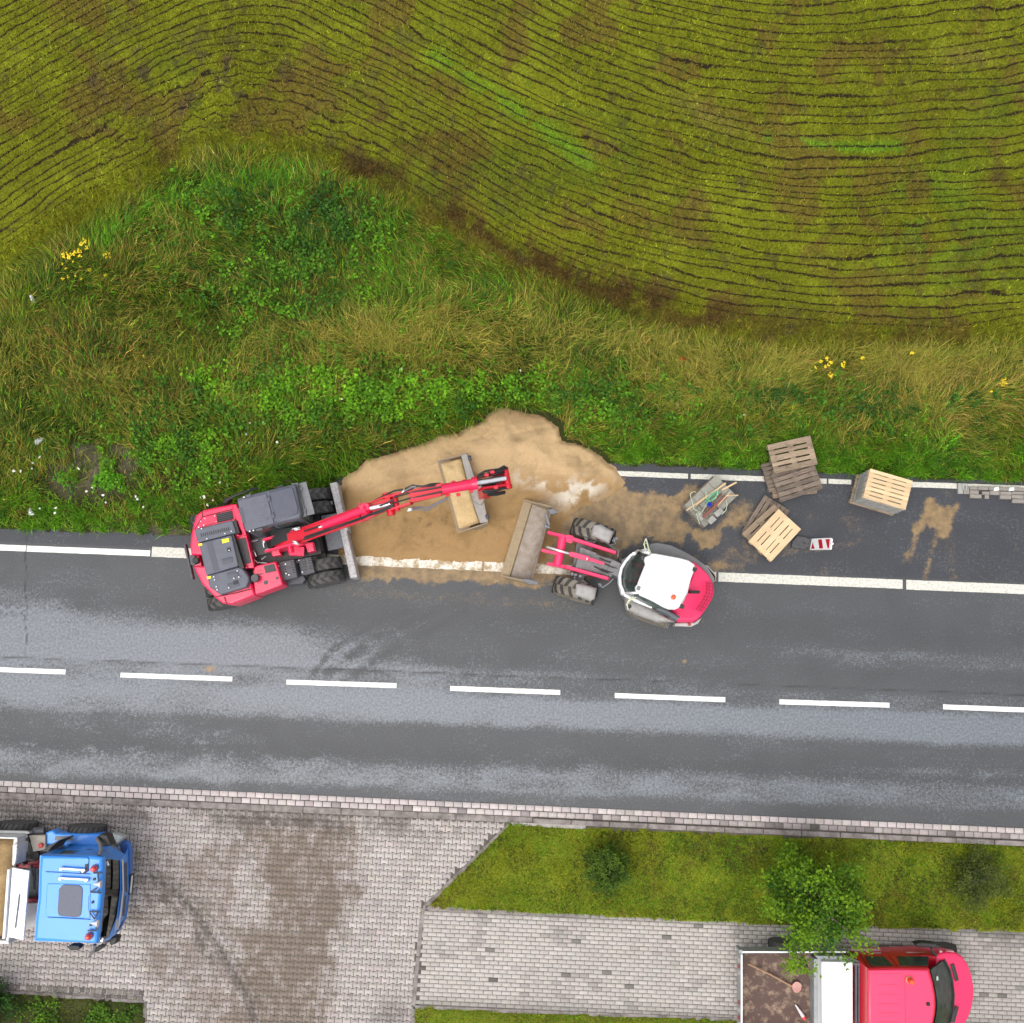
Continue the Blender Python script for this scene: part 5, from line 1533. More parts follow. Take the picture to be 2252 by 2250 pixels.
bb.build('bucket_back', mat('bare grey bucket steel', (0.27, 0.255, 0.25), 0.6, col2=(0.36, 0.32, 0.27), nscale=8), bucket, bevel=0.006)
bb = MB()
for x, y in ((1285, 570), (1435, 1070)):
    bb.rev(B(x, y, z_b), uay, [(-0.06, 0.05), (0.06, 0.05)], 10)
bb.pieces('bucket_pin', m_step, bucket)
# sand in the bucket
def heap(name, corners, z, hgt, nx, ny, matl, sink=0.15, seed=0, edge=0.2):
    a, b, c, d = [Vector(p) for p in corners]
    V = []; I = []
    for j in range(ny + 1):
        for i in range(nx + 1):
            s_, t_ = i / nx, j / ny
            p = a.lerp(b, s_).lerp(d.lerp(c, s_), t_)
            e = min(s_, 1 - s_, t_, 1 - t_) / edge
            e = min(1, e)
            h = hgt * (e * (2 - e)) + float(fbm(np.array([p.x * 100]), np.array([p.y * 100]), 22, seed + 300, 4)[0] - 0.5) * hgt * 1.0
            if min(i, nx - i, j, ny - j) == 0: h = -sink
            V.append((p.x, p.y, z + h))
    o = len(V)
    for j in range(ny):
        for i in range(nx):
            q = j * (nx + 1) + i
            I.append((q, q + 1, q + nx + 2, q + nx + 1))
    mb = MB(); mb.add(V, I)
    return mb.build(name, matl, origin=a.lerp(c, 0.5), ang=80)
o = heap('sand_load', [B(1030, 610, 0.72), B(1222, 562, 0.72), B(1378, 1112, 0.72), B(1192, 1180, 0.72)], 0.72, 0.07, 14, 36, m_sandb, 0.10, 1)
tag(o, 'pale sand filling the excavator bucket up to its lip', 'sand', 'sand loads')

# ------------------------------------------------------------------ wheel loader
ld = thing('wheel_loader', 'pinkish red wheel loader with white cab roof and muddy front bucket', 'loader', L(1050, 660, 0))
la_ = math.atan2(-(740 - 620), (1740 - 1060) + 0.0)
fa = R(-17.5)
fx = Vector((math.cos(fa), math.sin(fa), 0)); fy = Vector((-math.sin(fa), math.cos(fa), 0))
ra_ = R(-20.0)
rx = Vector((math.cos(ra_), math.sin(ra_), 0)); ry = Vector((-math.sin(ra_), math.cos(ra_), 0))
for (x, y, ax_) in ((850, 372, fy), (712, 815, fy), (1470, 590, ry), (1285, 985, ry)):
    c = L(x, y, 1.05); c.z = 0.60
    wheel(ld, c, ax_, 0.60, 0.46, lugs=15, tm=m_rubd, rim_m=m_greym, lug_m=(m_lugg if x > 1100 else None))
# front frame and fenders
fr = MB()
fr.slab(pl(L, [(745, 490), (1012, 592), (985, 722), (706, 650)], 1.10), thick=0.55, bev=0.02)
fr.slab(pl(L, [(720, 455), (800, 480), (760, 700), (680, 680)], 0.75), thick=0.4)
a = L(850, 372, 1.05); b = L(712, 815, 1.05); a.z = b.z = 0.6
fr.bar(a, b, 0.25, 0.25)
fr.bar(L(960, 640, 0.9), L(1130, 720, 0.9), 0.35, 0.5)
fr.build('front_frame', mat('grey frame paint', (0.20, 0.195, 0.20), 0.55, col2=(0.14, 0.135, 0.135), nscale=7), ld, bevel=0.01)
jt = MB()
jt.rev(L(1038, 668, 1.0), (0, 0, 1), [(-0.5, 0.13), (0.06, 0.13), (0.09, 0.10)], 16)
jt.rev(L(1050, 590, 1.0), (0, 0, 1), [(-0.3, 0.05), (0.06, 0.05)], 12)
for x0, y0, x1, y1 in ((870, 545, 990, 580), (890, 575, 985, 612), (850, 640, 960, 690), (930, 620, 1040, 660), (900, 660, 1010, 690), (985, 560, 1045, 610)):
    jt.tube([L(x0, y0, 1.13), L((x0 + x1) / 2, (y0 + y1) / 2 + 5, 1.16), L(x1, y1, 1.13)], 0.016, 6)
jt.build('centre_joint', m_black, ld)
def fender(name, f, pts, z, matl, drop=0.35, t=0.03):
    nb = name.endswith('_'); name = name.rstrip('_')
    """shell following a top outline with a rolled rim"""
    mb = MB(); mb.slab(pl(f, pts, z), thick=drop, bev=0.02 if nb else min(0.12, drop * 0.45), seg=5)
    return mb.build(name, matl, ld, ang=50)
m_fend = mat('dusty grey fender', (0.36, 0.345, 0.335), 0.6, col2=(0.27, 0.255, 0.235), nscale=6)
m_fend2 = mat('slate grey fender', (0.150, 0.155, 0.165), 0.5, col2=(0.20, 0.195, 0.185), nscale=5)
fender('fender', L, [(848, 322), (905, 318), (1000, 362), (1010, 385), (985, 462), (950, 472), (832, 402), (838, 350)], 1.30, m_fend, 0.30)
fender('fender', L, [(715, 768), (760, 770), (872, 790), (878, 815), (858, 885), (825, 902), (705, 856)], 1.30, m_fend, 0.30)
br = MB()
for pts in ([(775, 420), (800, 450), (850, 460), (880, 430), (910, 440)], [(700, 720), (715, 760), (770, 750), (800, 775)], [(1000, 420), (1012, 470), (965, 480), (940, 450)], [(880, 770), (915, 800), (960, 770), (995, 735)], [(965, 480), (1005, 505), (1035, 520), (1030, 570)]):
    br.tube([L(x, y, 1.0) for x, y in pts], 0.022, 6)
for x, y in ((790, 430), (1000, 445), (1020, 430), (710, 705), (745, 715), (685, 698), (895, 780)):
    br.rev(L(x, y, 0.98), (0, 0, 1), [(-0.2, 0.05), (0.03, 0.05), (0.05, 0.03)], 12)
br.pieces('bracket', m_greym, ld)
# lift arms, cross tube, tilt cylinder
am = MB()
am.bar(L(505, 388, 0.80), L(640, 420, 0.95), 0.075, 0.26)
am.bar(L(640, 420, 0.95), L(1020, 540, 1.30), 0.085, 0.26, 0.075, 0.2)
am.bar(L(505, 625, 0.75), L(640, 648, 0.95), 0.075, 0.26)
am.bar(L(640, 648, 0.95), L(962, 736, 1.30), 0.085, 0.26, 0.075, 0.2)
am.tube([L(615, 415, 0.95), L(572, 635, 0.95)], 0.115, 14)
am.bar(L(640, 425, 0.98), L(690, 440, 1.0), 0.2, 0.06)
am.bar(L(455, 520, 0.9), L(590, 550, 1.0), 0.07, 0.22)
am.pieces('lift_arm', m_pink, ld, bevel=0.012)
tc_ = MB()
tc_.bar(L(665, 545, 1.22), L(815, 585, 1.28), 0.12, 0.12, 0.12, 0.12)
tc_.bar(L(815, 585, 1.28), L(930, 622, 1.28), 0.085, 0.10, 0.06, 0.08)
tco = tc_.build('tilt_cylinder', m_pink, ld, bevel=0.02)
tr_ = MB(); tr_.tube([L(490, 492, 1.12), L(668, 546, 1.22)], 0.032, 10)
tr_.tube([L(800, 572, 1.36), L(795, 592, 1.36)], 0.02, 8)
tr_.build('piston_rod', m_chrome, tco)
# bucket
bw = [(315, 140), (140, 700)]
zc_ = 0.28
fa0, fb0 = L(316, 142, zc_), L(142, 702, zc_)
ba0, bb0 = L(548, 205, 0.95), L(395, 765, 0.95)
prof = [(0.0, 0.0, 0), (0.26, 0.01, 0), (0.30, -0.05, 1), (0.55, -0.10, 1), (0.80, 0.05, 1), (0.92, 0.30, 1), (0.90, 0.66, 1)]
def bucket_pt(t, dz, e):
    pa, pb = (fa0, ba0) if e == 0 else (fb0, bb0)
    return Vector((pa.x + (pb.x - pa.x) * t, pa.y + (pb.y - pa.y) * t, zc_ + dz))
def shell(mb, prof, th=0.035):
    k = len(prof)
    vs = [bucket_pt(t, dz, e) for (t, dz, _) in prof for e in (0, 1)]
    vs2 = [v + Vector((0, 0, -th)) + fx * (th if i // 2 > 3 else 0) for i, v in enumerate(vs)]
    fs = [(2 * i, 2 * i + 1, 2 * i + 3, 2 * i + 2) for i in range(k - 1)] + [(2 * k + 2 * i + 2, 2 * k + 2 * i + 3, 2 * k + 2 * i + 1, 2 * k + 2 * i) for i in range(k - 1)]
    fs += [(0, 2 * k, 2 * k + 1, 1), (2 * k - 2, 2 * k - 1, 4 * k - 1, 4 * k - 2)]
    mb.add(vs + vs2, fs)
m_buck = mat('scoured bucket steel', (0.245, 0.195, 0.145), 0.6, col2=(0.36, 0.31, 0.27), nscale=5, bump=0.25)
bk = MB(); shell(bk, prof[2:])
pts = [bucket_pt(t, dz, 0) for t, dz, _ in prof]
bko = bk.build('bucket', m_buck, ld, ang=60)
bk = MB(); shell(bk, prof[:3], 0.05)
bk.build('cutting_plate', mat('sandy bucket lip', (0.36, 0.27, 0.155), 0.8, col2=(0.28, 0.215, 0.14), nscale=7, bump=0.3), bko)
bk = MB()
for e in (0, 1):
    pts = [bucket_pt(t, dz, e) for t, dz, _ in prof] 
    pts = [pts[0] + Vector((0, 0, 0.02))] + pts[1:] + [bucket_pt(0.62, 0.50, e), bucket_pt(0.2, 0.12, e)]
    k = len(pts)
    dv = (fb0 - fa0).normalized() * (0.045 if e else -0.045)
    o = pts + [p + dv for p in pts]
    bk.add(o, [tuple(range(k)), tuple(range(2 * k - 1, k - 1, -1))] + [(i, i + k, (i + 1) % k + k, (i + 1) % k) for i in range(k)])
bk.pieces('bucket_side', m_dirtst, bko)
bk = MB()
for pts in ([(500, 200), (560, 215), (572, 240), (520, 245)], [(300, 735), (400, 740), (412, 775), (360, 778)], [(470, 315), (515, 335), (520, 352), (476, 345)]):
    bk.slab(pl(L, pts, 1.0), thick=0.12, bev=0.02)
for x, y in ((545, 220), (385, 758), (400, 760)):
    bk.rev(L(x, y, 1.0), fx, [(-0.08, 0.05), (0.08, 0.05)], 10)
bk.bar(L(480, 240, 0.98), L(510, 330, 0.98), 0.06, 0.1)
bk.pieces('bucket_mount', m_greym, bko, bevel=0.008)
# rear body
rb_ = MB()
rb_.slab(pl(L, [(1060, 590), (1150, 535), (1250, 520), (1420, 560), (1640, 640), (1700, 760), (1640, 980), (1480, 1030), (1290, 985), (1085, 880), (1045, 760), (1045, 680)], 1.12), thick=0.6, bev=0.04)
rb_.build('rear_frame', m_fend2, ld)
fender('fender_', L, [(1280, 468), (1330, 460), (1440, 482), (1560, 540), (1640, 590), (1712, 645), (1760, 720), (1770, 755), (1745, 770), (1640, 690), (1560, 650), (1300, 590), (1262, 500)], 1.35, m_fend2, 0.45)
fender('fender', L, [(1062, 862), (1120, 870), (1300, 960), (1480, 1020), (1500, 1050), (1455, 1088), (1330, 1062), (1200, 1015), (1105, 965), (1098, 940)], 1.30, m_fend, 0.45)
hd = MB()
hp = [(1555, 592), (1625, 612), (1672, 650), (1722, 702), (1756, 770), (1766, 830), (1750, 890), (1690, 985), (1640, 1045), (1600, 1064), (1500, 1062), (1425, 975), (1500, 900), (1590, 700)]
hz = [1.78, 1.76, 1.70, 1.62, 1.52, 1.48, 1.50, 1.55, 1.55, 1.55, 1.60, 1.72, 1.85, 1.85]
hd.slab(pl(L, hp, hz), z0=1.0, bev=0.10, seg=5)
hood = hd.build('engine_hood', m_pink, ld, ang=60)
gr = MB()
for i in range(9):
    t = i / 8
    x0, y0 = 1700 + 42 * math.sin(t * 2.6), 762 + t * 205
    x0 = 1700 - 78 * max(0, t - 0.35) ** 1.3 / 0.58; x1 = x0 + 56 - 6 * t
    gr.bar(L(x0, 765 + t * 200, 1.70 - 0.02), L(x1, 772 + t * 215, 1.62 - 0.02), 0.018, 0.035)
for s_ in (0.12, 0.5, 0.88):
    pts = []
    for i in range(9):
        t = i / 8
        x0 = 1700 - 78 * max(0, t - 0.35) ** 1.3 / 0.58; x1 = x0 + 56 - 6 * t
        pts.append(L(x0 + (x1 - x0) * s_, 765 + t * 200 + (7 + 15 * t) * s_, 1.70 - 0.08 * s_ - 0.008))
    gr.tube(pts, 0.010, 5)
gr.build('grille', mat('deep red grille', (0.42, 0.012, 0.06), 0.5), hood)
eh = MB()
eh.bar(L(1570, 834, 1.92), L(1650, 836, 1.86), 0.075, 0.10)
eh.build('exhaust_slot', m_black, hood, bevel=0.01)
tl = MB()
tl.slab(pl(L, [(1560, 1068), (1610, 1066), (1660, 1020), (1680, 1012), (1672, 1035), (1640, 1075), (1590, 1098), (1460, 1092), (1470, 1070)], 1.25), thick=0.35, bev=0.03)
tl.slab(pl(L, [(1690, 630), (1760, 710), (1772, 760), (1765, 690), (1712, 632)], 1.2), thick=0.3, bev=0.02)
tlo = tl.pieces('rear_bumper', mat('pale grey bumper', (0.48, 0.47, 0.46), 0.5, col2=(0.36, 0.35, 0.34), nscale=8), ld)[0]
t2 = MB(); t2.slab(pl(L, [(1562, 1070), (1582, 1068), (1588, 1090), (1566, 1092)], 1.28), thick=0.06, bev=0.01)
t2.build('tail_light', mat('dull red lens', (0.30, 0.03, 0.02), 0.3), tlo)
# cab
cbp = [(1250, 500), (1180, 522), (1100, 590), (1055, 650), (1036, 700), (1038, 760), (1060, 850), (1130, 880), (1290, 955), (1400, 968), (1500, 950), (1590, 720), (1600, 640), (1560, 592), (1290, 545)]
cbz = MB(); cbz.slab(pl(L, cbp, 1.30), z0=0.95, bev=0.02)
cab = cbz.build('cab', m_whitep, ld)
ws = MB()
# glass: sloping skirt between the roof edge and the cowl
topz, botz = 2.42, 1.33
tp = [(1262, 545), (1240, 570), (1238, 620), (1205, 690), (1190, 740), (1172, 800), (1182, 835)]
bp_ = [(1190, 530), (1135, 565), (1098, 608), (1070, 655), (1062, 720), (1066, 780), (1092, 838)]
vs = pl(L, tp, topz) + pl(L, bp_, botz)
k = len(tp)
ws.add(vs + [v - Vector((0.02, 0, 0.03)) for v in vs], [(i, i + 1, k + i + 1, k + i) for i in range(k - 1)] + [(2 * k + i + 1, 2 * k + i, 3 * k + i, 3 * k + i + 1) for i in range(k - 1)])
ws.build('windscreen', m_glass, cab, ang=60)
it = MB()
for pts in ([(1215, 560), (1250, 560), (1245, 590), (1210, 590)],):
    it.slab(pl(L, pts, 2.3), thick=0.05)
it.build('sun_visor', m_step, cab)
pil = MB()
for a, b in (((1182, 838), (1092, 842)), ((1262, 540), (1190, 524)), ((1150, 545), (1180, 530))):
    pil.tube([L(*a, 2.36), L(*b, 1.33)], 0.04, 8)
pil.tube([L(x, y, 1.36) for x, y in ((1190, 522), (1128, 558), (1088, 606), (1058, 656), (1046, 720), (1050, 780), (1080, 850))], 0.04, 8)
pil.tube([L(1085, 858, 1.45), L(1180, 905, 1.62), L(1290, 948, 1.62)], 0.045, 8)
pil.pieces('cab_pillar', m_whitep, cab)
sw = MB()
sw.slab(pl(L, [(1182, 835), (1300, 905), (1430, 960), (1420, 972), (1290, 935), (1175, 870)], 2.2), z0=1.3)
sw.slab(pl(L, [(1290, 545), (1560, 592), (1590, 640), (1580, 720), (1500, 950), (1420, 962), (1200, 855), (1185, 800), (1250, 600)], 2.30), z0=1.3)
sw.build('side_window', m_glass, cab)
rf = MB()
rf.slab(pl(L, [(1288, 540), (1320, 541), (1500, 574), (1568, 592), (1612, 622), (1622, 645), (1606, 690), (1588, 735), (1560, 850), (1542, 885), (1520, 930), (1490, 958), (1462, 968), (1420, 966), (1380, 950), (1290, 900), (1200, 860), (1168, 825), (1164, 795), (1180, 775), (1192, 740), (1216, 680), (1240, 625), (1232, 590), (1238, 568), (1268, 558)], 2.52), thick=0.16, bev=0.07, seg=5)
roof = rf.build('roof', m_whitep, ld, ang=60)
rl_ = MB()
rl_.tube([L(x, y, 2.50) for x, y in ((1560, 600), (1572, 640), (1570, 740), (1545, 860), (1510, 925), (1462, 945))], 0.014, 6)
rl_.build('roof_seam', m_fend, roof)
wl_ = MB()
wl_.rev(L(1450, 876, 2.52), (0, 0, 1), [(0, 0.07), (0.06, 0.068), (0.12, 0.055), (0.14, 0.025)], 18)
wl_.build('beacon', m_orange, ld)
wl_ = MB()
for x, y in ((1612, 664), (1518, 945)):
    wl_.box(L(x, y, 2.50), (0.10, 0.10, 0.14), ra_)
wl_.pieces('work_lamp', m_black, ld, bevel=0.012)
wl_ = MB(); wl_.box(L(1188, 806, 2.53), (0.09, 0.11, 0.03), ra_)
wl_.build('roof_vent', m_greym, roof, bevel=0.01)
mr = MB()
mr.tube([L(1228, 478, 2.0), L(1242, 432, 2.15), L(1246, 430, 2.15), L(1262, 500, 2.2), L(1285, 548, 2.3)], 0.016, 6)
mr.tube([L(1240, 520, 2.1), L(1230, 465, 2.1), L(1258, 470, 2.15), L(1268, 545, 2.3)], 0.016, 6)
mr.tube([L(1180, 868, 2.0), L(1130, 892, 1.9), L(1102, 925, 1.8), L(1108, 965, 1.7)], 0.016, 6)
mr.tube([L(1150, 870, 2.0), L(1112, 900, 1.9), L(1096, 935, 1.8)], 0.016, 6)
mr.pieces('mirror_rail', mat('pale lime rail', (0.62, 0.66, 0.45), 0.4), ld)
mr = MB()
mr.slab(pl(L, [(1252, 425), (1295, 410), (1312, 420), (1268, 448)], 2.1), thick=0.25)
mr.slab(pl(L, [(1112, 930), (1130, 925), (1138, 950), (1120, 962)], 1.75), thick=0.25)
mr.pieces('mirror', m_black, ld, bevel=0.012)
dr = MB()
dr.panel([L(1318, 968, 1.62), L(1345, 948, 1.95), L(1500, 1030, 1.95), L(1468, 1055, 1.62)], 0.03)
dr.build('open_window', mat('grey tinted pane', (0.20, 0.225, 0.245), 0.15), ld)
dr = MB()
dr.tube([L(x, y, 1.72) for x, y in ((1300, 968), (1330, 985), (1400, 1010), (1440, 1045), (1465, 1052))], 0.02, 6)
dr.tube([L(1345, 945, 1.97), L(1500, 1028, 1.97)], 0.02, 6)
dr.pieces('door_bar', m_step, ld)
# ================================================================== TRUCKS
m_blue = mat('bright blue cab paint', (0.035, 0.285, 0.86), 0.35, col2=(0.032, 0.265, 0.82), nscale=2.0, coat=0.3)
m_blue2 = mat('dusty blue bumper', (0.030, 0.130, 0.48), 0.5, col2=(0.07, 0.14, 0.34), nscale=4)
m_tip = mat('dusty white tipper steel', (0.72, 0.72, 0.71), 0.5, col2=(0.58, 0.565, 0.54), nscale=4)
m_lens = mat('pale headlight lens', (0.50, 0.53, 0.52), 0.2, col2=(0.33, 0.36, 0.34), nscale=16)
m_scr = mat('dark windscreen', (0.010, 0.011, 0.011), 0.08)
m_dash = mat('dashboard reflection glass', (0.055, 0.065, 0.055), 0.12, col2=(0.030, 0.036, 0.030), nscale=10)
m_rail = mat('red chassis rail', (0.26, 0.012, 0.022), 0.5)
m_beige = mat('dusty beige box', (0.36, 0.32, 0.27), 0.7, col2=(0.27, 0.235, 0.19), nscale=5)

tk = thing('tipper_truck', 'bright blue tipper truck cab with white tipper body full of sand', 'truck', T(700, 900, 0))
ta = R(-2.6)
tx = Vector((math.cos(ta), math.sin(ta), 0)); ty = Vector((-math.sin(ta), math.cos(ta), 0))
c = MB()
rp = [(512, 566), (1110, 576), (1262, 592), (1285, 606), (1280, 760), (1266, 1050), (1242, 1290), (1210, 1670), (1195, 1690), (428, 1652), (424, 1630), (440, 1400), (478, 1100), (486, 780), (494, 580)]
c.slab(pl(T, rp, 2.75), z0=2.52, bev=0.075, seg=4)
rp2 = [(512, 569), (1110, 579), (1190, 595), (1165, 1050), (1140, 1290), (1110, 1660), (432, 1645), (430, 1630), (446, 1400), (482, 1100), (490, 780), (498, 583)]
c.slab(pl(T, rp2, 2.60), z0=1.05)
cab = c.build('cab', m_blue, tk, ang=50)
# front, lofted downward
def loft(mb, f, rows, close=False):
    vs = []; k = len(rows[0][0])
    for pts, z in rows: vs += pl(f, pts, z)
    fs = []
    for r in range(len(rows) - 1):
        for i in range(k - 1):
            fs.append((r * k + i, r * k + i + 1, (r + 1) * k + i + 1, (r + 1) * k + i))
    # back side: the same rows pushed 6 cm inward
    back = [v - tx * 0.06 for v in vs]
    n = len(vs)
    mb.add(vs + back, fs + [tuple(n + q for q in g[::-1]) for g in fs])
w = MB()
loft(w, T, [([(1278, 612), (1272, 900), (1256, 1250), (1206, 1665)], 2.58), ([(1495, 640), (1497, 1000), (1452, 1350), (1352, 1600)], 1.52)])
wso = w.build('windscreen', m_scr, cab)
w = MB()
loft(w, T, [([(1180, 600), (1280, 614)], 2.56), ([(1380, 480), (1497, 642)], 1.52), ([(1400, 470), (1560, 560)], 1.2)])
loft(w, T, [([(1206, 1668), (1110, 1668)], 2.56), ([(1352, 1602), (1300, 1650)], 1.52), ([(1425, 1590), (1380, 1640)], 1.2)])
w.build('corner_panel', m_blue, cab)
w = MB()
loft(w, T, [([(1402, 622), (1405, 800), (1396, 1000)], 2.02), ([(1472, 634), (1478, 800), (1476, 990)], 1.64)])
loft(w, T, [([(1388, 1080), (1360, 1330), (1318, 1600)], 2.03), ([(1468, 1090), (1425, 1350), (1345, 1590)], 1.62)])
o_ = w.build('dashboard_reflection', m_dash, cab)  # the dashboard's reflection is painted on as paler panels
o_.location += tx * 0.012
w = MB()
for a, b in (((1318, 650), (1338, 700)), ((1268, 1605), (1248, 1648))):
    w.bar(T(*a, 2.45) + tx * 0.03, T(*b, 2.45) + tx * 0.03, 0.045, 0.02)
w.pieces('marker_lamp', m_chrome, cab)
w = MB()
loft(w, T, [([(1495, 620), (1500, 1000), (1455, 1350), (1345, 1610)], 1.55), ([(1560, 560), (1568, 1000), (1525, 1350), (1425, 1590)], 1.22), ([(1600, 470), (1612, 980), (1555, 1350), (1430, 1570)], 0.70)])
w.build('front_panel', m_blue, cab)
w = MB()
loft(w, T, [([(1512, 625), (1520, 1000), (1482, 1330), (1452, 1500)], 1.50), ([(1530, 625), (1540, 1000), (1505, 1320), (1470, 1500)], 1.42)])
o_ = w.build('chrome_strip', m_chrome, cab); o_.location += tx * 0.02
w = MB()
loft(w, T, [([(1548, 660), (1556, 1040)], 1.36), ([(1572, 660), (1578, 1030)], 1.22)])
loft(w, T, [([(1548, 1080), (1515, 1330)], 1.36), ([(1568, 1070), (1540, 1330)], 1.22)])
o_ = w.build('grille', m_step, cab); o_.location += tx * 0.025
w = MB()
bp = [(1480, 440), (1520, 395), (1575, 382), (1625, 415), (1645, 500), (1645, 760), (1630, 900), (1605, 1110), (1572, 1360), (1500, 1500), (1440, 1560), (1380, 1610), (1380, 1500), (1500, 1000), (1530, 600)]
w.slab(pl(T, bp, 0.66), thick=0.30, bev=0.06, seg=4, flare=-0.10)
bmp = w.build('bumper', m_blue2, tk)
w = MB()
w.slab(pl(T, [(1618, 820), (1636, 815), (1612, 1065), (1592, 1072)], 0.70), thick=0.25, bev=0.01)
w.slab(pl(T, [(1500, 1420), (1530, 1410), (1470, 1520), (1440, 1550)], 0.70), thick=0.2)
w.pieces('number_plate_holder', m_black, bmp)
w = MB(); w.slab(pl(T, [(1634, 830), (1642, 830), (1622, 1050), (1614, 1050)], 0.66), thick=0.12)
w.build('number_plate', m_white, bmp)
w = MB()
w.slab(pl(T, [(1345, 325), (1395, 298), (1535, 340), (1515, 380), (1465, 432), (1400, 405)], 1.0), thick=0.3, bev=0.03)
hl = w.pieces('headlight', m_lens, tk)
# roof details
r = MB()
r.slab(pl(T, [(770, 952), (800, 940), (985, 948), (1012, 965), (1030, 1000), (1022, 1200), (1010, 1310), (985, 1340), (945, 1348), (760, 1335), (728, 1315), (718, 1270), (735, 1000)], 2.785), thick=0.06, bev=0.012)
r.build('roof_hatch', mat('slate roof hatch', (0.115, 0.120, 0.165), 0.55, col2=(0.10, 0.105, 0.14), nscale=14), cab)
r = MB()
r.slab(pl(T, [(600, 925), (1130, 935), (1125, 1360), (590, 1345), (565, 1310), (585, 960)], 2.765), thick=0.05, bev=0.015)
r.build('roof_panel', m_blue, cab)
r = MB()
for pts in ([(510, 578), (1080, 595), (1105, 612), (1108, 640), (1100, 760), (1070, 792), (1000, 785)], [(570, 778), (1130, 808)], [(600, 1345), (1130, 1375)], [(1110, 1080), (1105, 1265)]):
    r.tube([T(x, y, 2.762) for x, y in pts], 0.009, 5)
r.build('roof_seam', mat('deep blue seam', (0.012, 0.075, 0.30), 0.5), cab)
r = MB()
r.slab(pl(T, [(1060, 690), (1095, 680), (1105, 770), (1070, 795), (1000, 795), (992, 775), (1060, 770)], 2.775), thick=0.03, bev=0.006)
for x, y in ((1180, 870), (1160, 1158), (1138, 1440)):
    r.rev(T(x, y, 2.75), (0, 0, 1), [(0, 0.035), (0.04, 0.03)], 12)
r.pieces('roof_fitting', m_black, cab)
r = MB()
for a, b in (((1165, 795), (1280, 795)), ((1130, 1035), (1265, 1042)), ((1115, 1275), (1245, 1282)), ((1095, 1512), (1205, 1515)), ((1130, 1030), (1205, 985)), ((1120, 1290), (1180, 1370)), ((1180, 1370), (1215, 1290)), ((1222, 800), (1232, 960)), ((1225, 1000), (1240, 1050)), ((1195, 1390), (1205, 1510))):
    r.tube([T(*a, 2.82), T(*b, 2.82)], 0.018, 6)
r.pieces('lamp_bar', m_step, cab)
for ya, xs in ((742, (780, 1060)), (862, (770, 1100))):
    r = MB()
    r.tube([T(xs[0], ya - 4, 2.84), T(xs[1], ya + 16, 2.84)], 0.028, 10)
    for x, y in ((xs[0], ya - 4), (xs[1] - 10, ya + 16)):
        r.rev(T(x, y, 2.76), (0, 0, 1), [(0, 0.05), (0.07, 0.05), (0.11, 0.03)], 12)
    r.build('air_horn', m_chrome, cab)
for x, y in ((1222, 935), (1185, 1422)):
    r = MB()
    r.rev(T(x, y, 2.86), tx, [(-0.10, 0.015), (-0.06, 0.035), (0.0, 0.05), (0.05, 0.085), (0.075, 0.09), (0.08, 0.02)], 16)
    r.build('spotlight', m_chrome, cab)
for x, y in ((1180, 745), (1112, 1592)):
    b = MB(); b.rev(T(x + 6, y - 10, 2.75), (0, 0, 1), [(0, 0.085), (0.05, 0.085)], 18)
    bo = b.build('beacon_base', m_step, cab)
    b = MB(); b.rev(T(x + 6, y - 10, 2.80), (0, 0, 1), [(0, 0.075), (0.10, 0.072), (0.16, 0.055), (0.18, 0.02)], 18)
    b.build('beacon', m_redlens, cab)
# north flank: window, door crease, fender, tyres
def flank(f, x0, x1, zt, zb, dx=0.0, off=0.006):
    """panel on the upright wall under the cab's near roof edge"""
    def pt(x, z):
        a = f(505, 569, 2.60); b_ = f(1190, 595, 2.60)
        t = (x - 505) / 685.0
        p = a.lerp(b_, t); return Vector((p.x, p.y, z)) + ty * off
    return [pt(x0 + dx, zt), pt(x1 - dx * 0.3, zt), pt(x1, zb), pt(x0, zb)]
w = MB(); w.panel(flank(T, 650, 1150, 2.45, 1.90, 50), 0.008); w.build('side_window', m_glass, cab)
w = MB()
w.panel(flank(T, 600, 612, 2.50, 1.1), 0.01); w.panel(flank(T, 1170, 1182, 2.50, 1.1), 0.01)
w.pieces('door_seam', m_black, cab)
w = MB()
a = flank(T, 905, 980, 1.74, 1.68, 0, 0.02); w.panel(a, 0.03); w.build('door_handle', m_black, cab)
w = MB()
w.slab(pl(T, [(570, 290), (650, 258), (700, 300), (1240, 308), (1300, 360), (1300, 470), (570, 440)], 1.02), thick=0.42, bev=0.04)
fd = w.build('fender', m_blue, tk)
w = MB(); w.slab(pl(T, [(690, 335), (895, 335), (918, 365), (905, 390), (680, 388)], 1.03), thick=0.03, bev=0.008)
w.build('step', m_greym, fd)
w = MB(); w.slab(pl(T, [(520, 520), (610, 450), (720, 392), (740, 395), (640, 470), (600, 530)], 1.9), thick=1.0)
w.build('air_duct', m_black, tk)
for x, y in ((1000, 305), (130, 262), (-900, 240)):
    cc = T(x, y, 0.95); cc.z = 0.48
    wheel(tk, cc, ty, 0.48, 0.30, lugs=22, rim_m=m_greym)
    cc2 = cc - ty * 1.95
    wheel(tk, cc2, ty, 0.48, 0.30, lugs=22, rim_m=m_greym)
w = MB()
w.slab(pl(T, [(1200, 350), (1265, 305), (1340, 325), (1385, 440), (1370, 455), (1270, 470), (1225, 400)], 2.25), thick=0.35, bev=0.03)
w.slab(pl(T, [(1395, 1595), (1450, 1590), (1460, 1620), (1440, 1680), (1385, 1700), (1365, 1680), (1372, 1620)], 2.0), thick=0.3, bev=0.03)
w.slab(pl(T, [(1285, 1690), (1240, 1700), (1185, 1735), (1165, 1790), (1215, 1780), (1260, 1745)], 2.1), thick=0.35, bev=0.02)
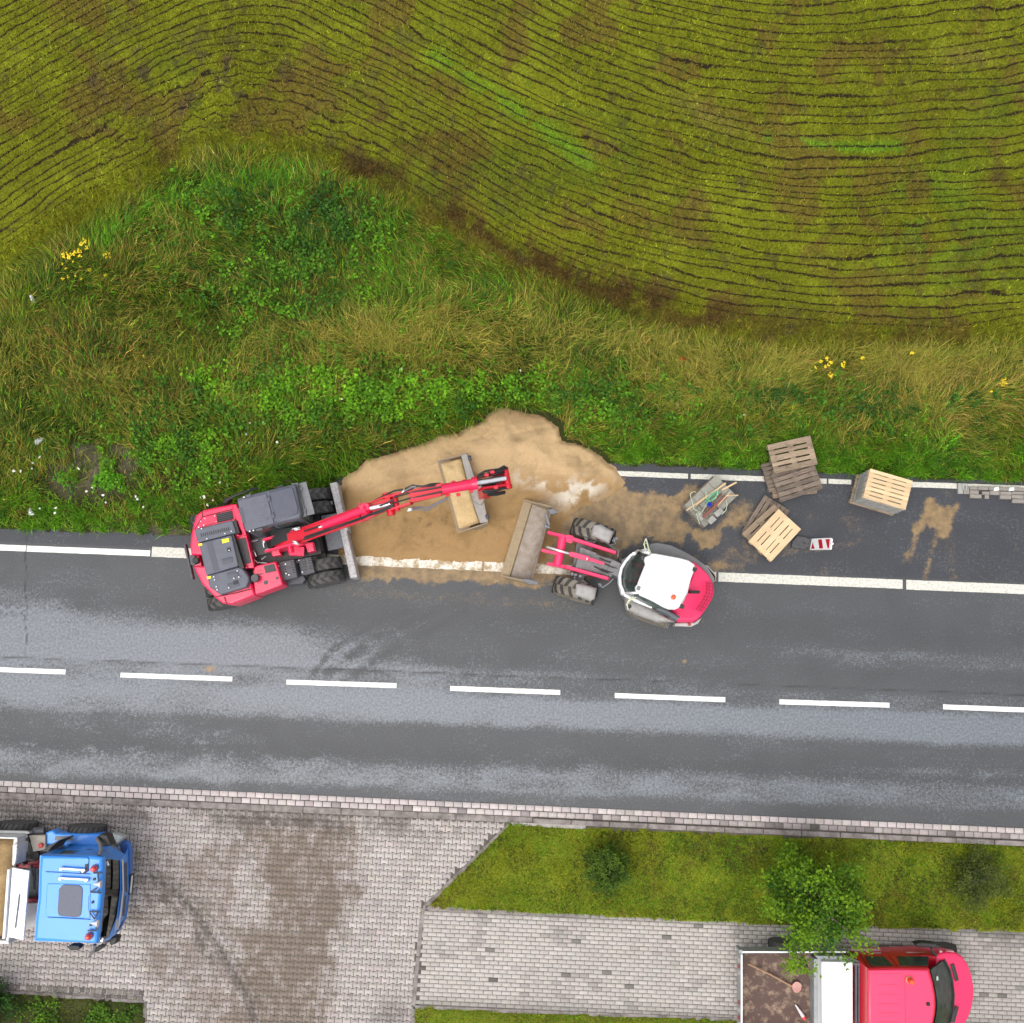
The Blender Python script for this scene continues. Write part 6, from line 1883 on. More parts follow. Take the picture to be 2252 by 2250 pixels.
w.slab(pl(T, [(840, 1715), (870, 1695), (890, 1700), (890, 1690), (940, 1690), (940, 1702), (985, 1705), (995, 1730), (975, 1758), (905, 1762), (855, 1745)], 2.3), thick=0.25, bev=0.02)
w.pieces('mirror', m_black, tk)
w = MB()
w.tube([T(1205, 365, 2.3), T(1250, 430, 2.4), T(1262, 500, 2.5), T(1235, 575, 2.6)], 0.045, 8)
w.tube([T(1185, 1690, 2.4), T(1170, 1760, 2.35), T(1105, 1850, 2.2)], 0.045, 8, 0.02)
w.tube([T(1300, 1665, 2.3), T(1375, 1640, 2.1)], 0.03, 8)
w.tube([T(1330, 330, 2.0), T(1400, 450, 2.0), T(1450, 490, 1.9)], 0.025, 8)
w.pieces('mirror_arm', mat('grey mirror arm', (0.13, 0.125, 0.135), 0.5), tk)
# chassis
w = MB()
for y in (700, 1130):
    p = T(-1700, y - 80, 0.95); q = T(900, y + 20, 0.95)
    w.bar(p, q, 0.09, 0.24)
for x, y, dx, dy in ((430, 640, 90, 80), (400, 1110, 90, 60)):
    w.slab(pl(T, [(x - dx, y + dy * .3), (x + dx * .6, y - 10), (x + dx * .6, y + dy), (x - dx, y + dy)], 1.02), thick=0.1)
w.pieces('chassis_rail', m_rail, tk, bevel=0.01)
w = MB()
w.slab(pl(T, [(210, 430), (340, 370), (480, 560), (480, 1140), (330, 1160), (200, 900), (200, 700)], 0.80), thick=0.15)
for pts in ([(225, 440), (330, 420), (350, 360)], [(230, 500), (330, 540), (340, 620), (440, 640)], [(380, 700), (420, 850), (430, 1000)], [(430, 720), (440, 900)], [(250, 640), (300, 700)], [(210, 470), (225, 530), (200, 580)]):
    w.tube([T(x, y, 1.1) for x, y in pts], 0.03, 6)
w.build('gearbox', mat('oily dark metal', (0.030, 0.029, 0.027), 0.6, col2=(0.085, 0.085, 0.075), nscale=9), tk)
w = MB()
w.slab(pl(T, [(362, 325), (565, 322), (568, 505), (410, 530), (400, 480)], 1.10), thick=0.5, bev=0.015)
bx = w.build('fuel_tank', m_beige, tk)
w = MB(); w.rev(T(515, 450, 1.1), (0, 0, 1), [(0, 0.06), (0.05, 0.06), (0.06, 0.04)], 14); w.build('fuel_cap', mat('red cap', (0.45, 0.03, 0.03), 0.5), bx)
w = MB(); w.slab(pl(T, [(330, 1175), (480, 1170), (470, 1475), (310, 1465)], 1.15), thick=0.5, bev=0.015); w.build('side_box', mat('pale grey box', (0.46, 0.44, 0.43), 0.6, col2=(0.38, 0.36, 0.35), nscale=5), tk)
w = MB()
for a, b in (((380, 268), (410, 300)),):
    w.tube([T(*a, 1.0), T(*b, 1.0)], 0.05, 8)
w.tube([T(420, 275, 0.9), T(560, 262, 0.9)], 0.10, 12)
w.pieces('air_tank', m_step, tk)
# tipper body
w = MB()
w.slab(pl(T, [(-1900, 270), (210, 352), (215, 372), (-1900, 300)], 1.62), z0=1.05)
w.slab(pl(T, [(-1900, 1560), (70, 1640), (108, 1652), (112, 1682), (-1900, 1600)], 1.62), z0=1.05)
w.slab(pl(T, [(158, 440), (216, 435), (196, 640), (180, 700), (150, 700)], 1.70), z0=1.05)
w.slab(pl(T, [(170, 372), (216, 372), (212, 440), (165, 445)], 1.60), z0=1.05)
w.slab(pl(T, [(80, 1590), (110, 1595), (106, 1650), (72, 1645)], 1.60), z0=1.05)
w.slab(pl(T, [(-1900, 300), (160, 380), (90, 1640), (-1900, 1560)], 1.15), thick=0.1)
w.slab(pl(T, [(-1900, 220), (330, 275), (365, 290), (365, 305), (-1900, 262)], 1.12), thick=0.12)
w.slab(pl(T, [(-1900, 262), (330, 303), (345, 345), (300, 380), (-1900, 320)], 1.08), thick=0.05)
tb = w.build('tipper_body', m_tip, tk, bevel=0.008)
w = MB()
w.slab(pl(T, [(150, 728), (366, 768), (345, 1000), (292, 1632), (85, 1592), (118, 1180)], 1.92), thick=0.07, bev=0.012)
w.bar(T(150, 735, 1.8), T(90, 1590, 1.8), 0.05, 0.4)
gd = w.build('cab_guard', m_whitep, tb)
w = MB()
for a, b in (((140, 842), (350, 880)), ((115, 1225), (320, 1270)), ((98, 1525), (300, 1560)), ((95, 1550), (295, 1590)), ((345, 900), (330, 1100))):
    w.bar(T(*a, 1.925), T(*b, 1.925), 0.03, 0.014)
w.pieces('guard_rib', m_tip, gd)
w = MB(); w.tube([T(240, 1060, 1.95), T(232, 1150, 1.95), T(190, 1480, 1.95)], 0.014, 6); w.build('tie_rod', m_step, gd)
w = MB(); w.tube([T(210, 462, 1.72), T(228, 500, 1.74), T(228, 540, 1.74), T(208, 568, 1.72)], 0.012, 6); w.build('grab_handle', m_greym, tb)
o = heap('sand_load', [T(-1880, 310, 1.40), T(172, 385, 1.40), T(92, 1630, 1.40), T(-1880, 1550, 1.40)], 1.40, 0.16, 40, 26, m_sandl, 0.2, 2, 0.15)
tag(o, 'pale golden sand load filling the white tipper body behind the blue cab', 'sand', 'sand loads')

# ------------------------------------------------------------------ pickup
m_pink2 = mat('sky lit van red', (0.90, 0.030, 0.125), 0.30, col2=(0.86, 0.028, 0.118), nscale=1.2, coat=0.35)  # top faces: skylight painted into the van's red
m_side = mat('shaded van red', (0.60, 0.005, 0.022), 0.32, coat=0.35)  # same red for the upright sides, their shade painted in
m_bed = mat('rusty scuffed bed floor', (0.100, 0.058, 0.046), 0.75, col2=(0.310, 0.215, 0.150), nscale=5.5, contrast=(0.50, 0.66), bump=0.3)
m_alu = mat('grey aluminium wall', (0.25, 0.275, 0.28), 0.45, col2=(0.33, 0.34, 0.34), nscale=5)
pk = thing('pickup_truck', 'pinkish red double cab pickup truck with rusty flatbed under the tree', 'pickup', K(900, 540, 0))
YC = 583.0                                   # middle line at z 1.1 in crop rows; moves with height
def yc(z): return YC + 66.0 * (z - 1.1)
def sym(pts, z):
    """half outline (north side) -> closed outline mirrored about the middle line"""
    return pts + [(x, 2 * yc(z) - y) for x, y in pts[::-1]]
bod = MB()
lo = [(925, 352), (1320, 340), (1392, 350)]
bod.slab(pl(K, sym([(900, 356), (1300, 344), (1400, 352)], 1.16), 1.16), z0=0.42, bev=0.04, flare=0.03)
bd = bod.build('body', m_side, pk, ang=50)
bon = MB()
bh = sym([(1372, 345), (1440, 330), (1500, 332), (1548, 358), (1585, 412), (1608, 480), (1622, 560)], 1.08)
bz = [1.20, 1.14, 1.08, 1.02, 0.97, 0.94, 0.92]; bz = bz + bz[::-1]
bon.slab(pl(K, bh, bz), z0=0.45, bev=0.10, seg=5)
bo = bon.build('bonnet', m_pink2, pk, ang=60)
v = MB()
v.slab(pl(K, [(1466, 404), (1492, 402), (1522, 506), (1500, 514)], 1.13), thick=0.03, bev=0.006)
v.slab(pl(K, [(1500, 672), (1522, 676), (1494, 776), (1470, 774)], 1.13), thick=0.03, bev=0.006)
v.pieces('bonnet_vent', m_black, bo)
v = MB()
v.slab(pl(K, [(1440, 318), (1490, 320), (1492, 335), (1445, 335)], 1.02), thick=0.15, bev=0.02)
v.slab(pl(K, [(1398, 318), (1415, 318), (1418, 334), (1400, 334)], 1.08), thick=0.1, bev=0.01)
v.pieces('headlight', mat('pinkish lamp glass', (0.55, 0.25, 0.28), 0.2), bo)
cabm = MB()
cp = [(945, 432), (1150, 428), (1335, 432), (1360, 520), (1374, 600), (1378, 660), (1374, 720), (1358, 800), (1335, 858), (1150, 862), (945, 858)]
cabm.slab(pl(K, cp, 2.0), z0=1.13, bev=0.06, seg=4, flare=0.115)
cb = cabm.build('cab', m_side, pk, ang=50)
rf = MB()
rf.slab(pl(K, [(952, 442), (1150, 438), (1325, 442), (1350, 525), (1364, 600), (1368, 660), (1364, 715), (1348, 795), (1325, 846), (1150, 850), (952, 846)], 2.03), thick=0.08, bev=0.03)
ro_ = rf.build('roof', m_pink2, cb)
rr = MB()
for y, x0, x1 in ((470, 975, 1165), (538, 1010, 1135), (600, 1010, 1140), (660, 1010, 1140), (718, 1015, 1140), (775, 1015, 1140)):
    rr.bar(K(x0, y, 2.032), K(x1, y, 2.032), 0.05, 0.014)
rr.bar(K(1178, 470, 2.031), K(1185, 800, 2.031), 0.02, 0.01)
rr.pieces('roof_rib', m_pink2, ro_, bevel=0.005)
rr = MB(); rr.rev(K(1325, 656, 2.03), (0, 0, 1), [(0, 0.05), (0.03, 0.045), (0.05, 0.02)], 14); rr.build('aerial_base', m_black, ro_)
rr = MB(); rr.rev(K(1204, 502, 2.03), (0, 0, 1), [(0, 0.085), (0.03, 0.085)], 18); bb_ = rr.build('beacon_base', mat('dull amber foot', (0.55, 0.22, 0.12), 0.5), ro_)
rr = MB(); rr.rev(K(1212, 508, 2.06), (0, 0, 1), [(0, 0.078), (0.09, 0.074), (0.15, 0.055), (0.17, 0.02)], 18); rr.build('beacon', m_orange, ro_)
# windscreen
w = MB()
tp = [(1342, 440), (1366, 530), (1378, 600), (1384, 660), (1378, 720), (1364, 800), (1342, 856)]
bp = [(1425, 378), (1458, 440), (1476, 520), (1484, 600), (1480, 690), (1466, 760), (1432, 820)]
vs = pl(K, tp, 1.95) + pl(K, bp, 1.19); k = len(tp)
fs = [(i, i + 1, k + i + 1, k + i) for i in range(k - 1)]
w.add(vs + [q - Vector((0.03, 0, 0.03)) for q in vs], fs + [tuple(2 * k + q for q in g[::-1]) for g in fs])
wso = w.build('windscreen', m_glass, cb, ang=60)
w = MB()
w.panel(pl(K, [(1378, 485), (1388, 478), (1392, 505), (1380, 508)], 1.90), 0.01)
w.build('mirror_sticker', mat('pale green sticker', (0.35, 0.45, 0.36), 0.5), cb)
w = MB()
w.tube([K(x, y, 1.20) for x, y in [(1428, 374)] + [(a + 6, b) for a, b in bp]], 0.022, 6)
w.build('wiper_cowl', m_black, cb)
# side glass on the leaning north wall
def wall(x, z, off=0.01):
    t = (2.0 - z) / 0.87
    p = K(x, 430, 2.0)
    return Vector((p.x, p.y + 0.115 * t + off, z))
def wallx(x, z): return x + 74 * (z - 2.0)
w = MB()
w.panel([wall(975 + 2, 1.86), wall(1112 + 8, 1.86), wall(1108, 1.30), wall(985, 1.30)], 0.01)
w.build('side_window', m_glass, cb)
w = MB()
w.panel([wall(1165, 1.86), wall(1340, 1.86), wall(1400, 1.30), wall(1190, 1.30)], 0.01)
w.build('side_window', m_glass, cb)
w = MB()
for x in (1138, 985 - 30):
    w.panel([wall(x, 1.9, 0.006), wall(x + 10, 1.9, 0.006), wall(x + 14, 1.16, 0.006), wall(x + 4, 1.16, 0.006)], 0.01)
w.pieces('door_pillar', mat('dark red pillar', (0.30, 0.004, 0.015), 0.35), cb)
w = MB()
w.slab(pl(K, [(835, 308), (1022, 308), (1028, 322), (960, 324), (840, 322)], 0.78), thick=0.05)
w.slab(pl(K, [(985, 332), (1028, 332), (1030, 352), (990, 350)], 1.02), thick=0.05)
w.slab(pl(K, [(1188, 328), (1300, 330), (1300, 342), (1190, 342)], 0.98), thick=0.05)
w.pieces('door_marking', mat('pale reflective strip', (0.62, 0.52, 0.52), 0.5, col2=(0.5, 0.2, 0.22), nscale=20), bd)
w = MB()
w.slab(pl(K, [(1242, 276), (1290, 266), (1370, 272), (1402, 292), (1395, 304), (1340, 300), (1262, 296)], 1.25), thick=0.26, bev=0.03)
mo = w.pieces('mirror', m_black, pk)[0]
w = MB(); w.tube([K(1345, 300, 1.22), K(1355, 330, 1.2), K(1380, 352, 1.2)], 0.03, 6); w.pieces('mirror_arm', m_black, mo)
for x, y in ((1450, 330), (420, 300)):
    cc = K(x, y, 0.68); cc.z = 0.34
    wheel(pk, cc, (0, 1, 0), 0.34, 0.23, lugs=26, rim_m=m_greym)
    wheel(pk, cc - Vector((0, 1.62, 0)), (0, 1, 0), 0.34, 0.23, lugs=26, rim_m=m_greym)
w = MB(); w.slab(pl(K, [(300, 345), (900, 345), (900, 800), (300, 800)], 0.75), thick=0.25); w.build('chassis', m_black, pk)
# flatbed
YB = lambda z: 575 + 66 * (z - 0.86)
bf = MB()
bf.slab(pl(K, [(152, 336), (855, 336), (855, 2 * YB(0.86) - 336), (152, 2 * YB(0.86) - 336)], 0.86), thick=0.08)
bfo = bf.build('bed_floor', m_bed, pk)
S2 = 2 * YB(1.25)
bw_ = MB()
bw_.slab(pl(K, [(146, 322), (806, 322), (806, 334), (146, 334)], 1.25), z0=0.80)
bw_.slab(pl(K, [(146, S2 - 334), (806, S2 - 334), (806, S2 - 322), (146, S2 - 322)], 1.25), z0=0.80)
bw_.pieces('bed_side', m_alu, pk, bevel=0.006)
bt_ = MB()
bt_.slab(pl(K, [(141, 330), (153, 330), (153, S2 - 330), (141, S2 - 330)], 1.25), z0=0.80)
bto = bt_.build('tailgate', m_alu, pk, bevel=0.006)
bt_ = MB()
bt_.slab(pl(K, [(150, 323), (804, 323), (804, 333), (150, 333)], 1.256), thick=0.012)
bt_.slab(pl(K, [(142, 345), (152, 345), (152, S2 - 345), (142, S2 - 345)], 1.256), thick=0.012)
bt_.pieces('rim_trim', m_whitep, pk)
cn = MB()
cn.slab(pl(K, [(132, 314), (152, 314), (152, 334), (132, 334)], 1.262), z0=0.80)
cn.build('corner_post', m_alu, pk)
for y0, cl in ((372, 0), (410, 1), (452, 0), (640, 1), (690, 0), (735, 1), (775, 0)):
    q = MB()
    p = K(141, y0, 1.25); p2 = K(141, y0 + 26, 1.25)
    q.add([(p.x - 0.004, p.y, 1.19), (p2.x - 0.004, p2.y, 1.19), (p2.x - 0.004, p2.y - 0.06, 0.90), (p.x - 0.004, p.y - 0.06, 0.90),
           (p.x + 0.002, p.y, 1.19), (p2.x + 0.002, p2.y, 1.19), (p2.x + 0.002, p2.y - 0.06, 0.90), (p.x + 0.002, p.y - 0.06, 0.90)], [(0, 1, 2, 3), (7, 6, 5, 4), (0, 4, 5, 1), (2, 6, 7, 3), (1, 5, 6, 2), (0, 3, 7, 4)])
    q.build('warning_stripe', mat('dull red stripe', (0.36, 0.05, 0.055), 0.5) if cl else mat('pale stripe', (0.55, 0.52, 0.52), 0.5), bto)
hb = MB()
hb.slab(pl(K, [(604, 372), (650, 368), (650, 800), (604, 800)], 1.20), thick=0.36)
hb.slab(pl(K, [(606, 350), (800, 356), (840, 390), (655, 388)], 1.42), thick=0.55)
hbo = hb.build('headboard', m_alu, pk, bevel=0.006)
tb_ = MB()
tb_.slab(pl(K, [(656, 388), (845, 392), (850, 400), (850, 806), (845, 812), (656, 812), (652, 400)], 1.55), thick=0.65, bev=0.02)
tb_.build('tool_box', m_whitep, pk)
rk = MB()
for x in (868, 888, 908, 930):
    rk.bar(K(x, 398, 1.5), K(x, 800, 1.5), 0.05, 0.07)
rk.bar(K(800, 358, 1.35), K(940, 418, 1.55), 0.09, 0.06)
rk.bar(K(850, 400, 1.5), K(940, 410, 1.5), 0.06, 0.08)
rk.bar(K(855, 500, 1.3), K(940, 505, 1.3), 0.05, 0.05)
rk.build('ladder_rack', mat('dark slate rack', (0.050, 0.055, 0.070), 0.5, col2=(0.09, 0.095, 0.11), nscale=10), pk, bevel=0.006)
# things in the bed
sh = thing('shovel', 'long handled shovel with pinkish blade lying on the rusty pickup bed', 'shovel', K(480, 545, 0.88))
q = MB(); q.tube([K(186, 402, 1.02), K(330, 470, 0.97), K(468, 546, 0.93)], 0.021, 8, 0.024); q.build('handle', mat('worn wooden handle', (0.40, 0.245, 0.145), 0.7, col2=(0.33, 0.19, 0.11), nscale=8), sh)
q = MB()
a = K(462, 542, 0.92); d = Vector((math.cos(R(-8)), math.sin(R(-8)), 0)); s_ = Vector((-d.y, d.x, 0))
vs = []; rows = [(0.0, 0.03, 0.02), (0.03, 0.08, 0.03), (0.07, 0.125, 0.035), (0.14, 0.13, 0.02), (0.20, 0.10, 0.0), (0.245, 0.05, -0.01)]
for t, w_2, z_ in rows:
    for u_ in (-1, -0.5, 0, 0.5, 1):
        vs.append(a + d * t + s_ * (w_2 * u_) + Vector((0, 0, z_ + 0.025 * u_ * u_)))
n5 = len(vs)
fs = [(r * 5 + i, r * 5 + i + 1, (r + 1) * 5 + i + 1, (r + 1) * 5 + i) for r in range(5) for i in range(4)]
q.add(vs + [p - Vector((0, 0, 0.006)) for p in vs], fs + [tuple(n5 + j for j in f[::-1]) for f in fs])
q.build('blade', mat('dusty pink blade', (0.62, 0.27, 0.25), 0.6, col2=(0.50, 0.32, 0.25), nscale=9), sh)
mk = thing('marker_cone', 'slim white tapered marker with a red tip on the rusty pickup bed', 'marker', K(515, 705, 0.90))
q = MB(); q.tube([K(486, 660, 0.94), K(536, 735, 0.93)], 0.018, 12, 0.05); q.build('cone', mat('scuffed white plastic', (0.74, 0.68, 0.68), 0.5, col2=(0.60, 0.5, 0.5), nscale=12), mk)
q = MB(); q.tube([K(536, 735, 0.93), K(546, 752, 0.93)], 0.058, 12, 0.05); q.build('tip', mat('red plastic tip', (0.72, 0.06, 0.06), 0.45), mk)
# ================================================================== PALLETS, STONES AND SMALL THINGS
def wood(name, c0, c1, c2):
    m, nt, b, g = nodes_of(name)
    tc = nt.nodes.new('ShaderNodeTexCoord')
    mp = N(nt, 'ShaderNodeMapping', {0: tc.outputs['Object']}); mp.inputs['Scale'].default_value = (3.0, 40.0, 20.0)
    gr = noise_n(nt, mp.outputs[0], 1.0, 6, 0.65)
    bl = noise_n(nt, tc.outputs['Object'], 6.0, 5, 0.6)
    c = mix_c(nt, ramp01(nt, gr, 0.35, 0.68), c0, c1)
    c = mix_c(nt, math_n(nt, 'MULTIPLY', ramp01(nt, bl, 0.52, 0.72), 0.6), c, c2)
    a = attr_n(nt, 'tint')
    sc = N(nt, 'ShaderNodeVectorMath', {0: c}, operation='SCALE'); nt.links.new(a, sc.inputs['Scale'])
    nt.links.new(sc.outputs[0], b.inputs['Base Color']); b.inputs['Roughness'].default_value = 0.85
    bump_n(nt, gr, 0.3, 0.006, b)
    return m
m_wnew = wood('fresh pale pine', (0.68, 0.51, 0.305), (0.56, 0.40, 0.225), (0.60, 0.41, 0.24))
m_wmid = wood('tan weathered boards', (0.33, 0.245, 0.165), (0.20, 0.148, 0.100), (0.115, 0.085, 0.063))
m_wold = wood('grey brown weathered boards', (0.215, 0.165, 0.125), (0.115, 0.088, 0.068), (0.065, 0.050, 0.042))

def boxes_obj(name, boxes, matl, parent, var=0.0, seed=0, chip=0.004):
    """boxes = (cx,cy,cz,dx,dy,dz); each keeps a tint of its own"""
    rs = random.Random(seed); mb = MB(); tn = []
    for (cx, cy, cz, dx, dy, dz) in boxes:
        mb.box((cx, cy, cz), (dx, dy, dz), rs.uniform(-0.008, 0.008))
        tn += [rs.uniform(1 - var, 1 + var)] * 8
    me = bpy.data.meshes.new(name)
    me.from_pydata([tuple(v) for v in mb.v], [], mb.f)
    at = me.attributes.new('tint', 'FLOAT', 'POINT'); at.data.foreach_set('value', np.array(tn, np.float32))
    bm = bmesh.new(); bm.from_mesh(me); bmesh.ops.bevel(bm, geom=list(bm.edges), offset=chip, segments=1, affect='EDGES'); bm.to_mesh(me); bm.free()
    me.materials.append(matl)
    o = bpy.data.objects.new(name, me); COL.objects.link(o); o.parent = parent
    return o

def pallet(label, pos, rot, matl, seed, kind='euro', group=None, tilt=(0, 0), var=0.2, size=(1.2, 0.8)):
    t = thing('pallet', label, 'pallet', pos, group)
    t.rotation_euler = (tilt[0], tilt[1], rot)
    lx, ly = size
    if kind == 'euro':
        ws = [0.145, 0.10, 0.145, 0.10, 0.145]; ws = [w * (1.13 if matl is m_wnew else 1.03) for w in ws]; gap = (ly - sum(ws)) / 4; y = -ly / 2; bs = []
        for w in ws:
            bs.append((0, y + w / 2, 0.133, lx, w, 0.022)); y += w + gap
    elif kind == 'seven':
        n = 7; w = 0.093; gap = (ly - n * w) / (n - 1); bs = [(0, -ly / 2 + w / 2 + i * (w + gap), 0.133, lx, w, 0.022) for i in range(n)]
    else:   # 'five': broad bottom side up
        n = 6; w = 0.115; gap = (ly - n * w) / (n - 1); bs = [(0, -ly / 2 + w / 2 + i * (w + gap), 0.133, lx, w, 0.022) for i in range(n)]
    boxes_obj('deck', bs, matl, t, var, seed)
    boxes_obj('cross_boards', [(x, 0, 0.1205 if kind == 'euro' else 0.111, 0.150, ly - 0.004, 0.041 if kind == 'euro' else 0.022) for x in (-lx / 2 + 0.074, 0, lx / 2 - 0.074)], matl, t, var, seed + 1)
    for i_, (x, y) in enumerate([(x, y) for x in (-lx / 2 + 0.076, 0, lx / 2 - 0.076) for y in (-ly / 2 + 0.07, 0, ly / 2 - 0.07)]):
        boxes_obj('block', [(x, y, 0.061, 0.14, 0.13, 0.078)], matl, t, var, seed + 20 + i_)
    for i_, y in enumerate((-ly / 2 + 0.07, 0, ly / 2 - 0.07)):
        boxes_obj('skid', [(0, y, 0.011, lx, 0.11, 0.022)], matl, t, var, seed + 40 + i_)
    return t

def at(f, x, y, ztop, z):
    p = f(x, y, ztop); return Vector((p.x, p.y, z))
ph = 0.1445
G1 = 'weathered pallets heaped by the grass edge'
pallet('tan pallet at the very bottom of the heap by the grass edge', at(S, 1247, 520, ph, 0.0), R(7), m_wmid, 11, 'five', G1)
pallet('dark slatted pallet poking out left under the heap by the grass edge', at(S, 1185, 440, 2 * ph, ph), R(14), m_wold, 21, 'seven', G1, var=0.25)
pallet('grey brown pallet lying askew directly under the heap\'s topmost pallet', at(S, 1288, 520, 3 * ph, 2 * ph), R(18), m_wold, 31, 'five', G1, var=0.3)
pallet('topmost weathered pallet of the heap, overhanging the grass', at(S, 1242, 262, 4 * ph, 3 * ph), R(12.5), m_wmid, 41, 'euro', G1, var=0.3)
G2 = 'pallets stacked beside the barrier board'
pallet('old brown pallet at the bottom of the stack beside the barrier board', at(S, 985, 905, ph, 0.0), R(57), m_wold, 51, 'five', G2, var=0.25)
pallet('tan weathered pallet in the middle of the stack beside the barrier board', at(S, 1010, 985, 2 * ph, ph), R(42), m_wmid, 61, 'euro', G2)
pallet('fresh pale pine pallet on top of the stack beside the barrier board', at(S, 1073, 1040, 3 * ph, 2 * ph), R(46.5), m_wnew, 71, 'euro', G2, var=0.06)

# stones on pallets
m_conc = mat('grey concrete paver', (0.36, 0.35, 0.32), 0.8, col2=(0.28, 0.27, 0.245), nscale=9, bump=0.3)
m_conc2 = mat('olive grey concrete paver', (0.29, 0.28, 0.235), 0.8, col2=(0.225, 0.215, 0.18), nscale=7, bump=0.3)
m_joint = mat('dark joint', (0.10, 0.095, 0.085), 0.9)

def stone_pack(name, label, pos, rot, lx, ly, layers, lh, nx, ny, matl, seed, skip=()):
    t = thing(name, label, 'paving stones', pos)
    t.rotation_euler = (0, 0, rot)
    rs = random.Random(seed)
    for k in range(layers):
        mb = MB()
        ox, oy = rs.uniform(-.006, .006), rs.uniform(-.006, .006)
        for i in range(nx):
            for j in range(ny):
                if k == layers - 1 and (i, j) in skip: continue
                w, d = lx / nx, ly / ny
                mb.box((-lx / 2 + w * (i + .5) + ox + rs.uniform(-.002, .002), -ly / 2 + d * (j + .5) + oy + rs.uniform(-.002, .002), lh * (k + .5)), (w - 0.008, d - 0.008, lh - 0.004))
        o = mb.build('stone_layer', matl, t, origin=Vector((0, 0, 0)), smooth=False, bevel=0.004, segs=1)
    return t
pr = R(-16.7)
b0 = Q(640, 425, 0.145)
b0 = Q(655, 408, 1.10); 
def stk(z): return Vector((b0.x, b0.y, z))
pallet('stained pallet carrying the tall grey paving stone block', stk(0.0) + Vector((-0.03, 0.0, 0)), pr, m_wmid, 81, 'five', None, size=(1.22, 0.82))
stone_pack('paving_stone_pack', 'tall grey block of stacked paving stones between two pallets', stk(0.146), pr, 1.17, 0.79, 10, 0.080, 6, 5, m_conc, 5)
pallet('fresh pale slatted pallet lying on the tall paving stone block', stk(0.948), pr, m_wnew, 91, 'seven', None, var=0.12, size=(1.15, 0.80))
# low pack with oddments
sr = R(43.5)
zt = 0.50
c0 = S(452, 708, zt)
pallet('dark pallet under the low stone pack with straps and slats', Vector((c0.x - 0.02, c0.y + 0.02, 0)), sr, m_wold, 101, 'five', None, size=(1.22, 0.82))
stone_pack('paving_slab_pack', 'low olive grey paving slab pack littered with slats and straps', Vector((c0.x, c0.y, 0.147)), sr, 1.20, 0.80, 4, 0.088, 4, 3, m_conc2, 9, skip=((0, 0), (1, 0), (0, 1)))
def lab_solo(mb, name, matl, label, cat, group=None, **kw):
    vs = mb.v; o_ = sum(vs, Vector((0, 0, 0))) / len(vs)
    return tag(mb.build(name, matl, origin=o_, **kw), label, cat, group)
def slab_stone(pts, z, th, name, label):
    mb = MB(); mb.slab(pl(S, pts, z), thick=th, bev=0.008)
    return lab_solo(mb, name, m_conc, label, 'paving stone', 'loose stones on the slab pack')
zt2 = zt + 0.004
slab_stone([(478, 828), (545, 775), (582, 812), (518, 868)], zt2 + 0.085, 0.083, 'loose_stone', 'pale loose stone on the slab pack beside the red brown bar')
slab_stone([(416, 896), (468, 850), (512, 888), (456, 938)], zt2 + 0.085, 0.083, 'loose_stone', 'pale loose stone nearest the lower corner of the slab pack')
slab_stone([(300, 840), (345, 805), (400, 870), (360, 905)], zt2 + 0.085, 0.083, 'loose_stone', 'olive loose stone under the red brown bar end on the slab pack')
m_lath = mat('pale pine lath', (0.62, 0.45, 0.26), 0.7, col2=(0.52, 0.36, 0.2), nscale=6)
def lath(p, q, z0, z1, w, th, label, name='wooden_lath', matl=None, cat='lath', grp='wooden laths on the slab pack'):
    mb = MB(); mb.bar(S(*p, z0), S(*q, z1), w, th)
    return lab_solo(mb, name, matl or m_lath, label, cat, grp, bevel=0.003)
zz = zt + 0.02
lath((218, 803), (430, 652), zz, zz + 0.05, 0.036, 0.028, 'pale lath whose lower end lies nearest the slab pack corner')
lath((305, 748), (597, 538), zz + 0.05, zz + 0.03, 0.048, 0.026, 'longest pale lath lying across the green tangle on the slab pack')
lath((560, 605), (702, 530), zz + 0.05, zz + 0.11, 0.045, 0.028, 'pale lath jutting out over the slab pack edge')
lath((520, 755), (640, 625), zz + 0.13, zz + 0.10, 0.024, 0.022, 'thin pale lath lying on the red brown bar')
lath((600, 660), (718, 655), zz + 0.1, zz + 0.03, 0.03, 0.02, 'short pale lath reaching the right edge of the slab pack')
m_rbar = mat('red brown weathered bar', (0.25, 0.085, 0.06), 0.75, col2=(0.17, 0.065, 0.05), nscale=9)
lath((378, 868), (598, 668), zz + 0.12, zz + 0.09, 0.085, 0.05, 'thick red brown bar lying on the slab pack', 'painted_bar', m_rbar, 'bar', None)
lath((395, 800), (560, 640), zz + 0.02, zz + 0.02, 0.05, 0.03, 'darker red brown bar half under the green straps', 'painted_bar', mat('dark red brown bar', (0.16, 0.06, 0.045), 0.75), 'bar', None)
m_grn = mat('green strapping', (0.13, 0.36, 0.20), 0.45, col2=(0.22, 0.47, 0.30), nscale=14)
mb = MB()
rs = random.Random(4)
pts = []
for i in range(120):
    a = i * 0.75
    rx_ = 62 + 20 * math.sin(i * 1.7); ry_ = 26 + 10 * math.cos(i * 1.3)
    u, v_ = rx_ * math.cos(a), ry_ * math.sin(a)
    x = 468 + u * 0.80 + v_ * 0.55; y = 672 - u * 0.72 + v_ * 0.62
    pts.append(S(x + rs.uniform(-6, 6), y + rs.uniform(-6, 6), zz + 0.03 + 0.10 * rs.random()))
mb.tube(pts, 0.009, 5)
lab_solo(mb, 'strap_tangle', m_grn, 'tangle of green plastic strapping heaped on the slab pack', 'strapping')
m_lime = mat('pale green strap', (0.52, 0.62, 0.42), 0.5)
